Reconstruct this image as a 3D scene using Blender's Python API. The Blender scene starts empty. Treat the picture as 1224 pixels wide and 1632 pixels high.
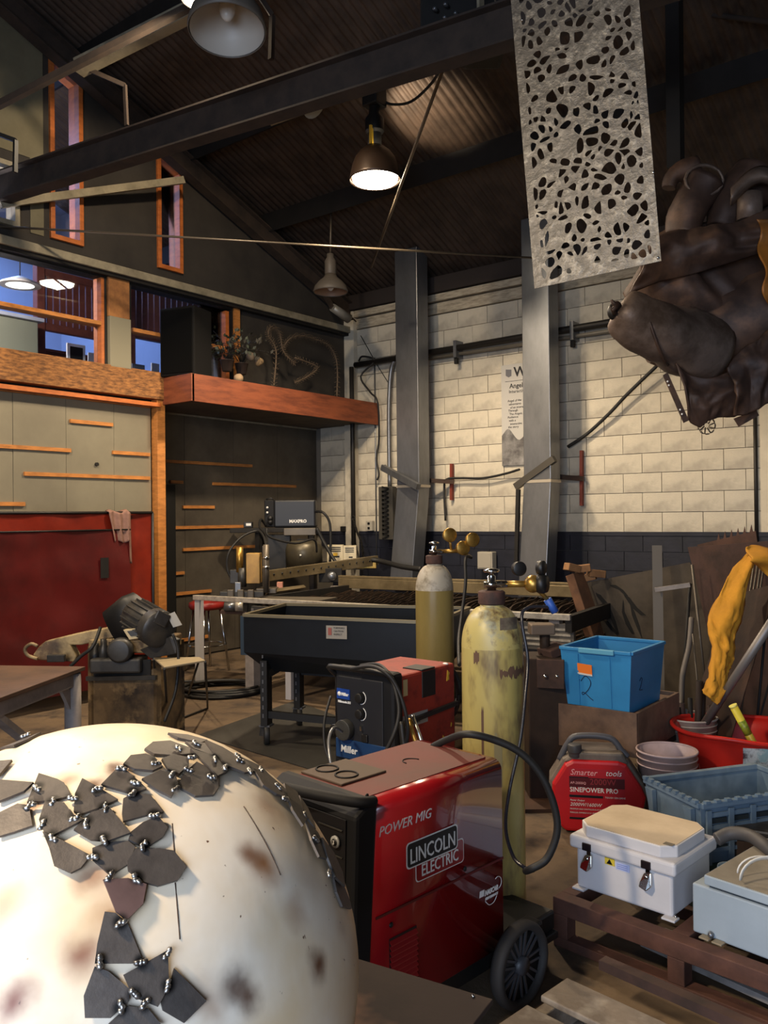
import bpy, bmesh, math, random
from mathutils import Vector, Matrix, noise
random.seed(7)
C = bpy.context.scene.collection
SC = bpy.context.scene
V = Vector
# ------------------------------------------------------------------ camera
FPX = 1340.0
CAM = V((7.81, -8.5, 1.6))
YAW, PIT, ROL = math.radians(38), math.radians(.38), math.radians(.6)
FW = V((-math.sin(YAW), math.cos(YAW), 0)); RT = V((math.cos(YAW), math.sin(YAW), 0)); UP = V((0, 0, 1))
_f = FW*math.cos(PIT)+UP*math.sin(PIT); _u = UP*math.cos(PIT)-FW*math.sin(PIT)
_r = RT*math.cos(ROL)-_u*math.sin(ROL); _v = _u*math.cos(ROL)+RT*math.sin(ROL)
cd = bpy.data.cameras.new('camera'); cam = bpy.data.objects.new('camera', cd); C.objects.link(cam)
cd.sensor_fit = 'VERTICAL'; cd.sensor_height = 24; cd.lens = 24*FPX/1632; cd.clip_start = .05
cam.matrix_world = Matrix(((_r.x, _v.x, -_f.x, CAM.x), (_r.y, _v.y, -_f.y, CAM.y), (_r.z, _v.z, -_f.z, CAM.z), (0, 0, 0, 1)))
SC.camera = cam
# ------------------------------------------------------------------ world, exposure, large lights
SC.view_settings.view_transform = 'Standard'; SC.view_settings.look = 'None'
SC.view_settings.gamma = 1; SC.view_settings.use_curve_mapping = False
SC.view_settings.exposure = 0.25
w = bpy.data.worlds.new('world'); SC.world = w; w.use_nodes = True
w.node_tree.nodes['Background'].inputs[0].default_value = (.55, .7, 1, 1)
w.node_tree.nodes['Background'].inputs[1].default_value = .6
def area(name, loc, target, size, power, col, sy=None):
    l = bpy.data.lights.new(name, 'AREA'); l.energy = power; l.color = col; l.size = size
    if sy: l.shape = 'RECTANGLE'; l.size_y = sy
    o = bpy.data.objects.new(name, l); C.objects.link(o); o.location = loc
    o.rotation_euler = (V(target)-V(loc)).to_track_quat('-Z', 'Y').to_euler(); return o
def point(name, loc, power, col, r=.05):
    l = bpy.data.lights.new(name, 'POINT'); l.energy = power; l.color = col; l.shadow_soft_size = r
    o = bpy.data.objects.new(name, l); C.objects.link(o); o.location = loc; return o
def spot(name, loc, target, power, col, ang, r=.05, blend=.4):
    l = bpy.data.lights.new(name, 'SPOT'); l.energy = power; l.color = col; l.shadow_soft_size = r
    l.spot_size = math.radians(ang); l.spot_blend = blend
    o = bpy.data.objects.new(name, l); C.objects.link(o); o.location = loc
    o.rotation_euler = (V(target)-V(loc)).to_track_quat('-Z', 'Y').to_euler(); return o
WARM = (1, .80, .56); COOL = (.62, .76, 1)
# daylight through the big roll-up door opening behind the camera
area('door_daylight', (8.6, -12.3, 2.0), (6.5, -6, .6), 4.4, 330, COOL, 3.4)
# daylight inside the loft room behind the glass
area('loft_daylight', (-2.4, -4.0, 6.0), (-2.2, -4.0, 3.2), 2.6, 330, (.42, .56, 1))
point('loft_fill_light', (-.1, -4.9, 3.95), 110, (1, .8, .7), .1)  # point fill added near the glass to light the railing
# warm shop lamps: the lit pendant, the lit lamp at the top edge and a high bay lamp outside the frame, plus an added dome fill
LAMP_POS = [(3.09, -2.6, 4.60), (3.75, -4.45, 4.55), (2.6, -6.4, 4.4), (5.75, -9.1, 3.3)]
spot('pendant_light', (3.13, -2.62, 4.53), (3.13, -2.62, 0), 620, WARM, 150, .12, .5)
spot('pendant_uplight', (3.22, -2.42, 4.92), (3.35, -2.10, 5.37), 45, WARM, 84, .04, .6)
spot('top_edge_light', (3.070, -4.533, 5.27), (2.3, -4.6, 2.5), 230, WARM, 168, .1, .2)
spot('bay_light_left', LAMP_POS[2], (2.6, -6.4, 0), 420, WARM, 165, .15, .25)
spot('dome_fill_light', LAMP_POS[3], (6.3, -8.0, .8), 430, WARM, 165, .15, .25)  # unseen warm fill added behind the camera to brighten the dome
# ------------------------------------------------------------------ pixel helpers (photo frame 1224x1632)
def ray(x, y): return _f+_r*((x-612)/FPX)+_v*((816-y)/FPX)
def P(x, y, d): r = ray(x, y); return CAM+r*(d/r.dot(FW))
def ax(x, y, X): r = ray(x, y); return CAM+r*((X-CAM.x)/r.x)
def ay(x, y, Y): r = ray(x, y); return CAM+r*((Y-CAM.y)/r.y)
def az(x, y, z): r = ray(x, y); return CAM+r*((z-CAM.z)/r.z)
def cw(a, d, z): return V((CAM.x, CAM.y, 0))+RT*a+FW*d+UP*z      # right, forward, height -> world
# ------------------------------------------------------------------ materials
def lin(c):
    if isinstance(c, str):
        c = [int(c[i:i+2], 16)/255 for i in (0, 2, 4)]
        c = [x/12.92 if x <= .04045 else ((x+.055)/1.055)**2.4 for x in c]
    return (c[0], c[1], c[2], 1)
_M = {}
def mat(name, col, rough=.6, metal=0, col2=None, scale=6, lo=.4, hi=.65, bump=0, bscale=None, stretch=(1, 1, 1), col3=None, s3=2, emit=None, es=1, alpha=1, trans=0, spec=.5, coat=0, ior=1.45):
    if name in _M: return _M[name]
    m = bpy.data.materials.new(name); m.use_nodes = True; nt = m.node_tree; N = nt.nodes; L = nt.links
    b = N['Principled BSDF']
    b.inputs['Roughness'].default_value = rough; b.inputs['Metallic'].default_value = metal
    b.inputs['Specular IOR Level'].default_value = spec; b.inputs['Coat Weight'].default_value = coat
    b.inputs['IOR'].default_value = ior
    b.inputs['Base Color'].default_value = lin(col)
    if trans: b.inputs['Transmission Weight'].default_value = trans
    if alpha < 1: b.inputs['Alpha'].default_value = alpha
    if emit: b.inputs['Emission Color'].default_value = lin(emit); b.inputs['Emission Strength'].default_value = es
    if col2 or bump:
        tc = N.new('ShaderNodeTexCoord'); mp = N.new('ShaderNodeMapping'); L.new(tc.outputs['Object'], mp.inputs[0])
        mp.inputs['Scale'].default_value = stretch
    def ns(sc, det=6):
        n = N.new('ShaderNodeTexNoise'); n.inputs['Scale'].default_value = sc; n.inputs['Detail'].default_value = det
        n.inputs['Roughness'].default_value = .65; L.new(mp.outputs[0], n.inputs['Vector']); return n
    if col2:
        n = ns(scale); rp = N.new('ShaderNodeValToRGB'); L.new(n.outputs['Fac'], rp.inputs[0])
        rp.color_ramp.elements[0].position = lo; rp.color_ramp.elements[1].position = hi
        rp.color_ramp.elements[0].color = lin(col); rp.color_ramp.elements[1].color = lin(col2)
        out = rp.outputs[0]
        if col3:
            n3 = ns(s3, 4); r3 = N.new('ShaderNodeValToRGB'); L.new(n3.outputs['Fac'], r3.inputs[0])
            r3.color_ramp.elements[0].position = .5; r3.color_ramp.elements[1].position = .68
            mx = N.new('ShaderNodeMix'); mx.data_type = 'RGBA'; L.new(r3.outputs[0], mx.inputs['Factor'])
            L.new(out, mx.inputs['A']); mx.inputs['B'].default_value = lin(col3); out = mx.outputs['Result']
        L.new(out, b.inputs['Base Color'])
    if bump:
        nb = ns(bscale or scale*3); bp = N.new('ShaderNodeBump'); bp.inputs['Strength'].default_value = bump
        bp.inputs['Distance'].default_value = .01; L.new(nb.outputs['Fac'], bp.inputs['Height']); L.new(bp.outputs[0], b.inputs['Normal'])
    _M[name] = m; return m
# ------------------------------------------------------------------ mesh builder
class MB:
    def __init__(s): s.v = []; s.f = []; s.s = []
    def add(s, vs, fs, sm=False):
        o = len(s.v); s.v += [V(p) for p in vs]; s.f += [tuple(i+o for i in f) for f in fs]; s.s += [sm]*len(fs); return s
    def box(s, c, d, M=None):
        c = V(c); x, y, z = [k/2 for k in d]
        vs = [V((a*x, b*y, e*z)) for a in (-1, 1) for b in (-1, 1) for e in (-1, 1)]
        if M: vs = [M @ p for p in vs]
        return s.add([c+p for p in vs], [(0, 1, 3, 2), (4, 6, 7, 5), (0, 4, 5, 1), (2, 3, 7, 6), (0, 2, 6, 4), (1, 5, 7, 3)])
    def span(s, a, b): a = V(a); b = V(b); return s.box((a+b)/2, [abs(k) for k in (b-a)])
    def bar(s, p0, p1, w, h, up=(0, 0, 1)):
        p0 = V(p0); p1 = V(p1); d = (p1-p0).normalized(); u = V(up)
        if abs(d.dot(u)) > .98: u = V((1, 0, 0))
        r = d.cross(u).normalized(); u = r.cross(d); vs = []
        for p in (p0, p1):
            for a, b in ((-1, -1), (1, -1), (1, 1), (-1, 1)): vs.append(p+r*(a*w/2)+u*(b*h/2))
        return s.add(vs, [(3, 2, 1, 0), (4, 5, 6, 7), (0, 1, 5, 4), (1, 2, 6, 5), (2, 3, 7, 6), (3, 0, 4, 7)])
    def ibeam(s, p0, p1, w, h, t=.014, up=(0, 0, 1)):
        p0 = V(p0); p1 = V(p1); d = (p1-p0).normalized(); r = d.cross(V(up)).normalized(); u = r.cross(d)
        s.bar(p0+u*(h/2-t/2), p1+u*(h/2-t/2), w, t, up); s.bar(p0-u*(h/2-t/2), p1-u*(h/2-t/2), w, t, up)
        return s.bar(p0, p1, t, h-2*t, up)
    def tube(s, pts, r, n=8, close=False, e=1.0, up=None, amp=0, fr=3):
        pts = [V(p) for p in pts]; k = len(pts); rr = r if isinstance(r, (list, tuple)) else [r]*k
        vs = []; u = None
        for i, p in enumerate(pts):
            a = pts[(i-1) % k] if close else pts[max(i-1, 0)]; b = pts[(i+1) % k] if close else pts[min(i+1, k-1)]
            t = (b-a).normalized()
            if u is None:
                u = V(up) if up else (V((0, 0, 1)) if abs(t.z) < .9 else V((1, 0, 0)))
            u = (u-t*u.dot(t)).normalized(); w_ = t.cross(u); R = rr[i]
            ra, rb = R if isinstance(R, tuple) else (R, R*e)
            for j in range(n):
                g = 2*math.pi*j/n; q = p+w_*(math.cos(g)*ra)+u*(math.sin(g)*rb)
                if amp: q = q+(q-p).normalized()*amp*noise.noise(q*fr)*1.5
                vs.append(q)
        fs = []
        for i in range(k if close else k-1):
            for j in range(n):
                a = i*n+j; b = i*n+(j+1) % n; c = ((i+1) % k)*n+(j+1) % n; d = ((i+1) % k)*n+j; fs.append((a, b, c, d))
        s.add(vs, fs, True)
        if not close:
            s.add(vs[:n], [tuple(range(n))[::-1]]); s.add(vs[-n:], [tuple(range(n))])
        return s
    def lathe(s, prof, n=24, M=None, c=(0, 0, 0), cap=True):
        vs = []; c = V(c)
        for r, z in prof:
            for j in range(n):
                g = 2*math.pi*j/n; q = V((math.cos(g)*r, math.sin(g)*r, z))
                if M: q = M @ q
                vs.append(q+c)
        fs = []
        for i in range(len(prof)-1):
            for j in range(n): fs.append((i*n+j, i*n+(j+1) % n, (i+1)*n+(j+1) % n, (i+1)*n+j))
        s.add(vs, fs, True)
        if cap:
            s.add(vs[:n], [tuple(range(n))[::-1]]); s.add(vs[-n:], [tuple(range(n))])
        return s
    def cyl(s, p0, p1, r, n=14): return s.tube([p0, p1], r, n)
    def prism(s, poly, th):
        poly = [V(p) for p in poly]; n = len(poly)
        nr = V((0, 0, 0))
        for i in range(n): nr += (poly[i]-poly[0]).cross(poly[(i+1) % n]-poly[0])
        nr = nr.normalized() if not isinstance(th, Vector) else nr
        t = th if isinstance(th, Vector) else nr*th
        vs = poly+[p+t for p in poly]
        return s.add(vs, [tuple(range(n))[::-1], tuple(range(n, 2*n))]+[(i, (i+1) % n, (i+1) % n+n, i+n) for i in range(n)])
    def grid(s, fn, nu, nv, sm=True):
        vs = [fn(i/nu, j/nv) for i in range(nu+1) for j in range(nv+1)]
        return s.add(vs, [(i*(nv+1)+j, (i+1)*(nv+1)+j, (i+1)*(nv+1)+j+1, i*(nv+1)+j+1) for i in range(nu) for j in range(nv)], sm)
    def ball(s, c, r, nu=10, nv=8, M=None, amp=0, fr=3):
        c = V(c); r = V(r) if not isinstance(r, (int, float)) else V((r, r, r)); vs = []
        for i in range(nv+1):
            th = math.pi*i/nv
            for j in range(nu):
                g = 2*math.pi*j/nu; q = V((math.sin(th)*math.cos(g)*r.x, math.sin(th)*math.sin(g)*r.y, math.cos(th)*r.z))
                if amp: q = q*(1+amp*noise.noise((q+c)*fr))
                if M: q = M @ q
                vs.append(c+q)
        return s.add(vs, [(i*nu+j, (i+1)*nu+j, (i+1)*nu+(j+1) % nu, i*nu+(j+1) % nu) for i in range(nv) for j in range(nu)], True)
    def mesh(s, name, m=None, M=None):
        me = bpy.data.meshes.new(name); vs = [M @ p for p in s.v] if M else s.v
        me.from_pydata([tuple(p) for p in vs], [], s.f); me.polygons.foreach_set('use_smooth', s.s)
        if m: me.materials.append(m)
        bm = bmesh.new(); bm.from_mesh(me); bmesh.ops.remove_doubles(bm, verts=bm.verts, dist=1e-6)
        bmesh.ops.recalc_face_normals(bm, faces=bm.faces); bm.to_mesh(me); bm.free(); me.update(); return me
    def build(s, name, m, parent=None, bev=0, seg=2, solid=0, kind=None, label=None):
        root = parent
        while root is not None and root.parent is not None: root = root.parent
        M = INV.get(root.name) if root is not None and s.world else None
        o = bpy.data.objects.new(name, s.mesh(name, m, M)); C.objects.link(o); o.parent = parent
        if solid:
            q = o.modifiers.new('solid', 'SOLIDIFY'); q.thickness = solid; q.offset = 0
        if bev:
            q = o.modifiers.new('bevel', 'BEVEL'); q.width = bev; q.segments = seg; q.limit_method = 'ANGLE'; q.angle_limit = math.radians(40)
        if kind: o['kind'] = kind
        if label: o['label'] = label
        return o
    world = True
class LB(MB): world = False      # verts given in the thing's own frame
INV = {}
def tag(o, label, cat, group=None, kind=None):
    o['label'] = label; o['category'] = cat
    if group: o['group'] = group
    if kind: o['kind'] = kind
    return o
def thing(name, label, cat, loc=(0, 0, 0), yaw=0, group=None):
    o = bpy.data.objects.new(name, None); C.objects.link(o); o.empty_display_size = .1
    o.location = loc; o.rotation_euler = (0, 0, yaw); tag(o, label, cat, group)
    INV[o.name] = (Matrix.Translation(V(loc)) @ Matrix.Rotation(yaw, 4, 'Z')).inverted(); return o
def solo(mb, name, m, label, cat, loc, group=None, **k):     # a thing that is one mesh, origin at its base
    M = Matrix.Translation(V(loc)).inverted()
    me = mb.mesh(name, m, M); o = bpy.data.objects.new(name, me); C.objects.link(o); o.location = loc
    if k.get('solid'): q = o.modifiers.new('solid', 'SOLIDIFY'); q.thickness = k['solid']; q.offset = 0
    if k.get('bev'): q = o.modifiers.new('bevel', 'BEVEL'); q.width = k['bev']; q.segments = 2; q.limit_method = 'ANGLE'
    tag(o, label, cat, group); return o
def struct(mb, name, m, parent=None, **k):
    o = mb.build(name, m, parent, **k)
    if parent is None: o['kind'] = 'structure'
    return o
def put(me, name, parent, loc, rot=None, sc=None):
    o = bpy.data.objects.new(name, me); C.objects.link(o); o.parent = parent; o.location = loc
    if rot is not None: o.rotation_euler = rot
    if sc is not None: o.scale = sc
    return o
def smooth(pts, n=6):                       # Catmull-Rom through points
    pts = [V(p) for p in pts]; q = [pts[0]]+pts+[pts[-1]]; out = []
    for i in range(1, len(q)-2):
        a, b, c, d = q[i-1:i+3]
        for k in range(n):
            t = k/n; out.append(.5*((2*b)+(c-a)*t+(2*a-5*b+4*c-d)*t*t+(3*b-a-3*c+d)*t**3))
    return out+[pts[-1]]
def curve_mesh(name, loops, th, m):         # flat outline with holes, extruded; loops in XY
    cu = bpy.data.curves.new(name, 'CURVE'); cu.dimensions = '2D'; cu.fill_mode = 'BOTH'; cu.extrude = th/2
    for lp in loops:
        sp = cu.splines.new('POLY'); sp.points.add(len(lp)-1); sp.use_cyclic_u = True
        for i, p in enumerate(lp): sp.points[i].co = (p[0], p[1], 0, 1)
    o = bpy.data.objects.new('tmp', cu); C.objects.link(o)
    bpy.context.view_layer.update()
    me = bpy.data.meshes.new_from_object(o.evaluated_get(bpy.context.evaluated_depsgraph_get()))
    bpy.data.objects.remove(o); bpy.data.curves.remove(cu); me.name = name; me.materials.clear(); me.materials.append(m); return me
def basis(o, x, y):                         # matrix from plane axes
    x = V(x).normalized(); z = x.cross(V(y)).normalized(); y = z.cross(x)
    return Matrix(((x.x, y.x, z.x, o[0]), (x.y, y.y, z.y, o[1]), (x.z, y.z, z.z, o[2]), (0, 0, 0, 1)))
def text(body, size, m, parent, o, x, y, name='lettering', shear=0, off=0, ext=.0006, align='LEFT', sx=1, local=False):
    cu = bpy.data.curves.new(name, 'FONT'); cu.body = body; cu.size = size; cu.shear = shear; cu.offset = off
    cu.extrude = ext; cu.align_x = align; cu.resolution_u = 2
    t = bpy.data.objects.new('tmp', cu); C.objects.link(t); bpy.context.view_layer.update()
    me = bpy.data.meshes.new_from_object(t.evaluated_get(bpy.context.evaluated_depsgraph_get()))
    bpy.data.objects.remove(t); bpy.data.curves.remove(cu); me.materials.clear(); me.materials.append(m)
    root = parent
    while root.parent is not None: root = root.parent
    B = basis(o, x, y) @ Matrix.Diagonal((sx, 1, 1, 1))
    if not local and root.name in INV: B = INV[root.name] @ B
    me.transform(B); me.name = name
    q = bpy.data.objects.new(name, me); C.objects.link(q); q.parent = parent; return q

#==STRUCTURE==
M_block = mat('block_paint_white', 'c3baa6', .75, col2='a9a294', scale=3, lo=.35, hi=.7, bump=.5, bscale=30, col3='958d7e', s3=1.7)
M_mortar = mat('mortar_grey', '6b655c', .9)
M_navy = mat('navy_paint', '10131f', .6, col2='1a1d2b', scale=5, bump=.3)
M_plate = mat('painted_timber_plate', 'b0a48e', .8, col2='857b69', scale=8, stretch=(1, 6, 6))
M_floor = mat('concrete_floor', '66543f', .85, col2='4c3e30', scale=1.6, lo=.35, hi=.7, bump=.35, bscale=25, col3='3a3028', s3=3.5)
M_roof = mat('corrugated_iron', '4e4036', .6, .3, col2='382e27', scale=4)
M_beam = mat('brown_painted_steel', '3b2f26', .85, 0, col2='2a221c', scale=6)
M_dark = mat('dark_steel', '1d1a17', .7, .2, col2='141210', scale=6)
M_wallup = mat('dark_painted_board', '35302a', .85, col2='292521', scale=2, bump=.2)
M_olive_lit = mat('olive_lit_wall', '6d6650', .8, col2='5f5945', scale=2)  # lamp light on the upper left wall, put into the colour
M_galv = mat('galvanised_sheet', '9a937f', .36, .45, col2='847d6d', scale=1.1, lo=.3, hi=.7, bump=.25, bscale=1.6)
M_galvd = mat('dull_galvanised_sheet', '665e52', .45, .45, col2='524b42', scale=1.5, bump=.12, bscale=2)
M_pine = mat('pine_wood', 'b9793c', .6, col2='96602e', scale=4, stretch=(2, 2, 8), bump=.1)
M_osb = mat('osb_board', '9a6838', .75, col2='5f3d20', scale=9, lo=.38, hi=.6, stretch=(8, 1.2, 5), bump=.3)
M_fascia = mat('orange_stained_wood', '7c4228', .6, col2='5c2e1c', scale=3, stretch=(1, 1, 6))
M_trimwood = mat('orange_window_wood', 'b8672f', .5, col2='9a5427', scale=4, stretch=(2, 2, 6))
M_greypost = mat('grey_painted_post', '7e7966', .7)
M_cream = mat('cream_painted_steel', '8f8670', .6, col2='6f6755', scale=5)
def glass_mat():
    m = bpy.data.materials.new('window_glass'); m.use_nodes = True; N = m.node_tree.nodes; L = m.node_tree.links
    N.remove(N['Principled BSDF']); o = N['Material Output']
    t = N.new('ShaderNodeBsdfTransparent'); t.inputs[0].default_value = (.85, .92, 1, 1)
    g = N.new('ShaderNodeBsdfGlossy'); g.inputs['Roughness'].default_value = .02
    x = N.new('ShaderNodeMixShader'); fr = N.new('ShaderNodeFresnel'); fr.inputs[0].default_value = 1.5
    L.new(fr.outputs[0], x.inputs[0]); L.new(t.outputs[0], x.inputs[1]); L.new(g.outputs[0], x.inputs[2]); L.new(x.outputs[0], o.inputs[0]); return m
M_glass = glass_mat()

struct(MB().span((-6, -13, -.2), (13, .4, 0)), 'floor', M_floor)
# back wall: mortar core, navy base, individual blocks above it
XL, XR = -.1, 13
wb = struct(MB().span((XL, .012, 0), (XR, .3, 4.5)), 'wall_back', M_mortar)
H = .2032; W = .4064
blk = MB().span((-W/2+.003, -.018, -H/2+.003), (W/2-.003, .03, H/2-.003)).mesh('block', M_block)
half = MB().span((-W/4+.003, -.018, -H/2+.003), (W/4-.003, .03, H/2-.003)).mesh('block', M_block)
for r in range(7, 20):
    for c in range(15):
        x = .1+W*(c+.5)+(W/2 if r % 2 else 0)
        if c == 0 and r % 2: put(half, 'block', wb, (.1+W/4, 0, H*(r+.5)))
        if x > 5.9: continue
        put(blk, 'block', wb, (x, random.uniform(-.0025, .0025), H*(r+.5)), (random.uniform(-.0008, .0008), random.uniform(-.002, .002), random.uniform(-.0008, .0008)))
n_ = LB()
for r in range(0, 7):
    for c in range(15):
        x = .1+W*(c+.5)+(W/2 if r % 2 else 0)
        if x < 5.7: n_.span((x-W/2+.003, -.02, H*r+.003), (x+W/2-.003, .02, H*(r+1)-.003))
n_.build('painted_course', M_navy, wb, kind='stuff')
LB().span((-.1, -.03, 1.385), (6.2, .01, 1.425)).build('painted_ledge', M_navy, wb)
LB().span((5.72, -.022, 1.42), (13, .03, 4.1)).build('smooth_panel', mat('smooth_white_paint', 'c9bfa9', .6, col2='b8ad97', scale=2), wb)
LB().span((5.72, -.022, 0), (13, .03, 1.42)).build('smooth_panel', M_navy, wb)
# timber plates over the blocks
struct(MB().span((.0, -.05, 4.07), (13, .05, 4.2)), 'trim_1', M_plate, bev=.006)
struct(MB().span((.0, -.09, 4.215), (13, .05, 4.30)), 'trim_2', M_plate, bev=.006)
struct(MB().span((.0, -.13, 4.31), (13, .05, 4.5)), 'trim_3', mat('dark_eave_timber', '2c2420', .8), bev=.006)
# pilaster at the corner
struct(MB().span((.60, -.10, 0), (.77, -.02, 4.3)), 'trim_4', M_block, bev=.004)
# roof
ROOF = lambda y: 4.55-.40*y
def roof_at(px, py, dz=.15):
    r = ray(px, py); k_ = (4.55-dz-.40*CAM.y-CAM.z)/(r.z+.40*r.y); return CAM+r*k_
rf = MB(); pitch = .085; n = int(15/pitch*4)
vs = []
for i in range(n+1):
    x = -2+i*pitch/4; dz = .018*math.sin(2*math.pi*i/4+.4)
    for y in (.4, -13): vs.append((x, y, ROOF(y)+dz))
rf.add(vs, [(2*i, 2*i+1, 2*i+3, 2*i+2) for i in range(n)], True)
roof = struct(rf, 'ceiling', M_roof)
PURL = [roof_at(x, y_).y for x, y_ in ((640, 292), (560, 135), (200, 60))]+[-7.2, -8.8, -10.4]
for i, y in enumerate(PURL):
    z = ROOF(y)-.12
    LB().bar((-1.5, y, z), (13, y, z), .05, .20, (0, -.37, .93)).build('purlin', M_dark, roof)
# rafters running up the slope
for i, x in enumerate((.72, 9.2)):
    LB().ibeam((x, .05, ROOF(.05)-.30), (x, -12.8, ROOF(-12.8)-.30), .13, .2).build('rafter', M_beam, roof)
# side wall X = .61, upper part, with openings cut
YW = -13
def yz(px, py): p = ax(px, py, .61); return (p.y, p.z)
winA = [(-4.27, 4.22), (-3.93, 4.22), (-3.93, 5.80), (-4.27, 5.93)]
winB = [(-3.07, 4.22), (-2.75, 4.22), (-2.75, 5.30), (-3.07, 5.44)]
winC = [(-5.5, 4.23), (-4.57, 4.23), (-4.57, 4.80), (-5.5, 4.80)]
bay1 = [(-6.6, 3.10), (-3.69, 3.10), (-3.69, 3.99), (-6.6, 3.99)]
bay2 = [(-3.43, 3.10), (-2.06, 3.10), (-2.06, 3.99), (-3.43, 3.99)]
outer = [(YW, 3.0), (.0, 3.0), (.0, ROOF(0)-.02), (YW, ROOF(YW)-.02)]
me = curve_mesh('wall_left', [outer, winA, winB, winC, bay1, bay2], .12, M_wallup)
me.transform(basis((.55, 0, 0), (0, 1, 0), (0, 0, 1)))
wl = bpy.data.objects.new('wall_left', me); C.objects.link(wl); wl['kind'] = 'structure'
LB().span((.60, -13, 4.22), (.613, -4.62, 9.0)).build('olive_lit_panel', M_olive_lit, wl)
# (the panel is notched by the far-left window: split around it)
bpy.data.objects.remove(bpy.data.objects['olive_lit_panel'])
LB().prism([(.612, -9, 4.9), (.612, -4.33, 4.9), (.612, -4.33, ROOF(-4.33)-.1), (.612, -9, ROOF(-9)-.1)], V((.006, 0, 0))).build('olive_lit_panel', M_olive_lit, wl)  # lighter than the wall it covers, standing for lamp light there
LB().span((.612, -4.46, 4.22), (.618, -4.33, 4.9)).build('olive_lit_panel', M_olive_lit, wl)
def frame(nm, poly, w_, d_, m, extra=None, gl=True, glx=.56):
    o = None; cx = sum(p[0] for p in poly)/len(poly); cz = sum(p[1] for p in poly)/len(poly)
    o = struct(LB().span((.47, poly[0][0], poly[0][1]), (.475, poly[0][0]+.002, poly[0][1]+.002)) if False else _fr(poly, w_, d_), nm, m, bev=.004)
    if gl: LB().prism([(glx, a, b) for a, b in poly], V((.005, 0, 0))).build('pane', M_glass, o)
    return o
def _fr(poly, w_, d_):
    b = MB(); n = len(poly)
    cx = sum(p[0] for p in poly)/n; cz = sum(p[1] for p in poly)/n
    ins = []
    for i in range(n):
        p0 = V(poly[i-1]); p1 = V(poly[i]); p2 = V(poly[(i+1) % n])
        d1 = (p1-p0).normalized(); d2 = (p2-p1).normalized()
        n1 = V((-d1.y, d1.x)); n2 = V((-d2.y, d2.x)); k_ = (n1+n2).normalized(); ins.append(p1+k_*(w_/max(.3, k_.dot(n1))))
    for i in range(n):
        j = (i+1) % n; q = [poly[i], poly[j], ins[j], ins[i]]
        b.prism([(.63-d_, a, c) for a, c in q], V((d_+.01, 0, 0)))
    return b
frame('window_1', winA, .045, .17, M_trimwood); frame('window_2', winB, .045, .17, M_trimwood); frame('window_3', winC, .045, .15, M_cream)
w4 = frame('window_4', bay1, .022, .14, M_dark); w5 = frame('window_5', bay2, .022, .14, M_dark)
LB().span((.50, -3.745, 3.11), (.63, -3.70, 3.985)).build('sash', M_trimwood, w4)
LB().span((.50, -6.55, 3.50), (.63, -3.74, 3.54)).build('mullion', M_pine, w4, bev=.004)
LB().span((.50, -3.38, 3.50), (.63, -2.11, 3.54)).build('mullion', M_pine, w5, bev=.004)
LB().span((.50, -2.16, 3.15), (.63, -2.11, 3.94)).build('sash', M_trimwood, w5)
struct(MB().span((.5, -2.05, 3.1), (.66, -1.97, 3.99)), 'trim_5', M_pine)
struct(MB().span((.5, -3.68, 3.1), (.68, -3.44, 3.60)), 'trim_6', M_greypost, bev=.006)
struct(MB().span((.5, -3.68, 3.60), (.66, -3.44, 4.0)), 'trim_7', mat('water_stained_timber', 'a5703f', .7, col2='6b4527', scale=3), bev=.006)
struct(MB().span((.56, -9, 4.02), (.72, -.02, 4.10)), 'trim_8', M_cream, bev=.006)     # light header strip
struct(MB().span((.56, -9, 3.985), (.69, -.02, 4.02)), 'trim_9', M_dark)
struct(MB().span((.56, -9, 2.84), (.68, -3.03, 3.12)), 'trim_10', M_osb, bev=.004)      # OSB rim beam
struct(MB().span((.50, -9, 2.76), (.70, -3.1, 2.80)), 'trim_11', M_trimwood)
struct(MB().span((.56, -3.12, 0), (.66, -3.02, 2.84)), 'trim_12', M_pine, bev=.004)     # end post
# lower side wall: galvanised sheets with pine battens
wl2 = struct(MB().span((.40, -13, 0), (.56, -3.06, 2.85)), 'wall_left_lower', M_dark)
sh = [-3.14, -3.58, -4.10, -4.62, -5.14, -5.66, -6.7]
for a, b in zip(sh, sh[1:]):
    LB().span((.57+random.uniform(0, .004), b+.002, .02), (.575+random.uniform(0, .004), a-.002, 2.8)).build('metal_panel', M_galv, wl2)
def strip(parent, X, p0, p1, m=M_pine):
    a = ax(*p0, X); b = ax(*p1, X)
    LB().bar((X+.012, a.y, a.z), (X+.012, b.y, a.z), .03, .035).build('batten', m, parent)
for p0, p1 in (((110, 671), (178, 673)), ((-20, 710), (111, 714)), ((178, 721), (237, 724)), ((37, 755), (237, 760)), ((-20, 803), (38, 806)), ((-20, 618), (236, 640))):
    strip(wl2, .575, p0, p1)
b_ = LB(); q = ax(153, 740, .575); b_.cyl((.57, q.y, q.z), (.60, q.y, q.z), .018); b_.build('bolt_head', M_dark, wl2)
# recessed wall X = 0
wr = struct(MB().span((-.15, -3.05, 0), (-.005, 0, 2.84)), 'wall_recess', M_dark)
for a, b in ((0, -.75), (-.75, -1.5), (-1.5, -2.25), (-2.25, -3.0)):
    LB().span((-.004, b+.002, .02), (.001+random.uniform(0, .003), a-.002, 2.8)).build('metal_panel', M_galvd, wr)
for p0, p1 in (((290, 808), (340, 809)), ((276, 841), (392, 839)), ((290, 876), (408, 872)), ((276, 914), (292, 914)), ((276, 947), (335, 943)), ((276, 1022), (330, 1015)), ((270, 768), (290, 769)), ((338, 771), (470, 774)), ((262, 735), (400, 742))):
    strip(wr, .0, p0, p1)
struct(MB().span((.0, -2.56, 0), (.05, -2.42, 2.0)), 'door_1', mat('black_door_edge', '0e0d0c', .6))
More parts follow.
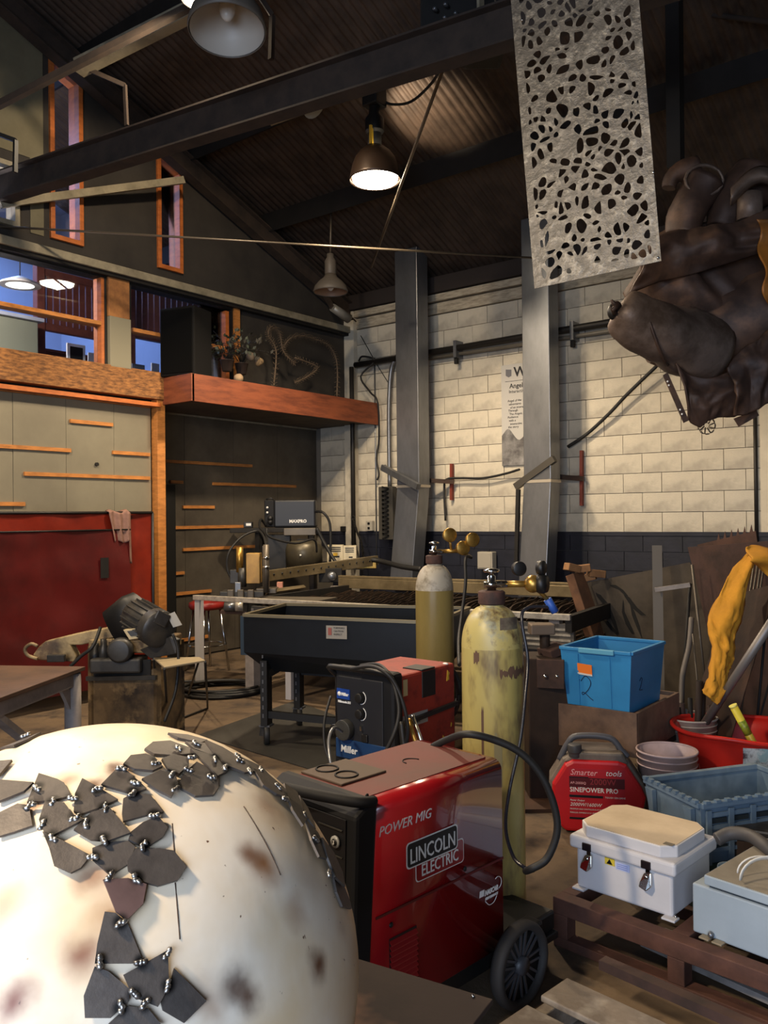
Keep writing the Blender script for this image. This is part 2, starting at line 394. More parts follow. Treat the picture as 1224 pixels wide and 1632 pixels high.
# the loft ledge
lg = struct(MB().span((.0, -3.0, 2.82), (1.08, -.0, 3.02)), 'trim_13', mat('ledge_ply', '5f5446', .8, col2='4b4238', scale=3))
LB().span((1.08, -3.04, 2.79), (1.12, -.0, 3.07)).build('fascia_board', M_fascia, lg, bev=.004)
LB().span((.60, -3.05, 2.79), (1.12, -3.01, 3.07)).build('fascia_board', M_fascia, lg, bev=.004)
LB().span((.0, -3.0, 2.80), (.02, 0, 2.83)).build('edge_strip', M_cream, lg)
# front, right walls closing the building behind the camera (door opening in front wall)
M_shell = mat('shed_wall', '6a6257', .9)
fw = MB(); fw.span((-2, -13.2, 0), (6.2, -13, 9.6)); fw.span((11.0, -13.2, 0), (13.2, -13, 9.6)); fw.span((6.2, -13.2, 4), (11.0, -13, 9.6))
struct(fw, 'wall_front', M_shell)
struct(MB().span((13, -13.2, 0), (13.2, .4, 9.6)), 'wall_right', M_shell)
# loft room behind the glass
M_loft = mat('loft_pale_wall', '9aa3b4', .8)
lo = MB(); lo.span((-4.4, -9, 3.0), (-4.3, 0, 6.5)); lo.span((-4.3, -9, 3.0), (.45, -8.9, 6.5)); lo.span((-4.3, -1.2, 3.0), (.45, -1.1, 6.5)); lo.span((-4.3, -9, 6.4), (.45, -1.1, 6.5))
struct(lo, 'wall_loft', M_loft)
struct(MB().span((-4.3, -9, 2.98), (.45, -1.1, 3.06)), 'floor_loft', mat('loft_floor', '4a382c', .7))
#==END STRUCTURE==
# ================================================================== CEILING MEMBERS AND LAMPS
M_rod = mat('steel_rod', '6a5f50', .4, .6)
M_blk = mat('black_paint', '141312', .5)
M_rub = mat('black_rubber', '1a1918', .6, bump=.1, bscale=40)
M_galb = mat('bright_galvanised', '84868a', .36, .75, col2='66686b', scale=3, lo=.3, hi=.7, bump=.08, bscale=3, stretch=(1, 1, .4))
M_rust = mat('rusty_steel', '44302a', .8, .1, col2='30231d', scale=5, bump=.3, bscale=12, col3='483228', s3=3)
M_rustd = mat('dark_rusty_steel', '38291f', .7, .35, col2='241b16', scale=4, bump=.3, bscale=10, col3='4d3324', s3=2)
M_red = mat('red_slotted_strut', '6e2a1e', .6)
M_brass = mat('brass', 'b08b45', .35, .8, col2='8a6a32', scale=20)
M_chrome = mat('chrome', 'c9c9c6', .15, 1)
M_white = mat('white_paint', 'd8d6d0', .5)
M_yel = mat('yellow_paint', 'caa230', .5)
M_black_pl = mat('black_plastic', '121214', .65, spec=.3)

pa = ax(0, 300, .66); pb = az(820, 37, pa.z); d_ = (pb-pa).normalized()
solo(MB().ibeam(pa-d_*.05, pb+d_*2.2, .13, .25), 'roof_beam', M_beam, 'long brown steel beam crossing the top of the room, lowest of the roof beams', 'beam', pa)
pa = ax(30, 335, .66); pb = az(292, 286, pa.z+.25)
pa = ax(0, 325, .66); pb = ax(292, 287, .9)
solo(MB().bar(pa, pb, .05, .07), 'brace_beam', M_cream, 'short pale brown brace beam across the two tall orange windows', 'beam', pa)
pa = az(0, 140+20, 5.1); pa = P(-60, 197, 6.6); pb = P(320, 2, 6.2)
solo(MB().bar(pa, pb, .05, .05), 'roof_brace', M_beam, 'thin brown brace bar rising to the lit lamp at upper left', 'beam', pa)
pa = P(125, 108, 6.9); pb = P(420, -40, 6.3)
solo(MB().bar(pa, pb, .10, .12), 'roof_strut', M_cream, 'pale brown strut running up past the big unlit lamp shade', 'beam', pa)
# tie rods
pa = ax(0, 361, .64); pb = az(850, 411, 4.2)
solo(MB().tube([pa, pb], .011, 8), 'tie_rod', M_rod, 'thin steel tie rod stretched level under the roof from the left wall', 'rod', pa)
pa = P(728, 50, 5.6); pb = P(592, 425, 8.8)
solo(MB().tube([pa, pb], .014, 8), 'diagonal_rod', M_rod, 'straight steel rod slanting down beside the lit pendant lamp', 'rod', pb)
# hanger bracket and its strap on the beam
h = smooth([P(112, 100, 7.0), P(135, 108, 6.9), P(199, 136, 6.85), P(202, 200, 6.85)], 1)
b_ = MB()
for i in range(3): b_.bar(h[i], h[i+1], .02, .035)
solo(b_, 'hanger_strap', M_beam, 'bent flat steel strap standing on the long roof beam at left', 'bracket', h[3])
h = [P(405, -20, 5.6), P(434, 25, 5.6), P(432, 95, 5.6)]
b_ = MB()
for i in range(2): b_.bar(h[i], h[i+1], .03, .03)
solo(b_, 'lamp_bracket', M_beam, 'dark steel hanger beside the big unlit lamp shade', 'bracket', h[2])
h = [P(-5, 213, 6.6), P(25, 224, 6.6), P(24, 275, 6.6)]
b_ = MB()
for i in range(2): b_.bar(h[i], h[i+1], .03, .03)
solo(b_, 'wall_bracket', M_blk, 'black angle bracket in front of the far left olive lit wall', 'bracket', h[2])
# bolted node at top of the rod
t = thing('truss_joint', 'dark bolted steel roof joint above the diagonal rod', 'bracket', P(735, 75, 5.7))
c = P(735, 50, 5.7)
MB().box(c, (.55, .10, .42), Matrix.Rotation(YAW, 3, 'Z')).build('gusset_plate', M_dark, t, bev=.01)
MB().box(P(770, 70, 5.5), (.26, .26, .22), Matrix.Rotation(YAW, 3, 'Z')).build('motor_box', M_dark, t, bev=.03)
for q in ((693, 14), (710, 7), (709, 28), (726, 21)):
    a = P(*q, 5.6); MB().lathe([(0, -.03), (.013, -.03), (.013, 0), (.012, .012), (0, .016)], 10, Matrix.Rotation(math.pi/2, 3, 'X') @ Matrix.Identity(3), a).build('bolt', M_galb, t)
MB().bar(P(765, -30, 5.45), P(766, 22, 5.45), .06, .02).build('strap', M_cream, t)
r_ = [P(805+17*math.cos(a), -5+18*math.sin(a), 5.5) for a in [i*2*math.pi/16 for i in range(16)]]
MB().tube(r_, .006, 6, close=True).build('ring', M_rod, t)
pa = P(905, -30, 5.6); pb = P(705, 110, 5.9)
solo(MB().tube(smooth([P(728, 62, 5.65), P(705, 100, 6.2), P(690, 130, 6.8), P(655, 162, 7.3), P(622, 166, 7.5), P(604, 155, 7.5)], 5), .012, 7), 'lamp_cable', M_blk, 'drooping black cable feeding the lit pendant lamp', 'cable', P(604, 155, 7.5))
# lit pendant lamp
def axisM(d): return V((0, 0, 1)).rotation_difference(V(d)).to_matrix()
D = 7.5; lc = P(598, 288, D)
t = thing('pendant_lamp', 'lit high bay pendant lamp with brown metal shade hanging mid ceiling', 'lamp', lc)
R_ = 41/FPX*D
MB().lathe([(R_, 0), (R_*.985, .03), (R_*.88, .14), (R_*.78, .20), (R_*.6, .255), (R_*.35, .30)], 32, c=lc, cap=False).build('shade', mat('lamp_shade_brown', '3a2c22', .4, .4), t, solid=.004)
bpy.data.objects['shade'].visible_shadow = True
MB().lathe([(.05, .29), (.06, .31), (.06, .42), (.085, .44), (.085, .55), (.05, .60), (.05, .66)], 16, c=lc).build('ballast_housing', M_blk, t, bev=.003)
MB().bar(lc-FW*.07-RT*.03+V((0, 0, .30)), lc-FW*.08-RT*.03+V((0, 0, .46)), .035, .02).build('tag', M_yel, t)
MB().box(lc+V((0, 0, .76)), (.16, .16, .2)).build('junction_box', M_blk, t, bev=.01)
MB().bar(lc+V((0, 0, .86)), V((lc.x, lc.y, ROOF(lc.y)-.02)), .05, .05).build('stem', M_blk, t)
bl = MB().lathe([(R_*.9, .03), (R_*.86, -.005), (R_*.5, -.03), (.03, -.06), (.001, -.075)], 32, c=lc, cap=False).build('lens', mat('lit_lamp_lens', 'ffffff', .5, emit=(1, .86, .64), es=24), t)
# unlit lamp at top left
def dome_lamp(name, label, c, R_, dr, m, mi, hgt=.6, flat=1.0, up=.5, stem=None):
    t = thing(name, label, 'lamp', c); Mx = axisM(dr)
    MB().lathe([(R_, 0), (R_*1.02, .02*flat), (R_*.93, .09*flat), (R_*.7, .16*flat), (R_*.4, .22*flat), (.06, .27*flat)], 36, Mx, c, cap=False).build('shade', m, t, solid=.004)
    MB().lathe([(R_*.97, .006), (R_*.88, .08*flat), (R_*.66, .145*flat), (R_*.36, .2*flat), (.05, .24*flat)], 36, Mx, c, cap=False).build('reflector', mi, t)
    MB().lathe([(.055, .25*flat), (.065, .28*flat), (.065, .28*flat+.14), (.04, .28*flat+.18), (.04, .28*flat+.22)], 16, Mx, c).build('socket', m, t)
    MB().ball(c+Mx @ V((0, 0, .14*flat)), (.05, .05, .09), 12, 8, Mx).build('bulb', mat('unlit_bulb', 'cfc9bd', .25), t)
    if stem: MB().tube([c+Mx @ V((0, 0, .28*flat+.2)), stem], .012, 8).build('stem', M_rod, t)
    return t
M_enam = mat('pale_enamel', 'b5ada0', .45)
D = 5.0; c = P(362, 50, D)
dome_lamp('ceiling_lamp', 'large unlit round lamp shade seen from below at top left', c, 61/FPX*D*1.0, (FW*.16-RT*.02+UP*.98).normalized(), mat('grey_enamel', '5d554b', .5), M_enam, flat=1.15, stem=V((c.x, c.y+.15, ROOF(c.y)-.05)))
D = 9.4; c = P(527, 466, D)
dome_lamp('far_pendant_lamp', 'small unlit shallow dome pendant lamp hanging above the wooden ledge', c, 27/FPX*D, UP, mat('grey_enamel', '5d554b', .5), mat('brownish_reflector', '8a6a50', .5), flat=.75, stem=P(528, 321, D))
# lit lamp just at the top edge
c = V((3.070, -4.533, 5.35))
t = thing('bright_ceiling_lamp', 'lit ceiling lamp glowing at the top edge beside the unlit shade', 'lamp', c)
MB().lathe([(.13, 0), (.14, .02), (.10, .12), (.05, .18), (.05, .32)], 20, c=c, cap=False).build('shade', mat('grey_enamel', '5d554b', .5), t, solid=.004)
MB().lathe([(.12, .02), (.11, -.01), (.05, -.03), (.001, -.035)], 20, c=c, cap=False).build('lens', mat('lit_lamp_lens', 'ffffff'), t)
# spotlight can on the beam
t = thing('spot_lamp', 'small grey unlit spotlight clamped under the long roof beam', 'lamp', P(478, 152, 5.9))
a = P(474, 148, 5.9); b = P(512, 178, 5.8); d = (b-a).normalized()
MB().lathe([(.012, -.04), (.035, 0), (.035, .06), (.05, .10), (.085, .17), (.09, .19)], 18, axisM(d), a).build('can', mat('spot_grey', '8a867c', .4, .3), t, solid=.003)
MB().bar(a+V((0, 0, .1)), a, .02, .02).build('clamp', M_galb, t)
MB().ball(a+d*.15, .05, 10, 8).build('bulb', mat('unlit_bulb', 'cfc9bd'), t)
pa = P(430, 195, 6.2); pb = P(556, 150, 6.1)
solo(MB().bar(pa, pb, .04, .04), 'short_rail', M_cream, 'short pale rail behind the small grey spotlight', 'beam', pa)
# surveillance style bracket near far corner
t = thing('corner_spotlight', 'small grey spotlight in the dark roof corner above the ledge', 'lamp', P(548, 500, 10.4))
a = P(530, 490, 10.3); b = P(556, 508, 10.5); MB().tube([a, b], [.05, .06], 12).build('can', mat('spot_grey', '8a867c'), t)
r_at = roof_at(500, 440, 0); MB().bar(r_at, a, .05, .05).build('arm', M_beam, t)
# hanging post at right
pa = P(1075, 55, 6.2); pb = P(1077, 268, 6.2)
solo(MB().bar(pa+V((0, 0, .5)), pb, .10, .10), 'hanging_post', M_dark, 'dark vertical steel post hanging above the rusted sculpture', 'post', pb)
pa = P(1040, 12, 6.5); pb = P(1250, 38, 6.1)
solo(MB().tube([pa, pb], .02, 8), 'ceiling_pipe', M_beam, 'dim straight pipe under the roof right of the perforated panel', 'pipe', pa)

# ================================================================== BACK WALL
# two clad columns, cranked at the lower end
def column(name, label, top, bot, botb, zt):
    # top: (xl, xmid, xr) px at the crank; widths in metres along X, depth along Y
    t = thing(name, label, 'column', (bot[0], -.3, 0))
    return t
def clad(name, label, x0, x1, yf, yb, zc, dx, dyf, zb):
    t = thing(name, label, 'column', ((x0+x1)/2, (yf+yb)/2, 0))
    z1 = 4.75
    MB().span((x0, yf, zc), (x1, yb, z1)).build('upper_duct', M_galb, t, bev=.006)
    lo_ = [(x0+dx, yf+dyf), (x1+dx, yf+dyf), (x1+dx, yb+dyf), (x0+dx, yb+dyf)]; up_ = [(x0, yf), (x1, yf), (x1, yb), (x0, yb)]
    b = MB(); b.add([(p[0], p[1], zb) for p in lo_]+[(p[0], p[1], zc-.01) for p in up_], [(3, 2, 1, 0), (4, 5, 6, 7), (0, 1, 5, 4), (1, 2, 6, 5), (2, 3, 7, 6), (3, 0, 4, 7)])
    b.build('lower_duct', M_galb, t, bev=.006)
    MB().span((x0-.006, yf-.006, zc-.03), (x1+.006, yb+.006, zc+.0)).build('seam_flange', mat('torn_foil_edge', 'b5ab9a', .4, .5), t)
    MB().span((x0+dx+.05, yf+dyf+.05, 0), (x1+dx-.05, yb+dyf-.05, zb)).build('core_post', M_navy, t)
    return t
def pxX(px, Y, py=700): return ay(px, py, Y).x
# front face of duct is parallel to the wall; right side face is seen lit
for (nm, lb, xl, xm, xr, bl_, dyf, zc) in (('duct_column', 'galvanised clad column left of the printed poster', 632, 667, 685, 624, -.08, 1.98), ('duct_column', 'galvanised clad column covering the right edge of the printed poster', 834, 877, 893, 828, -.08, 1.98)):
    yf = -.56; x0 = pxX(xl, yf); x1 = pxX(xm, yf)
    # depth of side face from the right pixel edge
    yb = yf
    best = min([yf+.02*i for i in range(1, 27)], key=lambda y: abs(((V((x1, y, 2.2))-CAM).dot(_r)/(V((x1, y, 2.2))-CAM).dot(_f))*FPX+612-xr))
    dx = pxX(bl_, yf, 880)-x0+.02
    clad(nm, lb, x0, x1, yf, best, zc, dx, dyf, .75)
# crank brackets: slanted channels and slotted struts
def barp(name, label, a, b, w_, h_, m, cat='bracket'):
    solo(MB().bar(a, b, w_, h_), name, m, label, cat, b); return
barp('channel_bracket', 'grey channel slanting down across the left clad column', P(610, 745, 10.1), P(667, 776, 9.6), .06, .07, M_galb)
barp('channel_bracket', 'grey channel slanting up across the right clad column', P(822, 776, 9.0), P(884, 731, 8.7), .06, .07, mat('dark_galv', '55514a', .4, .6))
def slotted(name, label, p, q, m):
    a = ay(*p, -.06); b = ay(*q, -.06); t = thing(name, label, 'bracket', b)
    o = MB().bar(a, b, .045, .03).build('channel', m, t)
    s = MB(); k = 7
    for i in range(k):
        c = a+(b-a)*((i+.5)/k); s.span(c-V((.007, .018, .022)), c+V((.007, .0, .022)))
    s.build('slot', M_blk, t, kind='stuff'); return t
slotted('slotted_upright', 'short red slotted upright right of the left clad column', (720, 739), (720, 797), M_red)
slotted('slotted_upright', 'longer red slotted upright right of the right clad column', (927, 718), (927, 806), M_red)
barp('strut_arm', 'brown strut arm from left clad column to its red upright', ay(668, 765, -.3), ay(724, 768, -.09), .04, .05, M_rustd)
barp('strut_arm', 'brown strut arm from right clad column to its red upright', ay(878, 759, -.3), ay(930, 763, -.09), .04, .05, M_rustd)
a = P(826, 780, 8.9); b = P(823, 898, 8.9)
solo(MB().bar(a, b, .035, .04), 'hanging_bar', M_dark, 'dark bar hanging down the left edge of the right clad column', 'bar', b)
# pipes across the wall
def pipe(name, label, pts, r, m, cat='pipe', n=10, sm=0):
    pts = [V(p) for p in pts]
    if sm: pts = smooth(pts, sm)
    solo(MB().tube(pts, r, n), name, m, label, cat, pts[-1])
M_pipe = mat('black_iron_pipe', '2a2724', .5, .4)
a = ay(560, 586, -.14)
pipe('sprinkler_pipe', 'dark iron pipe running level across the upper block wall', [ay(566, 582, -.14), V((6.5, -.14, ay(690, 556, -.14).z))], .038, M_pipe)
pipe('second_pipe', 'thinner grey pipe running just under the iron pipe', [V((1.9, -.10, ay(690, 556, -.14).z-.1)), V((6.5, -.10, ay(690, 556, -.14).z-.1))], .022, mat('grey_pipe', '6f6a60', .5, .3))
for px in (729, 915):
    q = ay(px, 560, -.12); z = ay(690, 556, -.14).z
    t = thing('pipe_clamp', 'pipe clamp under the iron pipe %s' % ('nearer the left clad column' if px < 800 else 'right of the right clad column'), 'clamp', (q.x, -.12, z-.2))
    MB().span((q.x-.02, -.18, z-.15), (q.x+.02, -.03, z+.05)).build('band', M_galb, t); MB().span((q.x-.03, -.15, z-.22), (q.x+.01, -.11, z-.14)).build('nut', M_dark, t)
q = ay(622, 590, -.12)
pipe('steel_conduit', 'shiny bent conduit left of the left clad column', [ay(640, 560, -.05), ay(630, 572, -.12), ay(623, 592, -.12), ay(620, 640, -.12), ay(620, 700, -.12), ay(621, 775, -.12)], .026, M_galb, sm=5)
pipe('downpipe', 'dark vertical pipe passing behind the end of the wooden ledge', [ay(560, 585, -.2), ay(562, 700, -.2), V((ay(562, 700, -.2).x, -.2, 1.0))], .03, M_pipe)
pipe('thin_conduit', 'thin grey conduit on blocks between downpipe and shiny conduit', [ay(597, 570, -.03), V((ay(597, 570, -.03).x, -.03, 1.1))], .010, M_galb, 'conduit')
pipe('wall_cable', 'black cable looping from pipe corner down to the ledge end', [ay(572, 575, -.15), ay(578, 568, -.2), ay(597, 575, -.16), ay(575, 600, -.2), ay(590, 625, -.2), ay(602, 642, -.2), ay(604, 700, -.1), ay(600, 730, -.1), ay(604, 755, -.1), ay(601, 765, -.1)], .012, M_rub, 'cable', sm=5)
pipe('wall_wire', 'thin wire slanting over blocks below the dark roof corner', [ay(575, 535, -.03), ay(600, 580, -.03), ay(620, 612, -.03)], .005, M_rub, 'wire')
pipe('vertical_conduit', 'thin black vertical conduit near the right end of block wall', [ay(1203, 640, -.03), V((ay(1203, 640, -.03).x, -.03, 1.15))], .018, M_pipe, 'conduit')
zz = ay(1203, 640, -.03).x
pipe('curved_hose', 'black hose curving up the blocks from right clad column to the sculpture', [ay(905, 712, -.08), ay(935, 692, -.08), ay(970, 660, -.10), ay(1000, 628, -.12), ay(1048, 582, -.15)], .018, M_rub, 'hose', sm=5)
pipe('sagging_cable', 'black cable sagging between the two clad columns', [ay(710, 830, -.1), ay(708, 780, -.1), ay(712, 764, -.12), ay(735, 762, -.1), ay(770, 762, -.1), ay(805, 755, -.1), ay(828, 748, -.12)], .014, M_rub, 'cable', sm=5)
# black serrated cable panel
t = thing('cable_rack', 'dark narrow rack with zigzag comb fixed left of the left clad column', 'rack', ay(615, 858, -.3))
a = ay(603, 776, -.3); b = ay(625, 860, -.3)
MB().span((a.x, -.3, b.z), (ay(625, 776, -.3).x, -.015, a.z)).build('back_panel', mat('grey_rack', '4b4842', .5, .4), t, bev=.004)
s = MB()
x0 = ay(609, 776, -.31).x; x1 = ay(619, 776, -.31).x
for i in range(12):
    z = b.z+(a.z-b.z)*(i+.2)/12.5; s.bar((x0, -.315, z), (x1, -.315, z+.04), .015, .016); s.bar((x1, -.315, z+.04), (x0, -.315, z+.068), .015, .016)
s.build('comb', M_blk, t, kind='stuff')
# small grey junction box on navy wall + others
q = ay(776, 893, -.1)
t = thing('junction_box', 'pale grey junction box on the navy wall behind the gas bottles', 'box', q-V((0, 0, .1)))
MB().box(q, (.2, .10, .20)).build('enclosure', mat('pale_grey_paint', '9d978a', .5), t, bev=.008); MB().box(q-V((0, .053, 0)), (.17, .008, .17)).build('cover', mat('pale_grey_paint', '9d978a'), t, bev=.003)
q = ay(590, 838, -.06)
t = thing('wall_outlet', 'small grey outlet box left of the zigzag rack', 'outlet', q-V((0, 0, .06)))
MB().box(q, (.10, .06, .13)).build('box', mat('pale_grey_paint', '9d978a'), t, bev=.006)
for dz in (-.03, .03): MB().box(q+V((0, -.033, dz)), (.035, .004, .03)).build('socket', M_blk, t)
q = ay(549, 843, -.08)
solo(MB().box(q, (.09, .07, .07)), 'small_wall_box', M_blk, 'tiny black box at the foot of the white blocks by the ledge pipe', 'box', q, bev=.005)
# poster
q0 = ay(799, 583, -.035); q1 = ay(795, 743, -.035)
W_ = .62
t = thing('poster', 'printed grey poster with heading on block wall, half behind the right column', 'poster', (q1.x, -.035, q1.z))
MB().span((q0.x, -.04, q1.z), (q0.x+W_, -.03, q0.z)).build('sheet', mat('poster_paper', 'a8a59f', .6), t)
Hh = q0.z-q1.z
sh = []
for i in range(25):
    u = i/24; sh.append((q0.x+W_*u, -.0415, q1.z+Hh*(.30+.12*noise.noise(V((u*4, 1, 0))))))
MB().prism([(q0.x+W_, -.0415, q1.z), (q0.x, -.0415, q1.z)]+sh, V((0, -.0005, 0))).build('cloud_picture', mat('poster_cloud', '4e4b4a', .6, col2='8a8886', scale=5, lo=.4, hi=.7), t)
ink = mat('ink', '15151a', .6)
sy = Hh/160
def pt(px, py, s, body, off=0):
    p = ay(px, py, -.0425); text(body, s, ink, t, (p.x, -.0425, p.z), (1, 0, 0), (0, 0, 1), off=off)
pt(819, 600, .15, 'WI', .004); pt(812, 619, .075, 'Angel', .001); pt(811, 627, .052, 'Interactive')
p = ay(805, 609, -.0425); MB().span((p.x, -.0425, p.z), (q0.x+W_-.06, -.042, p.z+.004)).build('rule', ink, t)
MB().prism([ay(806, 589, -.0425), ay(815, 589, -.0425), ay(815, 599, -.0425), ay(810.5, 601.5, -.0425), ay(806, 599, -.0425)], V((0, -.001, 0))).build('crest', mat('crest_grey', '5d5d62', .6), t)
for i, s_ in enumerate(('Angel of the', 'adventures', 'of an interactive', 'Through', 'The Angels', 'Audience', 'with a', 'interactive', 'the story')):
    p = ay(809+(i*7 % 5), 641+i*5.2, -.0425); text(s_, .036, ink, t, (p.x, -.0425, p.z), (1, 0, 0), (0, 0, 1))

# ================================================================== LOFT CONTENTS (behind glass) AND LEDGE
M_rail = mat('red_brown_wood', '7a4434', .5, col2='60342a', scale=5)
def railing(label, X, ya, yb, zt, zb, n):
    t = thing('loft_railing', label, 'railing', (X, (ya+yb)/2, 3.06))
    MB().span((X-.04, ya, zt), (X+.04, yb, zt+.09)).build('top_rail', M_rail, t, bev=.01)
    MB().span((X-.04, ya, zb-.09), (X+.04, yb, zb)).build('bottom_rail', M_rail, t, bev=.01)
    me = None
    for i in range(n):
        y = ya+(yb-ya)*(i+.5)/n
        if me is None: me = LB().span((-.012, -.035, 0), (.012, .035, zt-zb)).mesh('slat', M_rail)
        put(me, 'slat', t, (0, y-(ya+yb)/2, zb-3.06))
    for y in (ya, yb): MB().span((X-.05, y-.05, 3.06), (X+.05, y+.05, zt+.12)).build('post', M_rail, t, bev=.008)
    return t
a = ax(62, 455, -1.3); b = ax(163, 470, -1.3)
railing('red brown slatted railing inside the loft behind the left window', -1.3, a.y, b.y+.1, ax(110, 450, -1.3).z, ax(110, 522, -1.3).z, 11)
a = ax(206, 460, -.75); b = ax(262, 480, -.75)
railing('red brown slatted railing inside the loft behind the right window', -.75, a.y, b.y+.7, ax(230, 458, -.75).z, ax(230, 530, -.75).z, 14)
MB_ = MB
q = ax(32, 455, -.3)
t = thing('loft_lamp', 'glowing shallow pendant lamp inside the loft at far left', 'lamp', q)
MB().lathe([(.20, 0), (.19, .02), (.1, .06), (.03, .09)], 24, c=q).build('shade', M_enam, t, solid=.003)
MB().lathe([(.18, .01), (.1, -.01), (.001, -.015)], 24, c=q, cap=False).build('lens', mat('soft_lamp', 'ffffff', emit=(1, .85, .6), es=2.2), t)
MB().tube([q+V((0, 0, .08)), V((q.x, q.y, 6.3))], .006, 6).build('cord', M_blk, t)
for nm, lb, p, dz, m in (('picture_frame', 'pale framed picture standing in the loft behind the left window', (121, 573), (.2, .26), M_white), ('loft_box', 'small pale box in the loft behind the left window', (146, 570), (.08, .2), M_white), ('paper_card', 'white upright card in the loft left of the speaker', (247, 574), (.10, .2), M_white), ('grey_box', 'grey box in the loft between post and speaker', (220, 578), (.16, .16), mat('loft_grey', '7c7f88', .6))):
    q = ax(p[0], p[1], .25); t = thing(nm, lb, 'box' if 'box' in nm else 'picture', (q.x, q.y, 3.12))
    MB().span((q.x-.01, q.y-dz[0]/2, 3.10), (q.x+.01, q.y+dz[0]/2, 3.10+dz[1])).build('face', m, t, bev=.003)
    if nm == 'picture_frame': MB().span((q.x+.011, q.y-dz[0]/2+.03, 3.13), (q.x+.013, q.y+dz[0]/2-.03, 3.07+dz[1])).build('print', M_dark, t)
for y_, nm_ in ((-4.6, 'red brown cabinet low inside the loft behind the left window'), (-3.0, 'red brown cabinet low inside the loft behind the right window')):
    t = thing('loft_cabinet', nm_, 'cabinet', (-1.75, y_, 3.06)); MB().span((-2.0, y_-.75, 3.06), (-1.5, y_+.7, 3.62)).build('body', M_rail, t, bev=.01); MB().span((-2.02, y_-.77, 3.62), (-1.47, y_+.72, 3.65)).build('top', M_rail, t)
q = ax(98, 520, -.6)
t = thing('loft_counter', 'pale green panelled counter in the loft behind the left window', 'counter', (-1.0, q.y-.4, 3.06))
MB().span((-1.25, q.y-1.3, 3.06), (-.9, q.y-.1, 3.80)).build('body', mat('pale_green_panel', '8f9078', .6), t, bev=.01)
MB().span((-1.28, q.y-1.35, 3.80), (-.85, q.y-.05, 3.84)).build('top', mat('loft_white_trim', 'b9bcc2', .5), t, bev=.005)
# speaker on the ledge
q = ax(263, 595, .95); q2 = ax(332, 595, .95)
t = thing('loudspeaker', 'tall black loudspeaker standing on the orange wooden ledge', 'speaker', (.88, (q.y+q2.y)/2, 3.07))
zt = ax(300, 490, .95).z
sc_ = P(297, 597, 8.72); sc_.z = (3.07+zt)/2; Rs_ = Matrix.Rotation(YAW-math.radians(22), 3, 'Z')
MB().box(sc_, (.42, .32, zt-3.07), Rs_).build('cabinet', mat('speaker_black', '0c0b0b', .8, spec=.2), t, bev=.015)
MB().box(sc_-Rs_ @ V((0, .165, 0)), (.37, .012, zt-3.13), Rs_).build('grille', mat('speaker_cloth', '080808', .95, spec=.1), t)
# plants and dry sculpture on ledge
def plant(label, c, n, r, m, ls=.05):
    t = thing('potted_plant', label, 'plant', c)
    MB().lathe([(.05, 0), (.075, .12), (.08, .12), (.07, .115), (.04, .11)], 16, c=c).build('pot', mat('dark_pot', '3b302b', .5), t)
    s = MB(); st = MB(); rnd = random.Random(n)
    for i in range(n):
        a = rnd.uniform(0, 6.28); e = rnd.uniform(.3, 1.3); L_ = rnd.uniform(.5, 1)*r
        tip = c+V((math.cos(a)*math.cos(e)*L_, math.sin(a)*math.cos(e)*L_, .12+math.sin(e)*L_))
        st.tube([c+V((0, 0, .1)), c+V((0, 0, .12))*1+(tip-c)*.5*1+V((0, 0, .03)), tip], .003, 4)
        for k in range(3):
            p = tip+V([rnd.uniform(-1, 1)*ls for _ in range(3)]); u = V([rnd.uniform(-1, 1) for _ in range(3)]).normalized()*ls*.6; w_ = u.orthogonal().normalized()*ls*.3
            s.add([p-u, p+w_, p+u, p-w_], [(0, 1, 2, 3)])
    st.build('stem', M_dark, t); s.build('foliage', m, t, kind='stuff'); return t
M_leaf = mat('dark_leaf', '1d2417', .6)
plant('small dark leafy potted plant on the ledge right of the speaker', ax(362, 592, .95)*1, 26, .36, M_leaf)
plant('bushy dark potted plant behind the ledge edge near the window jamb', ax(385, 597, .9), 30, .38, mat('brown_leaf', '2a261c', .7))
t = thing('dried_wreath', 'curling dried vine sculpture standing dim on the ledge', 'sculpture', ax(455, 605, .9))
for k, pts in enumerate(([(436, 616), (440, 560), (428, 535), (432, 522), (445, 530), (452, 560), (470, 580)], [(450, 556), (462, 540), (480, 535), (500, 540), (525, 552), (537, 580), (537, 632)], [(470, 610), (490, 600), (505, 585), (470, 570)])):
    s = MB(); pp = smooth([ax(*p, .9) for p in pts], 8)
    for i in range(0, len(pp)-1):
        p = pp[i]; d = (pp[i+1]-p).normalized(); o_ = d.orthogonal().normalized(); o2 = d.cross(o_)
        for k2 in range(5):
            a = k2*1.256+i; s.tube([p, p+(o_*math.cos(a)+o2*math.sin(a))*.04+d*.02], .003, 3)
    MB().tube(pp, .01, 6).build('vine', mat('dry_vine', '5b4c3c', .8), t); s.build('twigs', mat('dry_vine', '5b4c3c'), t, kind='stuff')
for i, (p, r_, m) in enumerate((((380, 588), .05, '8a745a'), ((413, 577), .045, '7a6548'), ((399, 568), .05, '554a3e'))):
    q = ax(*p, 1.0); q.z = 3.07+r_*.9 if i == 0 else q.z
    t_ = solo(MB().ball(q, r_, 10, 8, amp=.3, fr=20), 'dried_flower', mat('dried_flower_%d' % i, m, .8), ('lowest pale dried flower head at the foot of the ledge plants', 'tan dried flower head right of the ledge plants', 'dull brown dried flower head above the ledge plants')[i], 'flower', q)

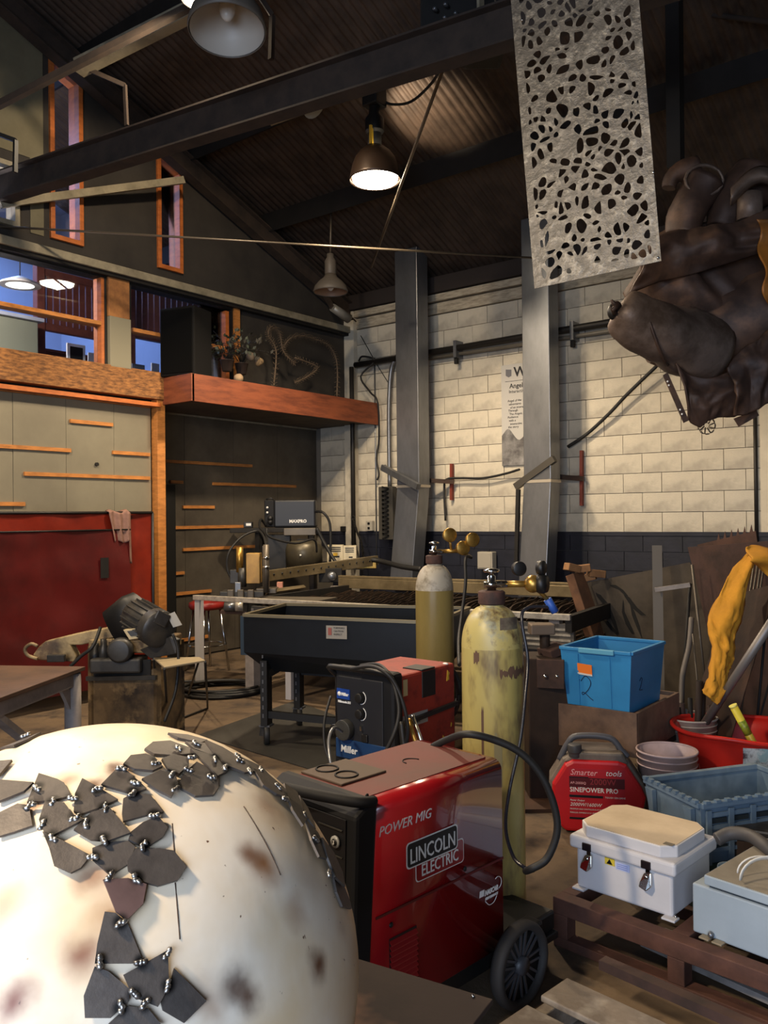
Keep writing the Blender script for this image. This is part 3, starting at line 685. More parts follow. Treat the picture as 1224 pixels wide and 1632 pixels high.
# ================================================================== LEFT SIDE: WELDING CURTAIN, SAW, TABLE
M_curt = mat('red_vinyl', '50100e', .4, col2='380b0a', scale=1.5, bump=.35, bscale=3, spec=.6)
M_curt2 = mat('orange_red_vinyl', '75200f', .38, col2='58150b', scale=2, bump=.35, bscale=4)
Xc = 1.2
t = thing('welding_screen', 'red vinyl welding screen on a thin black frame at left', 'screen', (Xc, -4.2, 0))
A = ax(-30, 814, Xc); B = ax(243, 820, Xc); fl = .12
yA, yB, zT = A.y-.6, B.y, (A.z+B.z)/2
ycut = ax(204, 850, Xc).y; zc_ = ax(100, 846, Xc).z
def cur(y0, y1, z0, z1, dx, amp, m, nm, nu=40, nv=24):
    def fn(u, v):
        y = y0+(y1-y0)*u; z = z0+(z1-z0)*v
        return V((Xc+dx+amp*noise.noise(V((y*2.2, z*1.2, dx*9)))+amp*.5*noise.noise(V((y*6+z*2, z*4, 3))), y, z))
    return MB().grid(fn, nu, nv).build(nm, m, t)
cur(yA, ycut, fl, zc_, .03, .035, M_curt, 'front_curtain')
cur(yA, yB, fl, zT-.01, -.01, .03, M_curt2, 'rear_curtain')
for y in (yA, yB): MB().tube([(Xc, y, 0), (Xc, y, zT)], .013, 8).build('frame_post', M_blk, t)
MB().tube([(Xc, yA, zT), (Xc, yB, zT)], .013, 8).build('top_rail', M_blk, t)
MB().tube([(Xc+.035, yA, zc_), (Xc+.035, ycut, zc_)], .008, 6).build('curtain_rod', M_blk, t)
q = ax(167, 905, Xc+.06); MB().span((Xc+.055, q.y-.04, q.z-.09), (Xc+.06, q.y+.04, q.z+.09)).build('patch', M_dark, t)
for s_ in (yA+.02, yB-.02): MB().bar((Xc-.2, s_, .015), (Xc+.2, s_, .015), .03, .03).build('foot', M_blk, t)
# towel
y0 = ax(170, 815, Xc).y; y1 = ax(206, 815, Xc).y
def fn(u, v):
    y = y0+(y1-y0)*(u*(1-.3*max(0, v-.35))+.38*max(0, v-.35)); L_ = v
    s_ = (v-.25)*(.66 if u > .8 else .38)
    x = Xc+.022*math.cos(min(1, max(-1, (v-.25)*8))*1.57)*0+(.028 if v > .25 else -.028)+.014*math.sin(u*16+v*2)
    return V((x+.03*0, y, zT+.02-abs(s_)*1.0+.012*math.sin(u*9)))
solo(MB().grid(fn, 30, 24), 'towel', mat('dusty_pink_cloth', '8d6a5c', .9, col2='76584c', scale=12, bump=.4, bscale=60), 'dusty pink rag draped over the top of the red screen', 'towel', (Xc, y0, zT-.3), solid=.005)
# steel worktable front left
zt = .78
pR = az(136, 1062, zt); pF = az(0, 1112, zt)
pBk = az(-20, 1046, zt)
u1 = (pF-pR).normalized()
c0 = pR; c1 = pR+u1*1.6; vdir = V((u1.y, -u1.x, 0)); vdir = -vdir if vdir.dot(FW) < 0 else vdir
c2 = c1+vdir*.75; c3 = c0+vdir*.75
t = thing('steel_worktable', 'rusty topped worktable with pale grey legs at left edge', 'table', (pR+pF)/2-V((0, 0, zt)))
M_grl = mat('pale_grey_steel', '8a827c', .6, col2='6e6762', scale=5)
top = [V((p.x, p.y, zt)) for p in (c0, c1, c2, c3)]
MB().prism(top, V((0, 0, -.022))).build('tabletop', mat('rusty_table_top', '5b4334', .65, .3, col2='47352a', scale=4, bump=.2), t, bev=.003)
MB().bar(c0-V((0, 0, .06))+vdir*.05-u1*-.03, c1-V((0, 0, .06))+vdir*.05, .05, .075).build('apron', M_grl, t)
MB().bar(c3+V((0, 0, .03))-vdir*.08+u1*.1, c2+V((0, 0, .03))-vdir*.08, .05, .045).build('back_rail', M_galb, t)
for a_ in (c0+u1*.05+vdir*.05, c0+u1*.05+vdir*.68, c1-u1*.05+vdir*.05):
    MB().tube([V((a_.x, a_.y, 0)), V((a_.x, a_.y, zt-.03))], .045, 12).build('leg', M_grl, t)
MB().bar(V((c0.x, c0.y, .55))+u1*.05+vdir*.05, V((c0.x, c0.y, .72))+u1*.18+vdir*.05, .02, .06).build('gusset', M_grl, t)
MB().bar(V((c0.x, c0.y, .22))+u1*.12+vdir*.05, V((c0.x, c0.y, .70))+u1*.80+vdir*.06, .06, .03).build('brace', M_grl, t)
MB().bar(V((c0.x, c0.y, .05))+u1*.3+vdir*.5, V((c0.x, c0.y, .70))+u1*.5+vdir*.5, .04, .05).build('brace', M_dark, t)
# band saw
M_saw = mat('dirty_cream_paint', 'a08b62', .6, col2='5a4630', scale=5, lo=.42, hi=.6, bump=.2, col3='2e241b', s3=3)
M_motor = mat('grey_motor', '3f3d3a', .45, .3, col2='2c2a28', scale=6)
M_body = mat('oily_cabinet', '5d4b33', .6, col2='241c15', scale=3, lo=.4, hi=.6, col3='8c7450', s3=5)
D = 6.0
t = thing('band_saw', 'dirty horizontal metal band saw with grey motor by the worktable', 'saw', cw((190-612)/FPX*D, D, 0))
sx = lambda px, py, d=D: P(px, py, d)
# cabinet body
a = cw((140-612)/FPX*5.9, 5.9, 0); b = cw((250-612)/FPX*5.8, 5.8, 0); e = (b-a).normalized(); nn = V((-e.y, e.x, 0)); zc = .58
q = [a, b, b+nn*.4, a+nn*.4]
MB().prism([p+V((0, 0, .07)) for p in q], V((0, 0, .50))).build('cabinet', M_body, t, bev=.01)
MB().prism([p+V((0, 0, .68))-(nn*.01) for p in q], V((0, 0, .09))).build('bed', M_saw, t, bev=.01)
for p in q: MB().bar(p*1+V((0, 0, .02))+((q[0]+q[2])/2-p)*.06, p+V((0, 0, .72))+((q[0]+q[2])/2-p)*.06, .04, .04).build('corner_post', M_body, t)
MB().prism([a+e*.04-nn*.012+V((0, 0, .50)), b-e*.05-nn*.012+V((0, 0, .50)), b-e*.05-nn*.012+V((0, 0, .64)), a+e*.04-nn*.012+V((0, 0, .60))], nn*.01).build('chip_opening', M_blk, t)
MB().bar(a+V((0, 0, .5))-nn*.03, b+V((0, 0, .52))-nn*.03, .03, .03).build('tray_lip', M_motor, t)
# arm frame
arm = [(62, 1030), (72, 1022), (130, 1008), (175, 1000), (182, 1016), (130, 1028), (112, 1028), (122, 1046), (118, 1055), (60, 1052), (52, 1044)]
ap = [sx(x, y, 5.85+(x-60)*.0005) for x, y in arm]
MB().prism(ap, FW*.09).build('saw_arm', M_saw, t, bev=.008)
MB().tube(smooth([sx(60, 1050, 5.8), sx(44, 1044, 5.8), sx(40, 1034, 5.8), sx(50, 1026, 5.8), sx(60, 1030, 5.8)], 4), .012, 7).build('handle', M_saw, t)
MB().box(sx(90, 1049, 5.78), (.12, .04, .05), Matrix.Rotation(YAW, 3, 'Z')).build('guide_block', M_motor, t, bev=.005)
# belt guard + gearbox
MB().tube([sx(176, 1000, 5.85), sx(215, 980, 5.85), sx(232, 962, 5.9)], [(.05, .12), (.06, .16), (.05, .12)], 14).build('belt_guard', M_blk, t)
MB().lathe([(0, 0), (.07, 0), (.085, .03), (.085, .08), (.07, .10), (0, .10)], 24, axisM(-FW), sx(196, 1034, 5.8)).build('wheel_cover', M_motor, t, bev=.004)
ma = sx(216, 980, 5.7); mb_ = sx(262, 1008, 5.45); d = (mb_-ma).normalized()
MB().lathe([(.08, -.02), (.108, 0), (.108, .24), (.09, .26)], 28, axisM(d), ma).build('motor', M_motor, t)
s = MB()
for k_ in range(18):
    g = k_*math.pi/9; Mx = axisM(d); c = ma+Mx @ V((math.cos(g)*.115, math.sin(g)*.115, .12)); s.bar(c-d*.11, c+d*.11, .005, .018, (c-ma-d*.12).normalized())
s.build('cooling_fin', M_motor, t, kind='stuff')
MB().lathe([(.11, .235), (.125, .24), (.125, .31), (.10, .33), (.001, .335)], 28, axisM(d), ma).build('fan_cover', M_motor, t, bev=.003)
MB().box(sx(253, 985, 5.5), (.10, .12, .09), Matrix.Rotation(YAW+.6, 3, 'Z') @ Matrix.Rotation(.5, 3, 'Y')).build('terminal_box', M_motor, t, bev=.01)
MB().prism([sx(266, 980, 5.5), sx(278, 975, 5.5), sx(290, 996, 5.5), sx(276, 1000, 5.5)], .006).build('metal_flag', mat('pale_grey_paint', '9d978a'), t)
MB().prism([sx(196, 1004, 5.5), sx(218, 1001, 5.5), sx(228, 1016, 5.5), sx(206, 1020, 5.5)], .05).build('switch_box', mat('switch_cream', 'b5a27a', .5), t, bev=.004)
MB().prism([sx(203, 1006, 5.49), sx(216, 1004, 5.49), sx(222, 1012, 5.49), sx(209, 1014, 5.49)], -.008).build('switch', M_motor, t)
MB().prism([sx(222, 1036, 5.65), sx(270, 1015, 5.5), sx(282, 1020, 5.5), sx(280, 1042, 5.5), sx(240, 1050, 5.6)], .04).build('guard_plate', M_motor, t, bev=.006)
MB().tube(smooth([sx(160, 1000, 5.8), sx(148, 1030, 5.7), sx(130, 1045, 5.7), sx(112, 1062, 5.7)], 5), .012, 7).build('hose', M_rub, t)
MB().tube(smooth([sx(275, 1010, 5.45), sx(284, 1040, 5.45), sx(280, 1100, 5.4), sx(262, 1150, 5.3)], 5), .010, 7).build('cord', M_rub, t)
for i, (x, y, r_) in enumerate(((152, 1052, .04), (165, 1045, .035), (180, 1050, .045), (205, 1045, .04))):
    MB().lathe([(r_, 0), (r_, .10), (r_*.6, .12), (r_*.6, .16)], 12, c=sx(x, y+10, 5.85)).build('vise_part', (M_blk, M_motor)[i % 2], t)
MB().box(sx(190, 1058, 5.85), (.35, .2, .10), Matrix.Rotation(YAW, 3, 'Z')).build('vise', M_motor, t, bev=.015)
MB().lathe([(0, 0), (.05, 0), (.05, .03), (0, .03)], 16, axisM(RT), cw((254-612)/FPX*5.75, 5.75, .06)).build('wheel', M_rub, t)
# small steel-rod side table / plate on thin legs
zt = .70
tl = [az(x, y, zt) for x, y in ((245, 1048), (318, 1047), (327, 1052), (262, 1063))]
t = thing('small_stand', 'beige plate on thin black bent legs right of the saw', 'stand', (tl[0]+tl[2])/2-V((0, 0, zt)))
MB().prism(tl, V((0, 0, -.012))).build('top_plate', mat('beige_plate', '8f8064', .6), t, bev=.003)
fp = [az(331, 1131, 0), az(268, 1155, 0), az(250, 1120, 0), az(300, 1110, 0)]
for a_, b_ in zip((tl[2], tl[3], tl[0], tl[1]), fp): MB().tube([a_-V((0, 0, .01)), b_+V((0, 0, .01))], .008, 6).build('leg', M_blk, t)
MB().tube([fp[0]+V((0, 0, .012)), fp[1]+V((0, 0, .012))], .008, 6).build('runner', M_blk, t)
# bar stool with red seat
D = 8.9; cx = (328-612)/FPX*D; c = cw(cx, D, 0)
t = thing('bar_stool', 'chrome bar stool with red seat behind the cutting table corner', 'stool', c)
zs = P(330, 963, D).z
MB().lathe([(.0, zs-.05), (.17, zs-.05), (.19, zs-.02), (.185, zs+.02), (.14, zs+.04), (0, zs+.04)], 24, c=c).build('seat', mat('red_vinyl_seat', '7c1d18', .4), t)
for g in (0.7, 2.3, 3.9, 5.4):
    MB().tube([c+V((math.cos(g)*.14, math.sin(g)*.14, zs-.05)), c+V((math.cos(g)*.23, math.sin(g)*.23, 0.0))], .012, 8).build('leg', M_chrome, t)
MB().tube([c+V((math.cos(g)*.2, math.sin(g)*.2, .28)) for g in [i*math.pi/10 for i in range(20)]], .01, 6, close=True).build('foot_ring', M_chrome, t)
# hose coil on the floor
t_pts = []
c = az(355, 1100, .02)
for i in range(120):
    a = i/120*2*math.pi*4; r_ = .42+.03*math.sin(i*.37)-.012*(i/30); z = .018+.014*(i//30)
    t_pts.append(V((c.x, c.y, z))+RT*math.cos(a)*r_*.9+FW*math.sin(a)*r_*.75)
solo(MB().tube(t_pts, .016, 6), 'hose_coil', M_rub, 'coil of dark hose lying on the floor under the cutting table', 'hose', (c.x, c.y, 0))
pts = [az(240, 1100, .02), az(280, 1088, .02), az(340, 1085, .02), az(400, 1093, .02), az(430, 1105, .02)]
solo(MB().tube(smooth(pts, 6), .014, 6), 'floor_hose', M_rub, 'loose dark hose running across the floor toward the coil', 'hose', pts[0])
# steel sheet on the floor
q = [az(315, 1173, .0), az(470, 1118, .0), az(640, 1180, 0), az(520, 1235, .0)]
solo(MB().prism([p+V((0, 0, .004)) for p in q], V((0, 0, .004))), 'floor_sheet', mat('dark_steel_sheet', '4c4a45', .5, .5, col2='3c3a36', scale=2), 'flat grey steel sheet lying on the floor under the black cart', 'sheet', q[0])
# ================================================================== PLASMA CUTTING TABLE
Zt = .86
p0 = az(310, 952, Zt); p1 = az(910, 984, Zt); ed = (p1-p0); Lt = ed.length; ed.normalize(); bd = V((-ed.y, ed.x, 0)); BD = 1.75
T = lambda a, b, z=0.: V((p0.x, p0.y, 0))+ed*a+bd*b+V((0, 0, z))
t = thing('cutting_table', 'large plasma cutting table with slatted bed and long gantry rail', 'table', T(Lt/2, BD/2))
M_rail2 = mat('worn_steel_rail', 'bdb6a8', .35, .35, col2='9a9286', scale=8, stretch=(3, 3, 3))
M_alu = mat('yellowed_aluminium', '8f7f60', .4, .6, col2='6c5e44', scale=3)
M_slat = mat('burnt_steel_slat', '2c241d', .7, .4, col2='4a382a', scale=10)
MB().bar(T(0, 0, Zt), T(Lt, 0, Zt), .05, .045).build('front_rail', M_rail2, t, bev=.004)
for a in (0.03, Lt*.30):
    MB().bar(T(a, .03, 0), T(a, .03, Zt-.02), .06, .06, ed).build('leg', mat('pale_leg_paint', 'a5a2a2', .5), t)
MB().bar(T(.62, .12, 0), T(.62, .12, .78), .13, .10, ed).build('leg', M_grl, t)
for a in (Lt-.15, Lt*.6):
    MB().bar(T(a, .1, 0), T(a, .1, Zt-.02), .08, .08, ed).build('leg', M_grl, t)
for a in (.5, Lt-.15): MB().bar(T(a, BD-.1, 0), T(a, BD-.1, Zt), .08, .08, ed).build('leg', M_grl, t)
MB().bar(T(.62, .08, Zt-.16), T(Lt, .08, Zt-.16), .04, .20).build('front_beam', mat('corrugated_grey_beam', '6a6660', .45, .5, col2='55514b', scale=3), t)
for k_ in range(4): MB().bar(T(Lt*.62, .055, Zt-.10-.04*k_), T(Lt-.02, .055, Zt-.10-.04*k_), .02, .016).build('beam_rib', M_rail2, t)
MB().bar(T(.5, BD, Zt+.03), T(Lt+.1, BD, Zt+.03), .10, .11).build('back_rail', M_alu, t, bev=.005)
MB().bar(T(.5, BD-.03, Zt+.10), T(Lt+.1, BD-.03, Zt+.10), .04, .025).build('back_rail_cap', M_alu, t, bev=.003)
MB().bar(T(.62, .0, Zt-.05), T(.62, BD, Zt-.05), .05, .12).build('end_beam', M_dark, t)
MB().bar(T(Lt-.02, .0, Zt-.05), T(Lt-.02, BD, Zt-.05), .05, .12).build('end_beam', M_dark, t)
MB().prism([T(.64, .1, .62), T(Lt-.05, .1, .62), T(Lt-.05, BD-.05, .62), T(.64, BD-.05, .62)], V((0, 0, -.02))).build('water_pan', M_slat, t)
sl = None; ns_ = 40
for i in range(ns_):                # bed slats run front to back, each with a wavy burnt top edge
    a = .72+(Lt-.85)*(i+.5)/ns_; pts = []; rnd = random.Random(i)
    m_ = 14
    for j in range(m_+1): pts.append((.08+(BD-.16)*j/m_, Zt-.035+.012*math.sin(j*2.1+i)+rnd.uniform(-.006, .006)))
    b = MB(); vs = []
    for (bb, z) in pts: vs += [T(a, bb, .70), T(a, bb, z), T(a+.004, bb, .70), T(a+.004, bb, z)]
    fs = []
    for j in range(m_): o_ = 4*j; fs += [(o_, o_+4, o_+5, o_+1), (o_+2, o_+3, o_+7, o_+6), (o_+1, o_+5, o_+7, o_+3)]
    b.add(vs, fs).build('slat', M_slat, t)
for i in range(9):                  # curved hold down bars seen at the right
    a = Lt-.18-i*.13
    MB().tube(smooth([T(a, .15, Zt-.10), T(a, .22, Zt-.01), T(a-.03, .42, Zt+.03), T(a-.06, .9, Zt+.02)], 4), .008, 5).build('curved_strip', M_slat, t)
MB().prism([T(.66, .12, Zt-.02), T(1.3, .12, Zt-.02), T(1.3, .5, Zt-.01), T(.66, .3, Zt-.01)], .02).build('side_plate', M_galvd, t)
# gantry
gA = P(425, 918, 8.6); gB = P(600, 893, 10.0)
g = thing('cutting_gantry', 'perforated pale gantry rail with torch carriage over the table corner', 'gantry', V((gA.x, gA.y, Zt)))
gd = (gB-gA).normalized()
MB().bar(gA, gB, .06, .11).build('gantry_beam', M_alu, g, bev=.004)
s = MB()
for i in range(14): c = gA+(gB-gA)*((i+.6)/15)-V((0, 0, 0)); s.ball(c+(gd.cross(UP)).normalized()*.031+V((0, 0, .01)), .012, 6, 4)
s.build('rail_hole', M_blk, g, kind='stuff')
def pbox(nm, px0, py0, px1, py1, d, th, m, par, bev=.006, yaw=YAW, wc=(0, 0, 0)):
    a = P(px0, py0, d); b = P(px1, py1, d); c = (a+b)/2; w_ = abs((b-a).dot(RT)); h_ = abs(b.z-a.z)
    return MB().box(c+FW*th/2, (w_, th, h_), Matrix.Rotation(yaw, 3, 'Z')).build(nm, m, par, bev=bev)
pbox('yellow_housing', 392, 882, 414, 930, 8.35, .16, mat('yellow_cover', 'a98544', .5, col2='8a6a38', scale=4), g)
pbox('torch_plate', 418, 870, 428, 936, 8.3, .08, M_galvd, g)
MB().tube([P(424, 868, 8.25), P(424, 944, 8.25)], .028, 12).build('torch_body', M_galvd, g)
for y in (889, 904): MB().tube([P(424, y-2, 8.25), P(424, y+2, 8.25)], .034, 12).build('torch_band', M_chrome, g)
MB().tube([P(424, 936, 8.25), P(424, 948, 8.25)], .018, 10).build('torch_tip', M_chrome, g)
MB().tube([P(382, 872, 8.4), P(382, 912, 8.4)], .035, 12).build('z_motor', M_brass, g)
MB().tube([P(386, 905, 8.4), P(386, 935, 8.4)], .045, 12).build('coupling', M_motor, g)
pbox('terminal_plate', 374, 928, 384, 944, 8.2, .03, M_galb, g)
pbox('carriage', 366, 908, 392, 930, 8.45, .12, M_motor, g)
pbox('cross_plate', 350, 943, 420, 952, 8.2, .3, M_motor, g)
for x in (362, 378, 394): pbox('roller_block', x, 940, x+10, 953, 8.15, .04, M_galvd, g)
pbox('foot_carriage', 408, 938, 440, 946, 8.3, .2, M_galvd, g)
MB().prism([P(430, 939, 8.3), P(484, 932, 8.8), P(488, 936, 8.8), P(434, 944, 8.3)], .02).build('bed_scale', M_alu, g)
pbox('pink_block', 441, 928, 450, 938, 8.5, .06, mat('pink_block', 'c98a72', .6), g, bev=.002)
MB().tube(smooth([P(370, 925, 8.5), P(362, 905, 8.5), P(365, 880, 8.5), P(385, 856, 8.6), P(410, 846, 8.7), P(420, 855, 8.5), P(424, 870, 8.3)], 5), .012, 7).build('torch_cable', M_rub, g)
MB().tube(smooth([P(425, 842, 8.9), P(430, 856, 8.9), P(470, 866, 9.1), P(500, 860, 9.3), P(505, 880, 9.4)], 5), .012, 7).build('supply_cable', M_rub, g)
MB().lathe([(0, 0), (.05, 0), (.05, .04), (.03, .06), (0, .06)], 18, axisM(-FW), P(529, 918, 9.2)).build('drive_wheel', M_galb, g)
pbox('drive_plate', 508, 906, 545, 928, 9.25, .06, M_dark, g)
pbox('end_bracket', 568, 896, 600, 906, 9.9, .08, M_brass, g)
for x in (394, 404): pass
# motor on table corner below rail
t2 = thing('rail_motor', 'small steel cylinder motor under the left end of the table rail', 'motor', P(375, 970, 8.1))
MB().tube([P(358, 967, 8.1), P(376, 967, 8.1)], .045, 14).build('body', M_galb, t2); MB().tube([P(376, 966, 8.1), P(388, 966, 8.1)], .052, 14).build('collar', M_rail2, t2)
MB().bar(P(352, 975, 8.15), P(392, 976, 8.15), .08, .03).build('mount', M_rust, t2)
# plasma power source + stand at the back left
D = 9.9
t = thing('power_source', 'dark blue grey plasma cutter power source on the tall stand', 'machine', P(462, 841, D))
pbox('case', 436, 797, 503, 840, D, .28, mat('blue_black_case', '17191e', .45), t, bev=.02)
pbox('front_panel', 421, 797, 437, 840, D-.02, .3, M_black_pl, t, bev=.01)
MB().tube([P(424, 796, D), P(432, 794, D), P(436, 797, D)], .01, 6).build('handle', M_blk, t)
for y in (809, 817): MB().ball(P(426, y, D-.04), .014, 8, 6).build('indicator', M_white, t)
q = P(461, 833, D-.005); text('MAXPRO', .05, M_white, t, q, RT, UP, off=.002)
for y in (826, 832): MB().lathe([(.03, 0), (.03, .04), (0, .04)], 14, axisM(-FW), P(431, y, D-.03)).build('dial', M_blk, t)
t = thing('machine_stand', 'tall dark steel stand carrying the plasma power source', 'stand', cw((455-612)/FPX*D, D+.15, 0))
pbox('shelf', 366, 842, 503, 848, D-.05, .4, M_dark, t)
pbox('shelf_lip', 452, 842, 503, 853, D-.08, .03, M_galvd, t)
for x in (412, 498): MB().bar(P(x, 848, D+.02), cw((x-612)/FPX*D, D+.02, 0), .06, .06, ed).build('post', M_galvd if x > 450 else M_dark, t)
for x in (420, 495): MB().bar(P(x, 848, D+.3), cw((x-612)/FPX*(D), D+.3, 0), .05, .05, ed).build('post', M_dark, t)
pbox('lower_shelf', 412, 905, 500, 910, D, .35, M_dark, t)
t = thing('shelf_clamp', 'small black box with white tag left of the power source', 'box', P(395, 840, D))
pbox('body', 388, 832, 402, 841, D, .08, M_blk, t); pbox('tag', 392, 834, 400, 838, D-.01, .01, M_white, t, bev=0)
# round tank / helmet like vessel
c = P(485, 905, 9.7); 
t = thing('air_tank', 'dull rounded metal vessel standing under the power source', 'tank', c-V((0, 0, .0)))
MB().lathe([(0, 0), (.21, 0), (.215, .2), (.20, .27), (.15, .31), (.0, .32)], 24, c=c).build('body', mat('dull_tank', '57503f', .4, .4, col2='453f33', scale=4), t)
MB().bar(c+V((0, 0, .32))-RT*.08, c+V((0, 0, .32))+RT*.08, .04, .03).build('handle', M_dark, t)
MB().ball(P(479, 885, 9.48), .012, 8, 6).build('sight_glass', M_white, t)
solo(MB().box(P(445, 880, 9.95), (.28, .1, .42), Matrix.Rotation(YAW, 3, 'Z')), 'black_cabinet', M_blk, 'black box under the shelf left of the rounded vessel', 'box', P(445, 910, 9.95), bev=.01)
# white box pair
for nm, x0, x1, y0, y1, lb in (('carton', 521, 547, 869, 899, 'white printed carton with yellow square, left one of a pair behind the table'), ('carton', 547, 568, 870, 897, 'white printed carton without yellow square, right one of a pair behind the table')):
    t = thing(nm, lb, 'carton', P((x0+x1)/2, y1, 10.2))
    pbox('box', x0, y0, x1, y1, 10.2, .22, mat('carton_white', 'c2b79c', .7), t, bev=.004)
    if x0 == 521: pbox('label', 531, 881, 538, 888, 10.195, .004, M_yel, t, bev=0)
    for k_ in range(3): pbox('print', x0+3, y0+3+k_*3, x1-4, y0+4+k_*3, 10.195, .003, ink, t, bev=0)
    pbox('print', x0+6+(x0 > 530)*3, y0+17, x1-6, y0+19, 10.195, .003, ink, t, bev=0)
solo(MB().box(P(545, 905, 10.35), (.55, .3, .03), Matrix.Rotation(YAW, 3, 'Z')), 'back_shelf', M_dark, 'dark plank behind the table carrying the white cartons', 'shelf', P(545, 907, 10.35))
for nm, lb, pts, r_ in (('cutter_lead', 'black lead arching from the power source down to the gantry end', [P(503, 815, 9.9), P(515, 817, 9.8), P(525, 832, 9.8), P(527, 860, 9.8), P(526, 895, 9.8)], .016),
                       ('cutter_lead', 'black lead hanging from the shelf edge toward the white cartons', [P(505, 842, 9.8), P(515, 862, 9.8), P(528, 885, 9.75), P(536, 897, 9.7)], .02),
                       ('cutter_lead', 'grey loop of cable in front of the power source', [P(424, 838, 9.7), P(416, 828, 9.6), P(414, 840, 9.4), P(424, 852, 9.2), P(425, 866, 8.6)], .014),
                       ('cutter_lead', 'thick black hose lying on the table rail beyond the gantry', [P(570, 893, 9.8), P(600, 893, 9.9), P(640, 903, 9.6), P(672, 907, 9.4)], .03)):
    solo(MB().tube(smooth(pts, 6), r_, 8), nm, M_rub, lb, 'cable', pts[-1])
t = thing('chain_hook', 'dark chain and hook hanging from the downpipe behind the table', 'chain', P(565, 880, 10.6))
pp = smooth([ay(563, 826, -.24), ay(568, 845, -.24), ay(576, 865, -.24), ay(579, 888, -.24)], 5)
for i in range(len(pp)-1):
    a, b = pp[i], pp[i+1]; MB().bar(a, b, .03 if i % 2 else .012, .012 if i % 2 else .03).build('link', M_dark, t)
MB().tube([ay(563, 826, -.235)+V((math.cos(g), 0, math.sin(g)))*.03 for g in [i*.524 for i in range(12)]], .008, 6, close=True).build('ring', M_dark, t)
# regulator hose seen hanging left of rear bottle etc. handled with bottles
# ================================================================== BLACK ROLLING CART / TUB
Zc = .93
a0 = az(378, 976, Zc); a1 = az(560, 984, Zc); 
fx = cw((392-612)/FPX*5.95, 5.95, 0); fy = cw((655-612)/FPX*5.62, 5.62, 0)
ce = (fy-fx).normalized(); cb = V((-ce.y, ce.x, 0)); CL = (fy-fx).length
K = lambda a, b, z=0.: fx+ce*a+cb*b+V((0, 0, z))
t = thing('tub_cart', 'black steel tub on slotted legs with caster wheels', 'cart', K(CL/2, .35))
M_tub = mat('blue_black_steel', '191c20', .35, .4, col2='121315', scale=2, bump=.08, bscale=3)
zt_ = .92
def shell(z0, z1, i0, i1):
    pass
b = MB(); th = .01
ta = [K(-.02, 0, zt_), K(CL+.15, 0, zt_-.02), K(CL+.25, .75, zt_), K(-.02, .75, zt_)]
ba = [K(.12, .10, .52), K(CL+.08, .06, .50), K(CL+.1, .6, .50), K(.12, .6, .52)]
mid = [K(-.02, 0, .66), K(CL+.15, 0, .62), K(CL+.25, .75, .66), K(-.02, .75, .66)]
vs = ta+mid+ba; fs = []
for r_ in (0, 4):
    for i in range(4): j = (i+1) % 4; fs.append((r_+i, r_+j, r_+4+j, r_+4+i))
fs.append((8, 9, 10, 11)); b.add(vs, fs).build('tub', M_tub, t, solid=.012)
for i in range(4): MB().bar(ta[i], ta[(i+1) % 4], .03, .02).build('rim', mat('worn_rim', '7d735c', .4, .6), t)
q = P(508, 1025, 5.5); qd = K(.2, -.012, 0)
for (nm, m_, s0, s1, z0, z1, o_) in (('data_plate', mat('aluminium_plate', '8f887c', .45, .3), .60, .75, .775, .865, -.016),):
    MB().prism([K(s0, o_, z0), K(s1, o_, z0), K(s1, o_, z1), K(s0, o_, z1)], .003).build(nm, m_, t)
for i, s_ in enumerate(('FORWARD', 'CAUTION', 'INSPECT')): text(s_, .016, ink, t, K(.655, -.022, .845-.022*i), ce, UP)
MB().prism([K(.615, -.02, .80), K(.64, -.02, .80), K(.64, -.02, .85), K(.615, -.02, .85)], .002).build('emblem', mat('faded_red', '8a4a40', .6), t)
def sleg(a, b_, z1):
    o = MB().bar(K(a, b_, .14), K(a, b_, z1), .09, .05, ce).build('leg', M_blk, t)
    s = MB()
    for k_ in range(9): z = .2+k_*.06; s.prism([K(a-.01, b_-.046, z), K(a+.0, b_-.046, z), K(a+.0, b_-.046, z+.028), K(a-.01, b_-.046, z+.028)], .002)
    s.build('slot', M_galb, o, kind='stuff')
    w = MB().lathe([(0, -.02), (.068, -.02), (.074, -.013), (.074, .013), (.068, .02), (0, .02)], 22, axisM((ce+cb*.5).normalized()), K(a, b_, .076)).build('caster_wheel', M_rub, t)
    MB().bar(K(a-.03, b_, .06), K(a-.02, b_, .145), .012, .05, ce).build('caster_fork', M_motor, t); MB().bar(K(a-.04, b_, .14), K(a+.04, b_, .14), .08, .012).build('caster_plate', M_galb, t)
sleg(.12, .05, .60); sleg(.14, .62, .62); sleg(CL-.05, .05, .55); sleg(CL-.05, .62, .55)
MB().bar(K(.12, .04, .22), K(CL, .04, .18), .03, .05).build('lower_rail', M_blk, t); MB().bar(K(.12, .62, .42), K(CL, .62, .40), .03, .05).build('lower_rail', M_blk, t)
MB().bar(K(.13, .05, .50), K(.30, .55, .62), .03, .05).build('angle_brace', M_blk, t)
MB().prism([K(-.10, .12, .62), K(.02, .12, .62), K(.02, .12, .90), K(-.10, .12, .90)], .02).build('side_flap', mat('blue_grey_paint', '34404a', .4, .4), t)
solo(MB().bar(K(1.03, .3, .0), K(1.03, .3, .74), .04, .04, ce), 'short_post', M_grl, 'short pale post standing behind the tub cart', 'post', K(1.03, .3, 0))

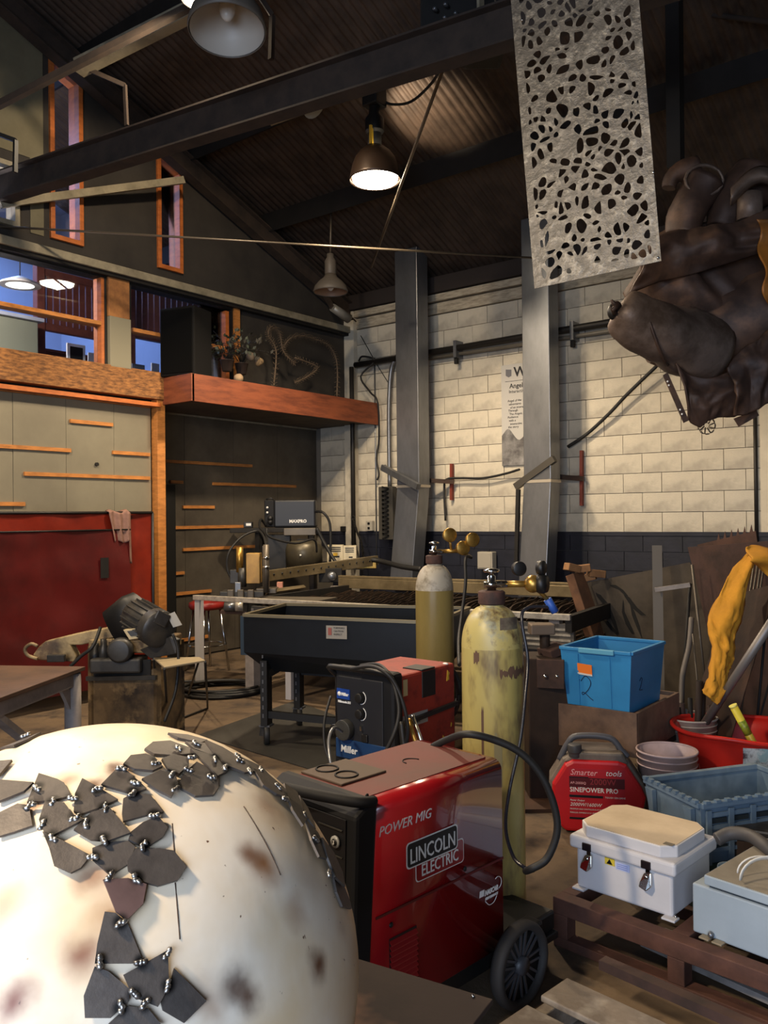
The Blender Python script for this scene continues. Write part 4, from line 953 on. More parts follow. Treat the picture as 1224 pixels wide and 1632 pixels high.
# ================================================================== GAS BOTTLES
def bottle(label, d, px, r, hs, m, mshoulder, z0=0.):
    c = cw((px-612)/FPX*d, d, z0); t = thing('gas_cylinder', label, 'gas cylinder', c)
    prof = [(r*.9, 0), (r, .03), (r, hs)]
    sp = []
    for i in range(1, 9): g = i/8*math.pi/2*.93; sp.append((r*.30+(r*.70)*math.cos(g), hs+.155*math.sin(g)))
    MB().lathe(prof+[(r, hs+.001)], 48, c=c).build('body', m, t)
    MB().lathe([(r, hs)]+sp+[(.046, hs+.175)], 48, c=c, cap=False).build('shoulder', mshoulder, t)
    zt = hs+.16
    MB().lathe([(.046, zt), (.052, zt+.005), (.052, zt+.05), (.043, zt+.055)], 24, c=c).build('neck_ring', mat('rusty_ring', '4a3028', .8, col2='2e211c', scale=20), t, bev=.003)
    MB().lathe([(.018, zt+.05), (.018, zt+.07), (.024, zt+.065), (.024, zt+.085), (.016, zt+.09), (.016, zt+.11), (.008, zt+.115), (.008, zt+.13)], 16, c=c).build('valve', M_chrome, t)
    MB().tube([c+V((0, 0, zt+.078))-RT*.03, c+V((0, 0, zt+.078))+RT*.06], .014, 10).build('valve_outlet', M_chrome, t)
    hw = MB().lathe([(.008, zt+.122), (.030, zt+.124), (.033, zt+.130), (.030, zt+.136), (.008, zt+.14)], 18, c=c).build('handwheel', M_chrome, t)
    return t, c, zt
M_by = mat('yellow_bottle_paint', 'ab9c60', .38, col2='998a4c', scale=3, lo=.3, hi=.7, col3='6b5c40', s3=9, stretch=(1, 1, .35), bump=.03)
M_by2 = mat('dirty_yellow_bottle', '7a6a3c', .3, col2='8b7a48', scale=3, stretch=(1, 1, .3))
M_ws = mat('worn_white_shoulder', 'a59d8c', .5, col2='6d6350', scale=8, lo=.45, hi=.6)
t, c, zt = bottle('nearer fat yellow gas cylinder with chipped paint standing behind the red welder', 3.25, 782, .1185, 1.10, M_by, mat('yellow_shoulder', 'ab9c60', .4, col2='8b8a72', scale=10, lo=.5, hi=.62, col3='5b4a33', s3=14), .0)
# label & rust band
def patch(nm, g0, g1, z0, z1, m, par, r, c, jag=0, n=10):
    vs = []; rnd = random.Random(int(z0*1000))
    for i in range(n+1):
        g = g0+(g1-g0)*i/n; j0 = rnd.uniform(-jag, jag); j1 = rnd.uniform(-jag, jag)
        d = RT*math.sin(g)-FW*math.cos(g); vs += [c+d*r+V((0, 0, z0+j0)), c+d*r+V((0, 0, z1+j1))]
    MB().add(vs, [(2*i, 2*i+2, 2*i+3, 2*i+1) for i in range(n)], True).build(nm, m, par)
patch('old_label', .15, .95, 1.165, 1.22, mat('old_label_dark', '4f4338', .7, col2='6e6450', scale=30), t, .108, c)
patch('rust_scrape', .1, 1.35, 1.0, 1.03, mat('scrape_brown', '5a4232', .8), t, .1192, c, .012, 34)
patch('rust_scrape', -.75, -.55, 1.05, 1.09, mat('scrape_brown', '5a4232'), t, .1192, c, .01, 5)
patch('rust_scrape', -.5, -.42, .70, .88, mat('scrape_brown', '5a4232'), t, .1192, c, .02, 3)
patch('rust_scrape', -.1, .15, .62, .78, mat('grey_scrape', '7d7656', .7), t, .1191, c, .03, 6)
r0 = c+V((0, 0, zt+.078))+RT*.06
rg = thing('gas_regulator', 'black and brass regulator on the nearer yellow gas cylinder', 'regulator', r0)
MB().tube([r0, r0+RT*.09], .013, 10).build('stem', M_brass, rg)
MB().ball(r0+RT*.10, (.035, .035, .035), 12, 8).build('body', M_brass, rg)
MB().lathe([(0, 0), (.035, 0), (.038, .02), (.033, .035), (0, .035)], 18, axisM((RT+FW*-.6).normalized()), r0+RT*.12+V((0, 0, .0))).build('knob', M_blk, rg)
for o_, ax_ in ((RT*.04+V((0, 0, .06)), RT*.3-FW), (RT*.12+V((0, 0, .062)), RT*.8-FW*.5)):
    MB().lathe([(0, 0), (.026, 0), (.028, .025), (.024, .028), (0, .028)], 20, axisM(ax_.normalized()), r0+o_).build('gauge', M_blk, rg)
MB().tube([r0+RT*.10, r0+RT*.155-V((0, 0, .06))], .009, 8).build('outlet', M_brass, rg)
e = r0+RT*.155-V((0, 0, .06))
MB().tube([e, e+RT*.03-V((0, 0, .05))], .016, 8).build('blue_tape', mat('blue_tape', '2a4f9a', .5), rg)
hp = [e+RT*.01-V((0, 0, .03)), P(833, 975, 3.2), P(841, 1050, 3.15), P(837, 1110, 3.1), P(829, 1180, 3.05), P(812, 1260, 3.0), P(806, 1320, 2.95), P(818, 1365, 2.9), P(835, 1382, 2.85), P(851, 1388, 2.85)]
solo(MB().tube(smooth(hp, 7), .0065, 7), 'gas_hose', mat('dark_glossy_hose', '26262b', .25), 'thin glossy hose hanging down from the regulator of the nearer cylinder', 'hose', hp[-1])
t, c, zt = bottle('farther yellow gas cylinder with worn white shoulder behind the small welder', 5.2, 691, .1175, 1.15, M_by2, M_ws)
r0 = c+V((0, 0, zt+.078))+RT*.06
rg = thing('gas_regulator', 'brass twin gauge regulator on the farther cylinder', 'regulator', r0)
MB().tube([r0, r0+RT*.10], .012, 10).build('stem', M_brass, rg)
for dx, dz in ((.03, .10), (.11, .02), (.17, .07)):
    MB().lathe([(0, 0), (.040, 0), (.045, .03), (.04, .034), (0, .034)], 22, axisM((RT*.3-FW).normalized()), r0+RT*dx+V((0, 0, dz))).build('gauge', M_brass, rg)
MB().tube([r0+RT*.10, r0+RT*.17-V((0, 0, .04))], .01, 8).build('outlet', M_brass, rg)
MB().tube([r0+RT*.05, r0+RT*.03+V((0, 0, .10))], .008, 8).build('gauge_stem', M_brass, rg)
hp = [r0+RT*.17-V((0, 0, .04)), P(742, 890, 5.1), P(742, 930, 5.0), P(736, 980, 4.9), P(731, 1020, 4.7), P(732, 1060, 4.4)]
solo(MB().tube(smooth(hp, 6), .010, 7), 'gas_hose', M_rub, 'black hose hanging from the brass regulator of the farther cylinder', 'hose', hp[-1])

# ================================================================== SMALL RED WELDER (behind)
M_mred = mat('worn_red_paint', '98301f', .55, col2='83281c', scale=6, lo=.3, hi=.7, col3='6e2018', s3=14, bump=.1, bscale=60)
a = cw((531-612)/FPX*3.78, 3.78, 0); b = cw((628-612)/FPX*3.56, 3.56, 0); e = (b-a).normalized(); yaw = math.atan2(e.y, e.x)
Wm = (b-a).length; Lm = .46; z0 = .50; Hm = .43
t = thing('small_welder', 'smaller red and black wire welder with control knobs behind the big welder', 'welder', V((a.x, a.y, z0)), yaw)
# local: x across the front, y depth, z up
LB().span((.012, .05, 0), (Wm-.012, Lm, Hm-.01)).build('case', M_mred, t, bev=.012)
LB().span((0, -.01, -.02), (Wm, .055, Hm+.01)).build('front_bezel', M_black_pl, t, bev=.018)
LB().span((.025, -.016, .12), (Wm-.06, -.008, Hm-.03)).build('control_panel', mat('charcoal_panel', '1d1e22', .5), t, bev=.004)
LB().span((.02, -.02, .04), (Wm-.03, -.008, .125)).build('blue_band', mat('blue_label', '16365c', .45), t, bev=.003)
LB().span((.03, -.021, .30), (.105, -.0165, .345)).build('blue_badge', mat('blue_badge', '173a80', .45), t)
text('Miller', .042, M_white, t, (.05, -.0215, .068), (1, 0, 0), (0, 0, 1), off=.001, local=True, shear=.1)
text('Miller', .018, M_white, t, (.058, -.022, .316), (1, 0, 0), (0, 0, 1), off=.001, local=True)
text('Millermatic 211', .012, M_white, t, (.034, -.017, .283), (1, 0, 0), (0, 0, 1), off=.001, local=True)
LB().lathe([(0, 0), (.010, 0), (.010, .003), (0, .003)], 16, axisM((0, -1, 0)), (.047, -.0215, .322)).build('logo_disc', M_white, t)
for z in (.318, .248):
    k_ = LB().lathe([(0, 0), (.022, 0), (.020, .022), (0, .022)], 20, axisM((0, -1, 0)), (.168, -.016, z)).build('control_knob', M_blk, t, bev=.002)
    LB().tube([(.168+.029*math.cos(g), -.018, z+.029*math.sin(g)) for g in [-1.6+i*.3 for i in range(10)]], .0022, 5).build('scale_ring', M_white, k_)
LB().box((.175, -.02, .187), (.010, .02, .02)).build('switch', M_chrome, t)
LB().box((.19, -.02, .145), (.035, .01, .035)).build('socket', M_blk, t, bev=.004)
LB().lathe([(.030, 0), (.045, .0), (.045, .035), (.030, .035)], 22, axisM((0, -1, 0)), (.085, -.016, .17)).build('gun_connector', mat('grey_collar', '34332f', .5), t, bev=.003)
LB().lathe([(.018, 0), (.022, .0), (.022, .03), (.018, .03)], 16, axisM((0, -1, 0)), (.03, -.016, .165)).build('side_connector', M_blk, t)
for i in range(5): LB().span((.03, -.014, .028-.011*i-.01), (Wm-.05, -.006, .034-.011*i-.01)).build('louvre', M_motor, t)
LB().tube(smooth([(.01, .0, Hm-.03), (.008, -.035, Hm+.0), (.03, -.04, Hm+.012), (Wm-.03, -.04, Hm+.012), (Wm-.008, -.035, Hm), (Wm-.01, 0, Hm-.03)], 4), .013, 10).build('front_handle', M_blk, t)
LB().span((Wm-.014, .20, .30), (Wm-.008, .30, Hm-.015)).build('side_latch', M_blk, t, bev=.003)
LB().span((Wm-.12, .20, Hm-.012), (Wm-.010, .30, Hm-.004)).build('top_latch', M_blk, t, bev=.003)
LB().bar((Wm-.004, .03, .215), (Wm-.004, Lm+.0, .235), .02, .018).build('strap', M_rub, t)
LB().span((Wm-.0125, .06, .19), (Wm-.0105, .24, .245)).build('side_sticker', mat('sticker_grey', '8d8a86', .5), t)
tt = text('Miller', .05, mat('dark_letter', '2a2520', .5), t, (Wm-.0095, .075, .20), (0, 1, 0), (0, 0, 1), local=True, shear=.1)
for y, z, s_ in ((.39, .345, .05), (.10, .03, .05), (.35, .06, .045), (.42, .13, .02)):
    LB().prism([(Wm-.0125, y, z), (Wm-.0125, y+s_*.4, z+.005), (Wm-.0125, y+s_*.35, z+s_*.5), (Wm-.0125, y+s_*.5, z+s_*.7), (Wm-.0125, y+s_*.15, z+s_), (Wm-.0125, y+s_*.05, z+s_*.4)], V((.002, 0, 0))).build('torn_sticker', M_yel, t)
LB().span((Wm-.0125, .065, .33), (Wm-.0105, .095, .40)).build('warning_sticker', mat('pale_sticker', 'a99a70', .6), t)
LB().ball((Wm-.03, .41, Hm-.01), (.015, .012, .006), 8, 6).build('tape_blob', M_white, t)
cab = [P(560, 1066, 3.6), P(590, 1062, 3.5), P(612, 1070, 3.4), P(630, 1090, 3.38), P(645, 1130, 3.36), P(650, 1170, 3.36), P(640, 1215, 3.36)]
solo(MB().tube(smooth(cab, 6), .008, 7), 'welder_cable', M_rub, 'black cable draped over the handle and right side of the small welder', 'cable', cab[-1])
cab = [P(575, 1061, 3.62), P(605, 1060, 3.5), P(625, 1085, 3.4), P(636, 1130, 3.34), P(628, 1170, 3.3), P(605, 1215, 3.3)]
solo(MB().tube(smooth(cab, 6), .008, 7), 'welder_cable', M_rub, 'second black cable crossing the right front corner of the small welder', 'cable', cab[-1])
cab = [P(529, 1160, 3.72), P(518, 1130, 3.7), P(522, 1190, 3.6), P(532, 1235, 3.5)]
cab = [P(527, 1110, 3.75), P(517, 1150, 3.65), P(518, 1190, 3.6), P(530, 1222, 3.55), P(545, 1240, 3.5)]
solo(MB().tube(smooth(cab, 6), .006, 7), 'welder_cable', M_rub, 'thin black cable hanging down the left side of the small welder', 'cable', cab[-1])
cab = [P(545, 1166, 3.6), P(532, 1160, 3.5), P(524, 1180, 3.45), P(527, 1215, 3.4), P(535, 1232, 3.4)]
solo(MB().tube(smooth(cab, 6), .007, 8), 'gun_cable', mat('silver_cable', '8f8f8c', .3, .6), 'shiny silver and black gun cable curving out of the small welder front', 'cable', cab[-1])
cab = [P(655, 1140, 3.5), P(665, 1165, 3.4), P(672, 1200, 3.3)]
t2 = thing('ground_clamp', 'brass jawed ground clamp hanging on the side of the small welder', 'clamp', cab[-1])
MB().tube(smooth([P(652, 1146, 3.42), P(660, 1175, 3.38), P(672, 1203, 3.36)], 4), .010, 8).build('jaw', M_brass, t2)
MB().tube(smooth([P(657, 1140, 3.42), P(668, 1170, 3.38), P(676, 1200, 3.36)], 4), .008, 8).build('arm', M_chrome, t2)
MB().tube(smooth([P(640, 1150, 3.42), P(643, 1180, 3.4), P(648, 1210, 3.38)], 4), .014, 8).build('lever', M_blk, t2)
# cable coil hung behind the small welder
pts = []
cc = P(702, 1105, 4.05)
for i in range(100):
    g = i/100*2*math.pi*4; pts.append(cc+RT*(math.cos(g)*.09+.004*math.sin(i*.7))+V((0, 0, math.sin(g)*(.14+.01*math.sin(i*.21))))+FW*(-.03+.02*i/25))
pts = [p+RT*0 for p in pts]
solo(MB().tube(pts, .011, 6), 'cable_coil', M_rub, 'coil of black cable hung behind the small red welder', 'cable', cc-V((0, 0, .15)))
# cart under small welder
tc = thing('welder_cart', 'dark low cart under the small welder, mostly hidden', 'cart', V((a.x, a.y, 0)), yaw)
LB().span((-.02, -.02, .455), (Wm+.02, Lm+.02, .478)).build('top_tray', M_blk, tc, bev=.004)
for x in (0, Wm-.03):
    for y in (0, Lm-.03): LB().span((x, y, .06), (x+.03, y+.03, .455)).build('post', M_blk, tc)
LB().span((-.02, -.02, .14), (Wm+.02, Lm+.02, .16)).build('bottom_tray', M_blk, tc)
for x in (.02, Wm-.02):
    for y in (.03, Lm-.03): LB().lathe([(0, -.012), (.04, -.012), (.04, .012), (0, .012)], 14, axisM((1, 0, 0)), (x, y, .04)).build('wheel', M_rub, tc)

# ================================================================== BIG RED WELDER
M_lred = mat('glossy_red_paint', '8c1016', .22, col2='7c0f14', scale=2, coat=.6, bump=.03, bscale=3)
M_lredt = mat('dusty_red_top', '5e2019', .65, col2='47291f', scale=3, lo=.4, hi=.75)
fr = cw(-.036, 2.36, 0); bk = cw(.37, 2.765, 0)
e = (bk-fr); LL = e.length; e.normalize(); yaw = math.atan2(e.y, e.x)
# local frame: +x toward the rear, +y = left side (away from viewer), right side face at y=0
t = thing('big_welder', 'large glossy red wire welder on wheels in the foreground', 'welder', V((fr.x, fr.y, 0)), yaw)
LL = .585; WW = .39; Zb = .19; Zt2 = .80
b = LB(); r_ = .035
sec = [(0, Zb), (0, Zt2-r_)]+[(r_-r_*math.cos(g), Zt2-r_+r_*math.sin(g)) for g in (.3, .6, .9, 1.2, 1.5708)]+[(WW-r_+r_*math.sin(g), Zt2-r_+r_*math.cos(g)) for g in (0, .4, .8, 1.2, 1.5708)]+[(WW, Zb)]
n = len(sec); vs = [(-.0-(.10)*(Zt2-z)/(Zt2-Zb)*0+.04*(1-(z-Zb)/(Zt2-Zb))*-1, y, z) for y, z in sec]+[(LL, y, z) for y, z in sec]
b.add(vs, [(i, i+1, i+1+n, i+n) for i in range(n-1)], True); b.add(vs, [tuple(range(n))[::-1], tuple(range(n, 2*n)), (n-1, 0, n, 2*n-1)])
case = b.build('case', M_lred, t)
# dusty top plate, seam, panels
LB().span((.02, .05, Zt2-.001), (LL-.02, WW-.03, Zt2+.0025)).build('top_panel', M_lredt, t, bev=.001)
LB().span((.03, .17, Zt2+.002), (.22, WW-.03, Zt2+.010)).build('tray_mat', mat('tray_brown', '4a3a2c', .7), t, bev=.003)
for y in (.225, .315): LB().tube([(.10+.035*math.cos(g), y+.035*math.sin(g), Zt2+.012) for g in [i*.35 for i in range(18)]], .003, 5, close=True).build('cup_ring', M_dark, t)
LB().tube([(.36+.03*math.cos(g), .19+.035*math.sin(g), Zt2+.004) for g in [i*.35 for i in range(10)]], .002, 4).build('lift_mark', M_dark, t)
LB().span((.0, -.004, .475), (LL, -.0005, .482)).build('case_seam', mat('dark_red_seam', '5a0c10', .4), case)
for x, z in ((.06, .44), (.39, .50), (.02, .80)): LB().ball((x, -.002, z) if z < .7 else (x, .05, Zt2+.004), (.008, .004, .008), 8, 6).build('screw', M_blk, case)
for i in range(11):
    LB().prism([(.055, -.001, .395-.0155*i), (.165, -.001, .395-.0155*i), (.165, -.009, .385-.0155*i), (.055, -.009, .385-.0155*i)], V((0, 0, -.003))).build('louvre', mat('louvre_red', '94181c', .4), case)
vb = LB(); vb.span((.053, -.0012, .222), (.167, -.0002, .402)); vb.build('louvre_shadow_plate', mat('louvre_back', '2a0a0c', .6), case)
# front: black sloped bezel
b = LB(); fx0 = -.055
pf = [(-.10, Zb+.02), (-.075, Zt2-.02), (-.02, Zt2+.012), (.012, Zt2+.012), (-.035, Zb)]
b.prism([(x, -.006, z) for x, z in pf], V((0, WW+.012, 0))); b.build('front_bezel', M_black_pl, t, bev=.012)
LB().prism([(-.083, .03, .56), (-.077, .03, .765), (-.077, WW-.03, .765), (-.083, WW-.03, .56)], V((-.004, 0, 0))).build('control_panel', mat('dark_panel', '131316', .4), t)
LB().prism([(-.094, .03, .25), (-.085, .03, .52), (-.085, WW-.03, .52), (-.094, WW-.03, .25)], V((-.004, 0, 0))).build('lower_panel', mat('dark_panel', '131316'), t)
LB().tube(smooth([(-.03, WW+.01, Zt2-.03), (-.09, WW+.01, Zt2+.0), (-.13, WW, Zt2+.02), (-.13, WW*.5, Zt2+.025), (-.06, .02, Zt2+.015), (.0, -.0, Zt2+.006)], 5), .016, 10).build('front_handle', M_black_pl, t)
kb = LB().lathe([(.026, 0), (.030, .0), (.030, .006), (.026, .006)], 22, axisM((-1, 0, 0)), (-.086, .15, .62)).build('dial_ring', mat('dial_red', 'a02028', .5), t)
LB().lathe([(0, 0), (.020, 0), (.018, .02), (0, .02)], 20, axisM((-1, 0, 0)), (-.087, .15, .62)).build('dial', M_blk, t)
LB().lathe([(0, 0), (.017, 0), (.017, .006), (0, .006)], 20, axisM((-1, 0, 0)), (-.086, .065, .70)).build('round_badge', mat('badge_grey', '8a8a88', .4), t)
LB().lathe([(0, 0), (.010, 0), (.010, .008), (0, .008)], 14, axisM((-1, 0, 0)), (-.086, .065, .70)).build('badge_centre', M_blk, t)
text('3', .016, M_white, t, (-.0955, .070, .694), (0, -1, 0), (0, 0, 1), local=True)
for i, z in enumerate((.735, .66, .60)): LB().box((-.086, .09, z), (.004, .10, .003)).build('panel_line', M_motor, t)
LB().lathe([(0, 0), (.03, 0), (.03, .03), (0, .03)], 18, axisM((-1, 0, 0)), (-.095, .12, .46)).build('gun_socket', M_motor, t)
# lettering on side (x to the right as seen)
S_ = lambda body, s, x, z, m=M_white, sh=.25, off=.002, nm='lettering', o_=-.0035, sx=1: text(body, s, m, t, (x, o_, z), (1, 0, 0), (0, 0, 1), nm, shear=sh, off=off, local=True, sx=sx)
S_('POWER MIG', .040, .012, .702, sx=1.0, off=.0)
def badge(pts, m, o_, nm): LB().prism([(x, -o_, z) for x, z in pts], V((0, -.0008, 0))).build(nm, m, t)
def rr(x0, z0, x1, z1, r=.01, n=3):
    out = []
    for cx, cz, g0 in ((x1-r, z1-r, 0), (x0+r, z1-r, 90), (x0+r, z0+r, 180), (x1-r, z0+r, 270)):
        for i in range(n+1): g = math.radians(g0+90*i/n); out.append((cx+r*math.cos(g), cz+r*math.sin(g)))
    return out
M_bk = mat('badge_black', '0d0d0e', .4)
badge(rr(.165, .525, .385, .60, .012), M_white, .0008, 'badge_border'); badge(rr(.168, .528, .382, .597, .011), M_lred, .0016, 'badge_field')
badge(rr(.125, .575, .355, .652, .012), M_white, .0022, 'badge_border'); badge(rr(.129, .579, .351, .648, .011), M_bk, .0028, 'badge_field')
S_('LINCOLN', .062, .138, .589, sh=0, off=.0004, o_=-.0042, sx=.77)
S_('ELECTRIC', .050, .188, .539, sh=0, off=.0003, o_=-.0032, sx=.78)
S_('NASCAR', .022, .485, .385, sh=.3, off=.001, sx=.8)
S_('PERFORMANCE', .011, .487, .370, sh=.3, off=.0005, sx=.85)
badge([(.46, .385), (.483, .385), (.486, .405), (.463, .405)], M_white, .001, 'logo_bars')
LB().tube([(.555+.02*math.cos(g), -.0015, .405+.02*math.sin(g)) for g in [-1.3+i*.32 for i in range(12)]], .0015, 4).build('logo_swoosh', M_white, t)
LB().tube(smooth([(.49, -.0015, .366), (.51, -.0015, .348), (.535, -.0015, .35), (.55, -.0015, .366)], 3), .0014, 4).build('logo_swoosh', M_white, t)
# undercarriage, axle, wheels, bottle rack
LB().span((-.03, .02, .12), (LL+.33, WW-.02, .19)).build('undercarriage', M_blk, t, bev=.01)
LB().span((LL, .0, .10), (LL+.32, WW, .125)).build('bottle_platform', M_blk, t, bev=.004)
LB().tube([(LL+.02, -.05, .135), (LL+.02, WW+.05, .135)], .012, 10).build('axle', M_chrome, t)
for y in (-.05, WW+.05):
    w = LB().lathe([(.115, -.024), (.130, -.022), (.137, -.010), (.137, .010), (.130, .022), (.115, .024), (.108, .01), (.108, -.01), (.115, -.024)], 48, axisM((0, 1, 0)), (LL+.02, y, .138), cap=False).build('wheel', mat('grey_rubber_tyre', '2e2b29', .7), t)
    LB().lathe([(0, -.02), (.028, -.02), (.03, .0), (.028, .02), (0, .02)], 20, axisM((0, 1, 0)), (LL+.02, y, .138)).build('hub', mat('wheel_plastic', '3a3a3d', .45), w)
    for i in range(9):
        g = i*2*math.pi/9; c_ = V((LL+.02, y, .138)); d_ = V((math.cos(g), 0, math.sin(g))); d2 = V((-math.sin(g), 0, math.cos(g)))
        for s_ in (-1, 1): LB().bar(c_+d_*.022+d2*s_*.008, c_+d_*.110+d2*s_*.016*0+d2*s_*.014, .008, .012, (0, 1, 0)).build('spoke', mat('wheel_plastic', '232123'), w)
    LB().lathe([(0, -.001), (.108, -.001), (.108, .001), (0, .001)], 40, axisM((0, 1, 0)), (LL+.02, y, .138)).build('wheel_disc', M_blk, w)
for y in (.04, WW-.04): LB().lathe([(0, -.015), (.05, -.015), (.05, .015), (0, .015)], 18, axisM((0, 1, 0)), (.04, y, .05)).build('front_caster', M_rub, t)
LB().span((LL+.13, -.02, .10), (LL+.20, .05, .21)).build('wheel_guard', M_blk, t, bev=.01)
# thick power cable
cab = [P(690, 1190, 2.95), P(715, 1178, 2.9), P(745, 1170, 2.8), P(790, 1180, 2.8), P(830, 1200, 2.8), P(862, 1235, 2.8), P(882, 1280, 2.8), P(888, 1325, 2.8), P(872, 1368, 2.8), P(848, 1384, 2.8), P(838, 1388, 2.85)]
solo(MB().tube(smooth(cab, 6), .0125, 10), 'power_cable', M_rub, 'thick black cable looping in a wide arc right of the red welder', 'cable', cab[-1])
# ================================================================== FOREGROUND: DOME ON STEEL PLATE
ZP = .60
q1 = az(786, 1592, ZP); q2 = az(545, 1520, ZP); q3 = az(690, 1640, ZP)
ea = (q1-q2).normalized(); eb = V((ea.y, -ea.x, 0)); eb = eb if eb.dot(FW) < 0 else -eb
tb = thing('plate_table', 'dark rusty steel plate table under the white dome', 'table', V((q1.x, q1.y, 0))-ea*.8+eb*.4)
pts = [q1, q1-ea*1.75, q1-ea*1.75+eb*1.0, q1+eb*1.0]
M_pl = mat('dark_plate_steel', '3a2f2a', .75, .1, spec=.25, col2='2a2421', scale=3, bump=.1, bscale=20, col3='6d5244', s3=4)
MB().prism(pts, V((0, 0, -.012))).build('tabletop', M_pl, tb, bev=.002)
for s_ in (-.12, -1.6):
    for u_ in (.12, .88):
        p = q1+ea*s_+eb*u_; MB().span(V((p.x-.03, p.y-.03, 0)), V((p.x+.03, p.y+.03, ZP-.012))).build('leg', M_rust, tb)
MB().bar(q1-ea*.1+eb*.1-V((0, 0, .04)), q1-ea*1.65+eb*.1-V((0, 0, .04)), .04, .05).build('apron', M_rust, tb)
MB().ball(az(754, 1589, ZP)+V((0, 0, .002)), .004, 8, 6).build('weld_spatter', M_chrome, tb)
DC = cw(-.475, 1.40, .845); DR = V((.425, .425, .405))
def dome_hit(px, py, off=0.):
    r = ray(px, py).normalized(); o = CAM-DC
    # scale space to a unit sphere
    k = V((1/(DR.x+off), 1/(DR.y+off), 1/(DR.z+off))); O = V((o.x*k.x, o.y*k.y, o.z*k.z)); D_ = V((r.x*k.x, r.y*k.y, r.z*k.z))
    a = D_.dot(D_); b = 2*O.dot(D_); c = O.dot(O)-1; disc = b*b-4*a*c
    if disc < 0:
        tt_ = -b/(2*a); p = O+D_*tt_; p.normalize(); return DC+V((p.x/k.x, p.y/k.y, p.z/k.z))
    tt_ = (-b-math.sqrt(disc))/(2*a); return CAM+r*tt_
def dn(p): v = p-DC; return V((v.x/DR.x**2, v.y/DR.y**2, v.z/DR.z**2)).normalized()
# dome material with burn marks at fixed places on the shell
def dome_mat():
    m = bpy.data.materials.new('scorched_white_shell'); m.use_nodes = True; N = m.node_tree.nodes; L = m.node_tree.links
    b = N['Principled BSDF']; b.inputs['Roughness'].default_value = .42
    tc = N.new('ShaderNodeTexCoord')
    def noise_(sc, det=5):
        n = N.new('ShaderNodeTexNoise'); n.inputs['Scale'].default_value = sc; n.inputs['Detail'].default_value = det; L.new(tc.outputs['Object'], n.inputs['Vector']); return n
    r = N.new('ShaderNodeValToRGB'); n1 = noise_(5); L.new(n1.outputs['Fac'], r.inputs[0])
    r.color_ramp.elements[0].position = .35; r.color_ramp.elements[1].position = .62
    r.color_ramp.elements[0].color = lin('e2c9a2'); r.color_ramp.elements[1].color = lin('efe2cd')
    col = r.outputs[0]
    nd = noise_(14, 4); vm = N.new('ShaderNodeVectorMath'); vm.operation = 'MULTIPLY_ADD'; L.new(nd.outputs['Color'], vm.inputs[0]); vm.inputs[1].default_value = (.05, .05, .05); 
    L.new(tc.outputs['Object'], vm.inputs[2])
    marks = [((420, 1375), .030, 1, '9a6e4a'), ((400, 1360), .022, .8, '7a5238'), ((507, 1535), .022, 1, '6e4a33'), ((380, 1570), .022, 1, '4a3026'), ((395, 1590), .018, 1, '5a3c2c'), ((130, 1520), .026, .9, '7d4c34'), ((148, 1395), .022, .8, '8a5c40'), ((180, 1222), .018, 1, '54382a'), ((190, 1230), .02, .7, '7a5238'), ((430, 1290), .03, .6, '9a6e4a'),
             ((160, 1455), .02, .6, 'a87c54'), ((20, 1600), .022, 1, '7d4c34'), ((490, 1400), .03, .35, 'a88464'), ((470, 1450), .022, .5, '9a6e4a'), ((5, 1440), .03, .6, 'a07450'), ((330, 1595), .025, .6, '9a7250'), ((475, 1240), .02, .5, '9a6e4a'), ((110, 1240), .018, .7, '7a5238'), ((60, 1280), .02, .8, 'a06a40'), ((545, 1480), .02, .35, 'a88464'), ((150, 1250), .016, .9, '6a462f'), ((25, 1180), .03, .4, 'a88464')]
    for (px, py), rad, st, c in marks:
        p = dome_hit(px, py)-V((DC.x, DC.y, ZP))
        d = N.new('ShaderNodeVectorMath'); d.operation = 'DISTANCE'; L.new(vm.outputs[0], d.inputs[0]); d.inputs[1].default_value = p+V((.025, .025, .025))
        mr = N.new('ShaderNodeMapRange'); mr.interpolation_type = 'SMOOTHSTEP'; L.new(d.outputs['Value'], mr.inputs[0]); mr.inputs[1].default_value = 0; mr.inputs[2].default_value = rad*1.7
        mr.inputs[3].default_value = st; mr.inputs[4].default_value = 0
        x = N.new('ShaderNodeMix'); x.data_type = 'RGBA'; L.new(mr.outputs[0], x.inputs['Factor']); L.new(col, x.inputs['A']); x.inputs['B'].default_value = lin(c); col = x.outputs['Result']
    n2 = noise_(70, 2); r2 = N.new('ShaderNodeValToRGB'); L.new(n2.outputs['Fac'], r2.inputs[0]); r2.color_ramp.elements[0].position = .73; r2.color_ramp.elements[1].position = .77
    x = N.new('ShaderNodeMix'); x.data_type = 'RGBA'; L.new(r2.outputs[0], x.inputs['Factor']); L.new(col, x.inputs['A']); x.inputs['B'].default_value = lin('6a4c38'); L.new(x.outputs['Result'], b.inputs['Base Color'])
    bp = N.new('ShaderNodeBump'); bp.inputs['Strength'].default_value = .25; bp.inputs['Distance'].default_value = .01; L.new(n1.outputs['Fac'], bp.inputs['Height']); L.new(bp.outputs[0], b.inputs['Normal']); return m
t = thing('scorched_dome', 'big scorched white dome partly covered by dark welded steel scales', 'sculpture', V((DC.x, DC.y, ZP)))
prof = []
for i in range(0, 41):
    g = math.pi/2-i/40*(math.pi/2+math.asin(min(1, (DC.z-ZP-.002)/DR.z)))
    prof.append((max(.0005, DR.x*math.cos(g)), DR.z*math.sin(g)))
MB().lathe(prof[::-1], 96, c=DC).build('shell', dome_mat(), t)
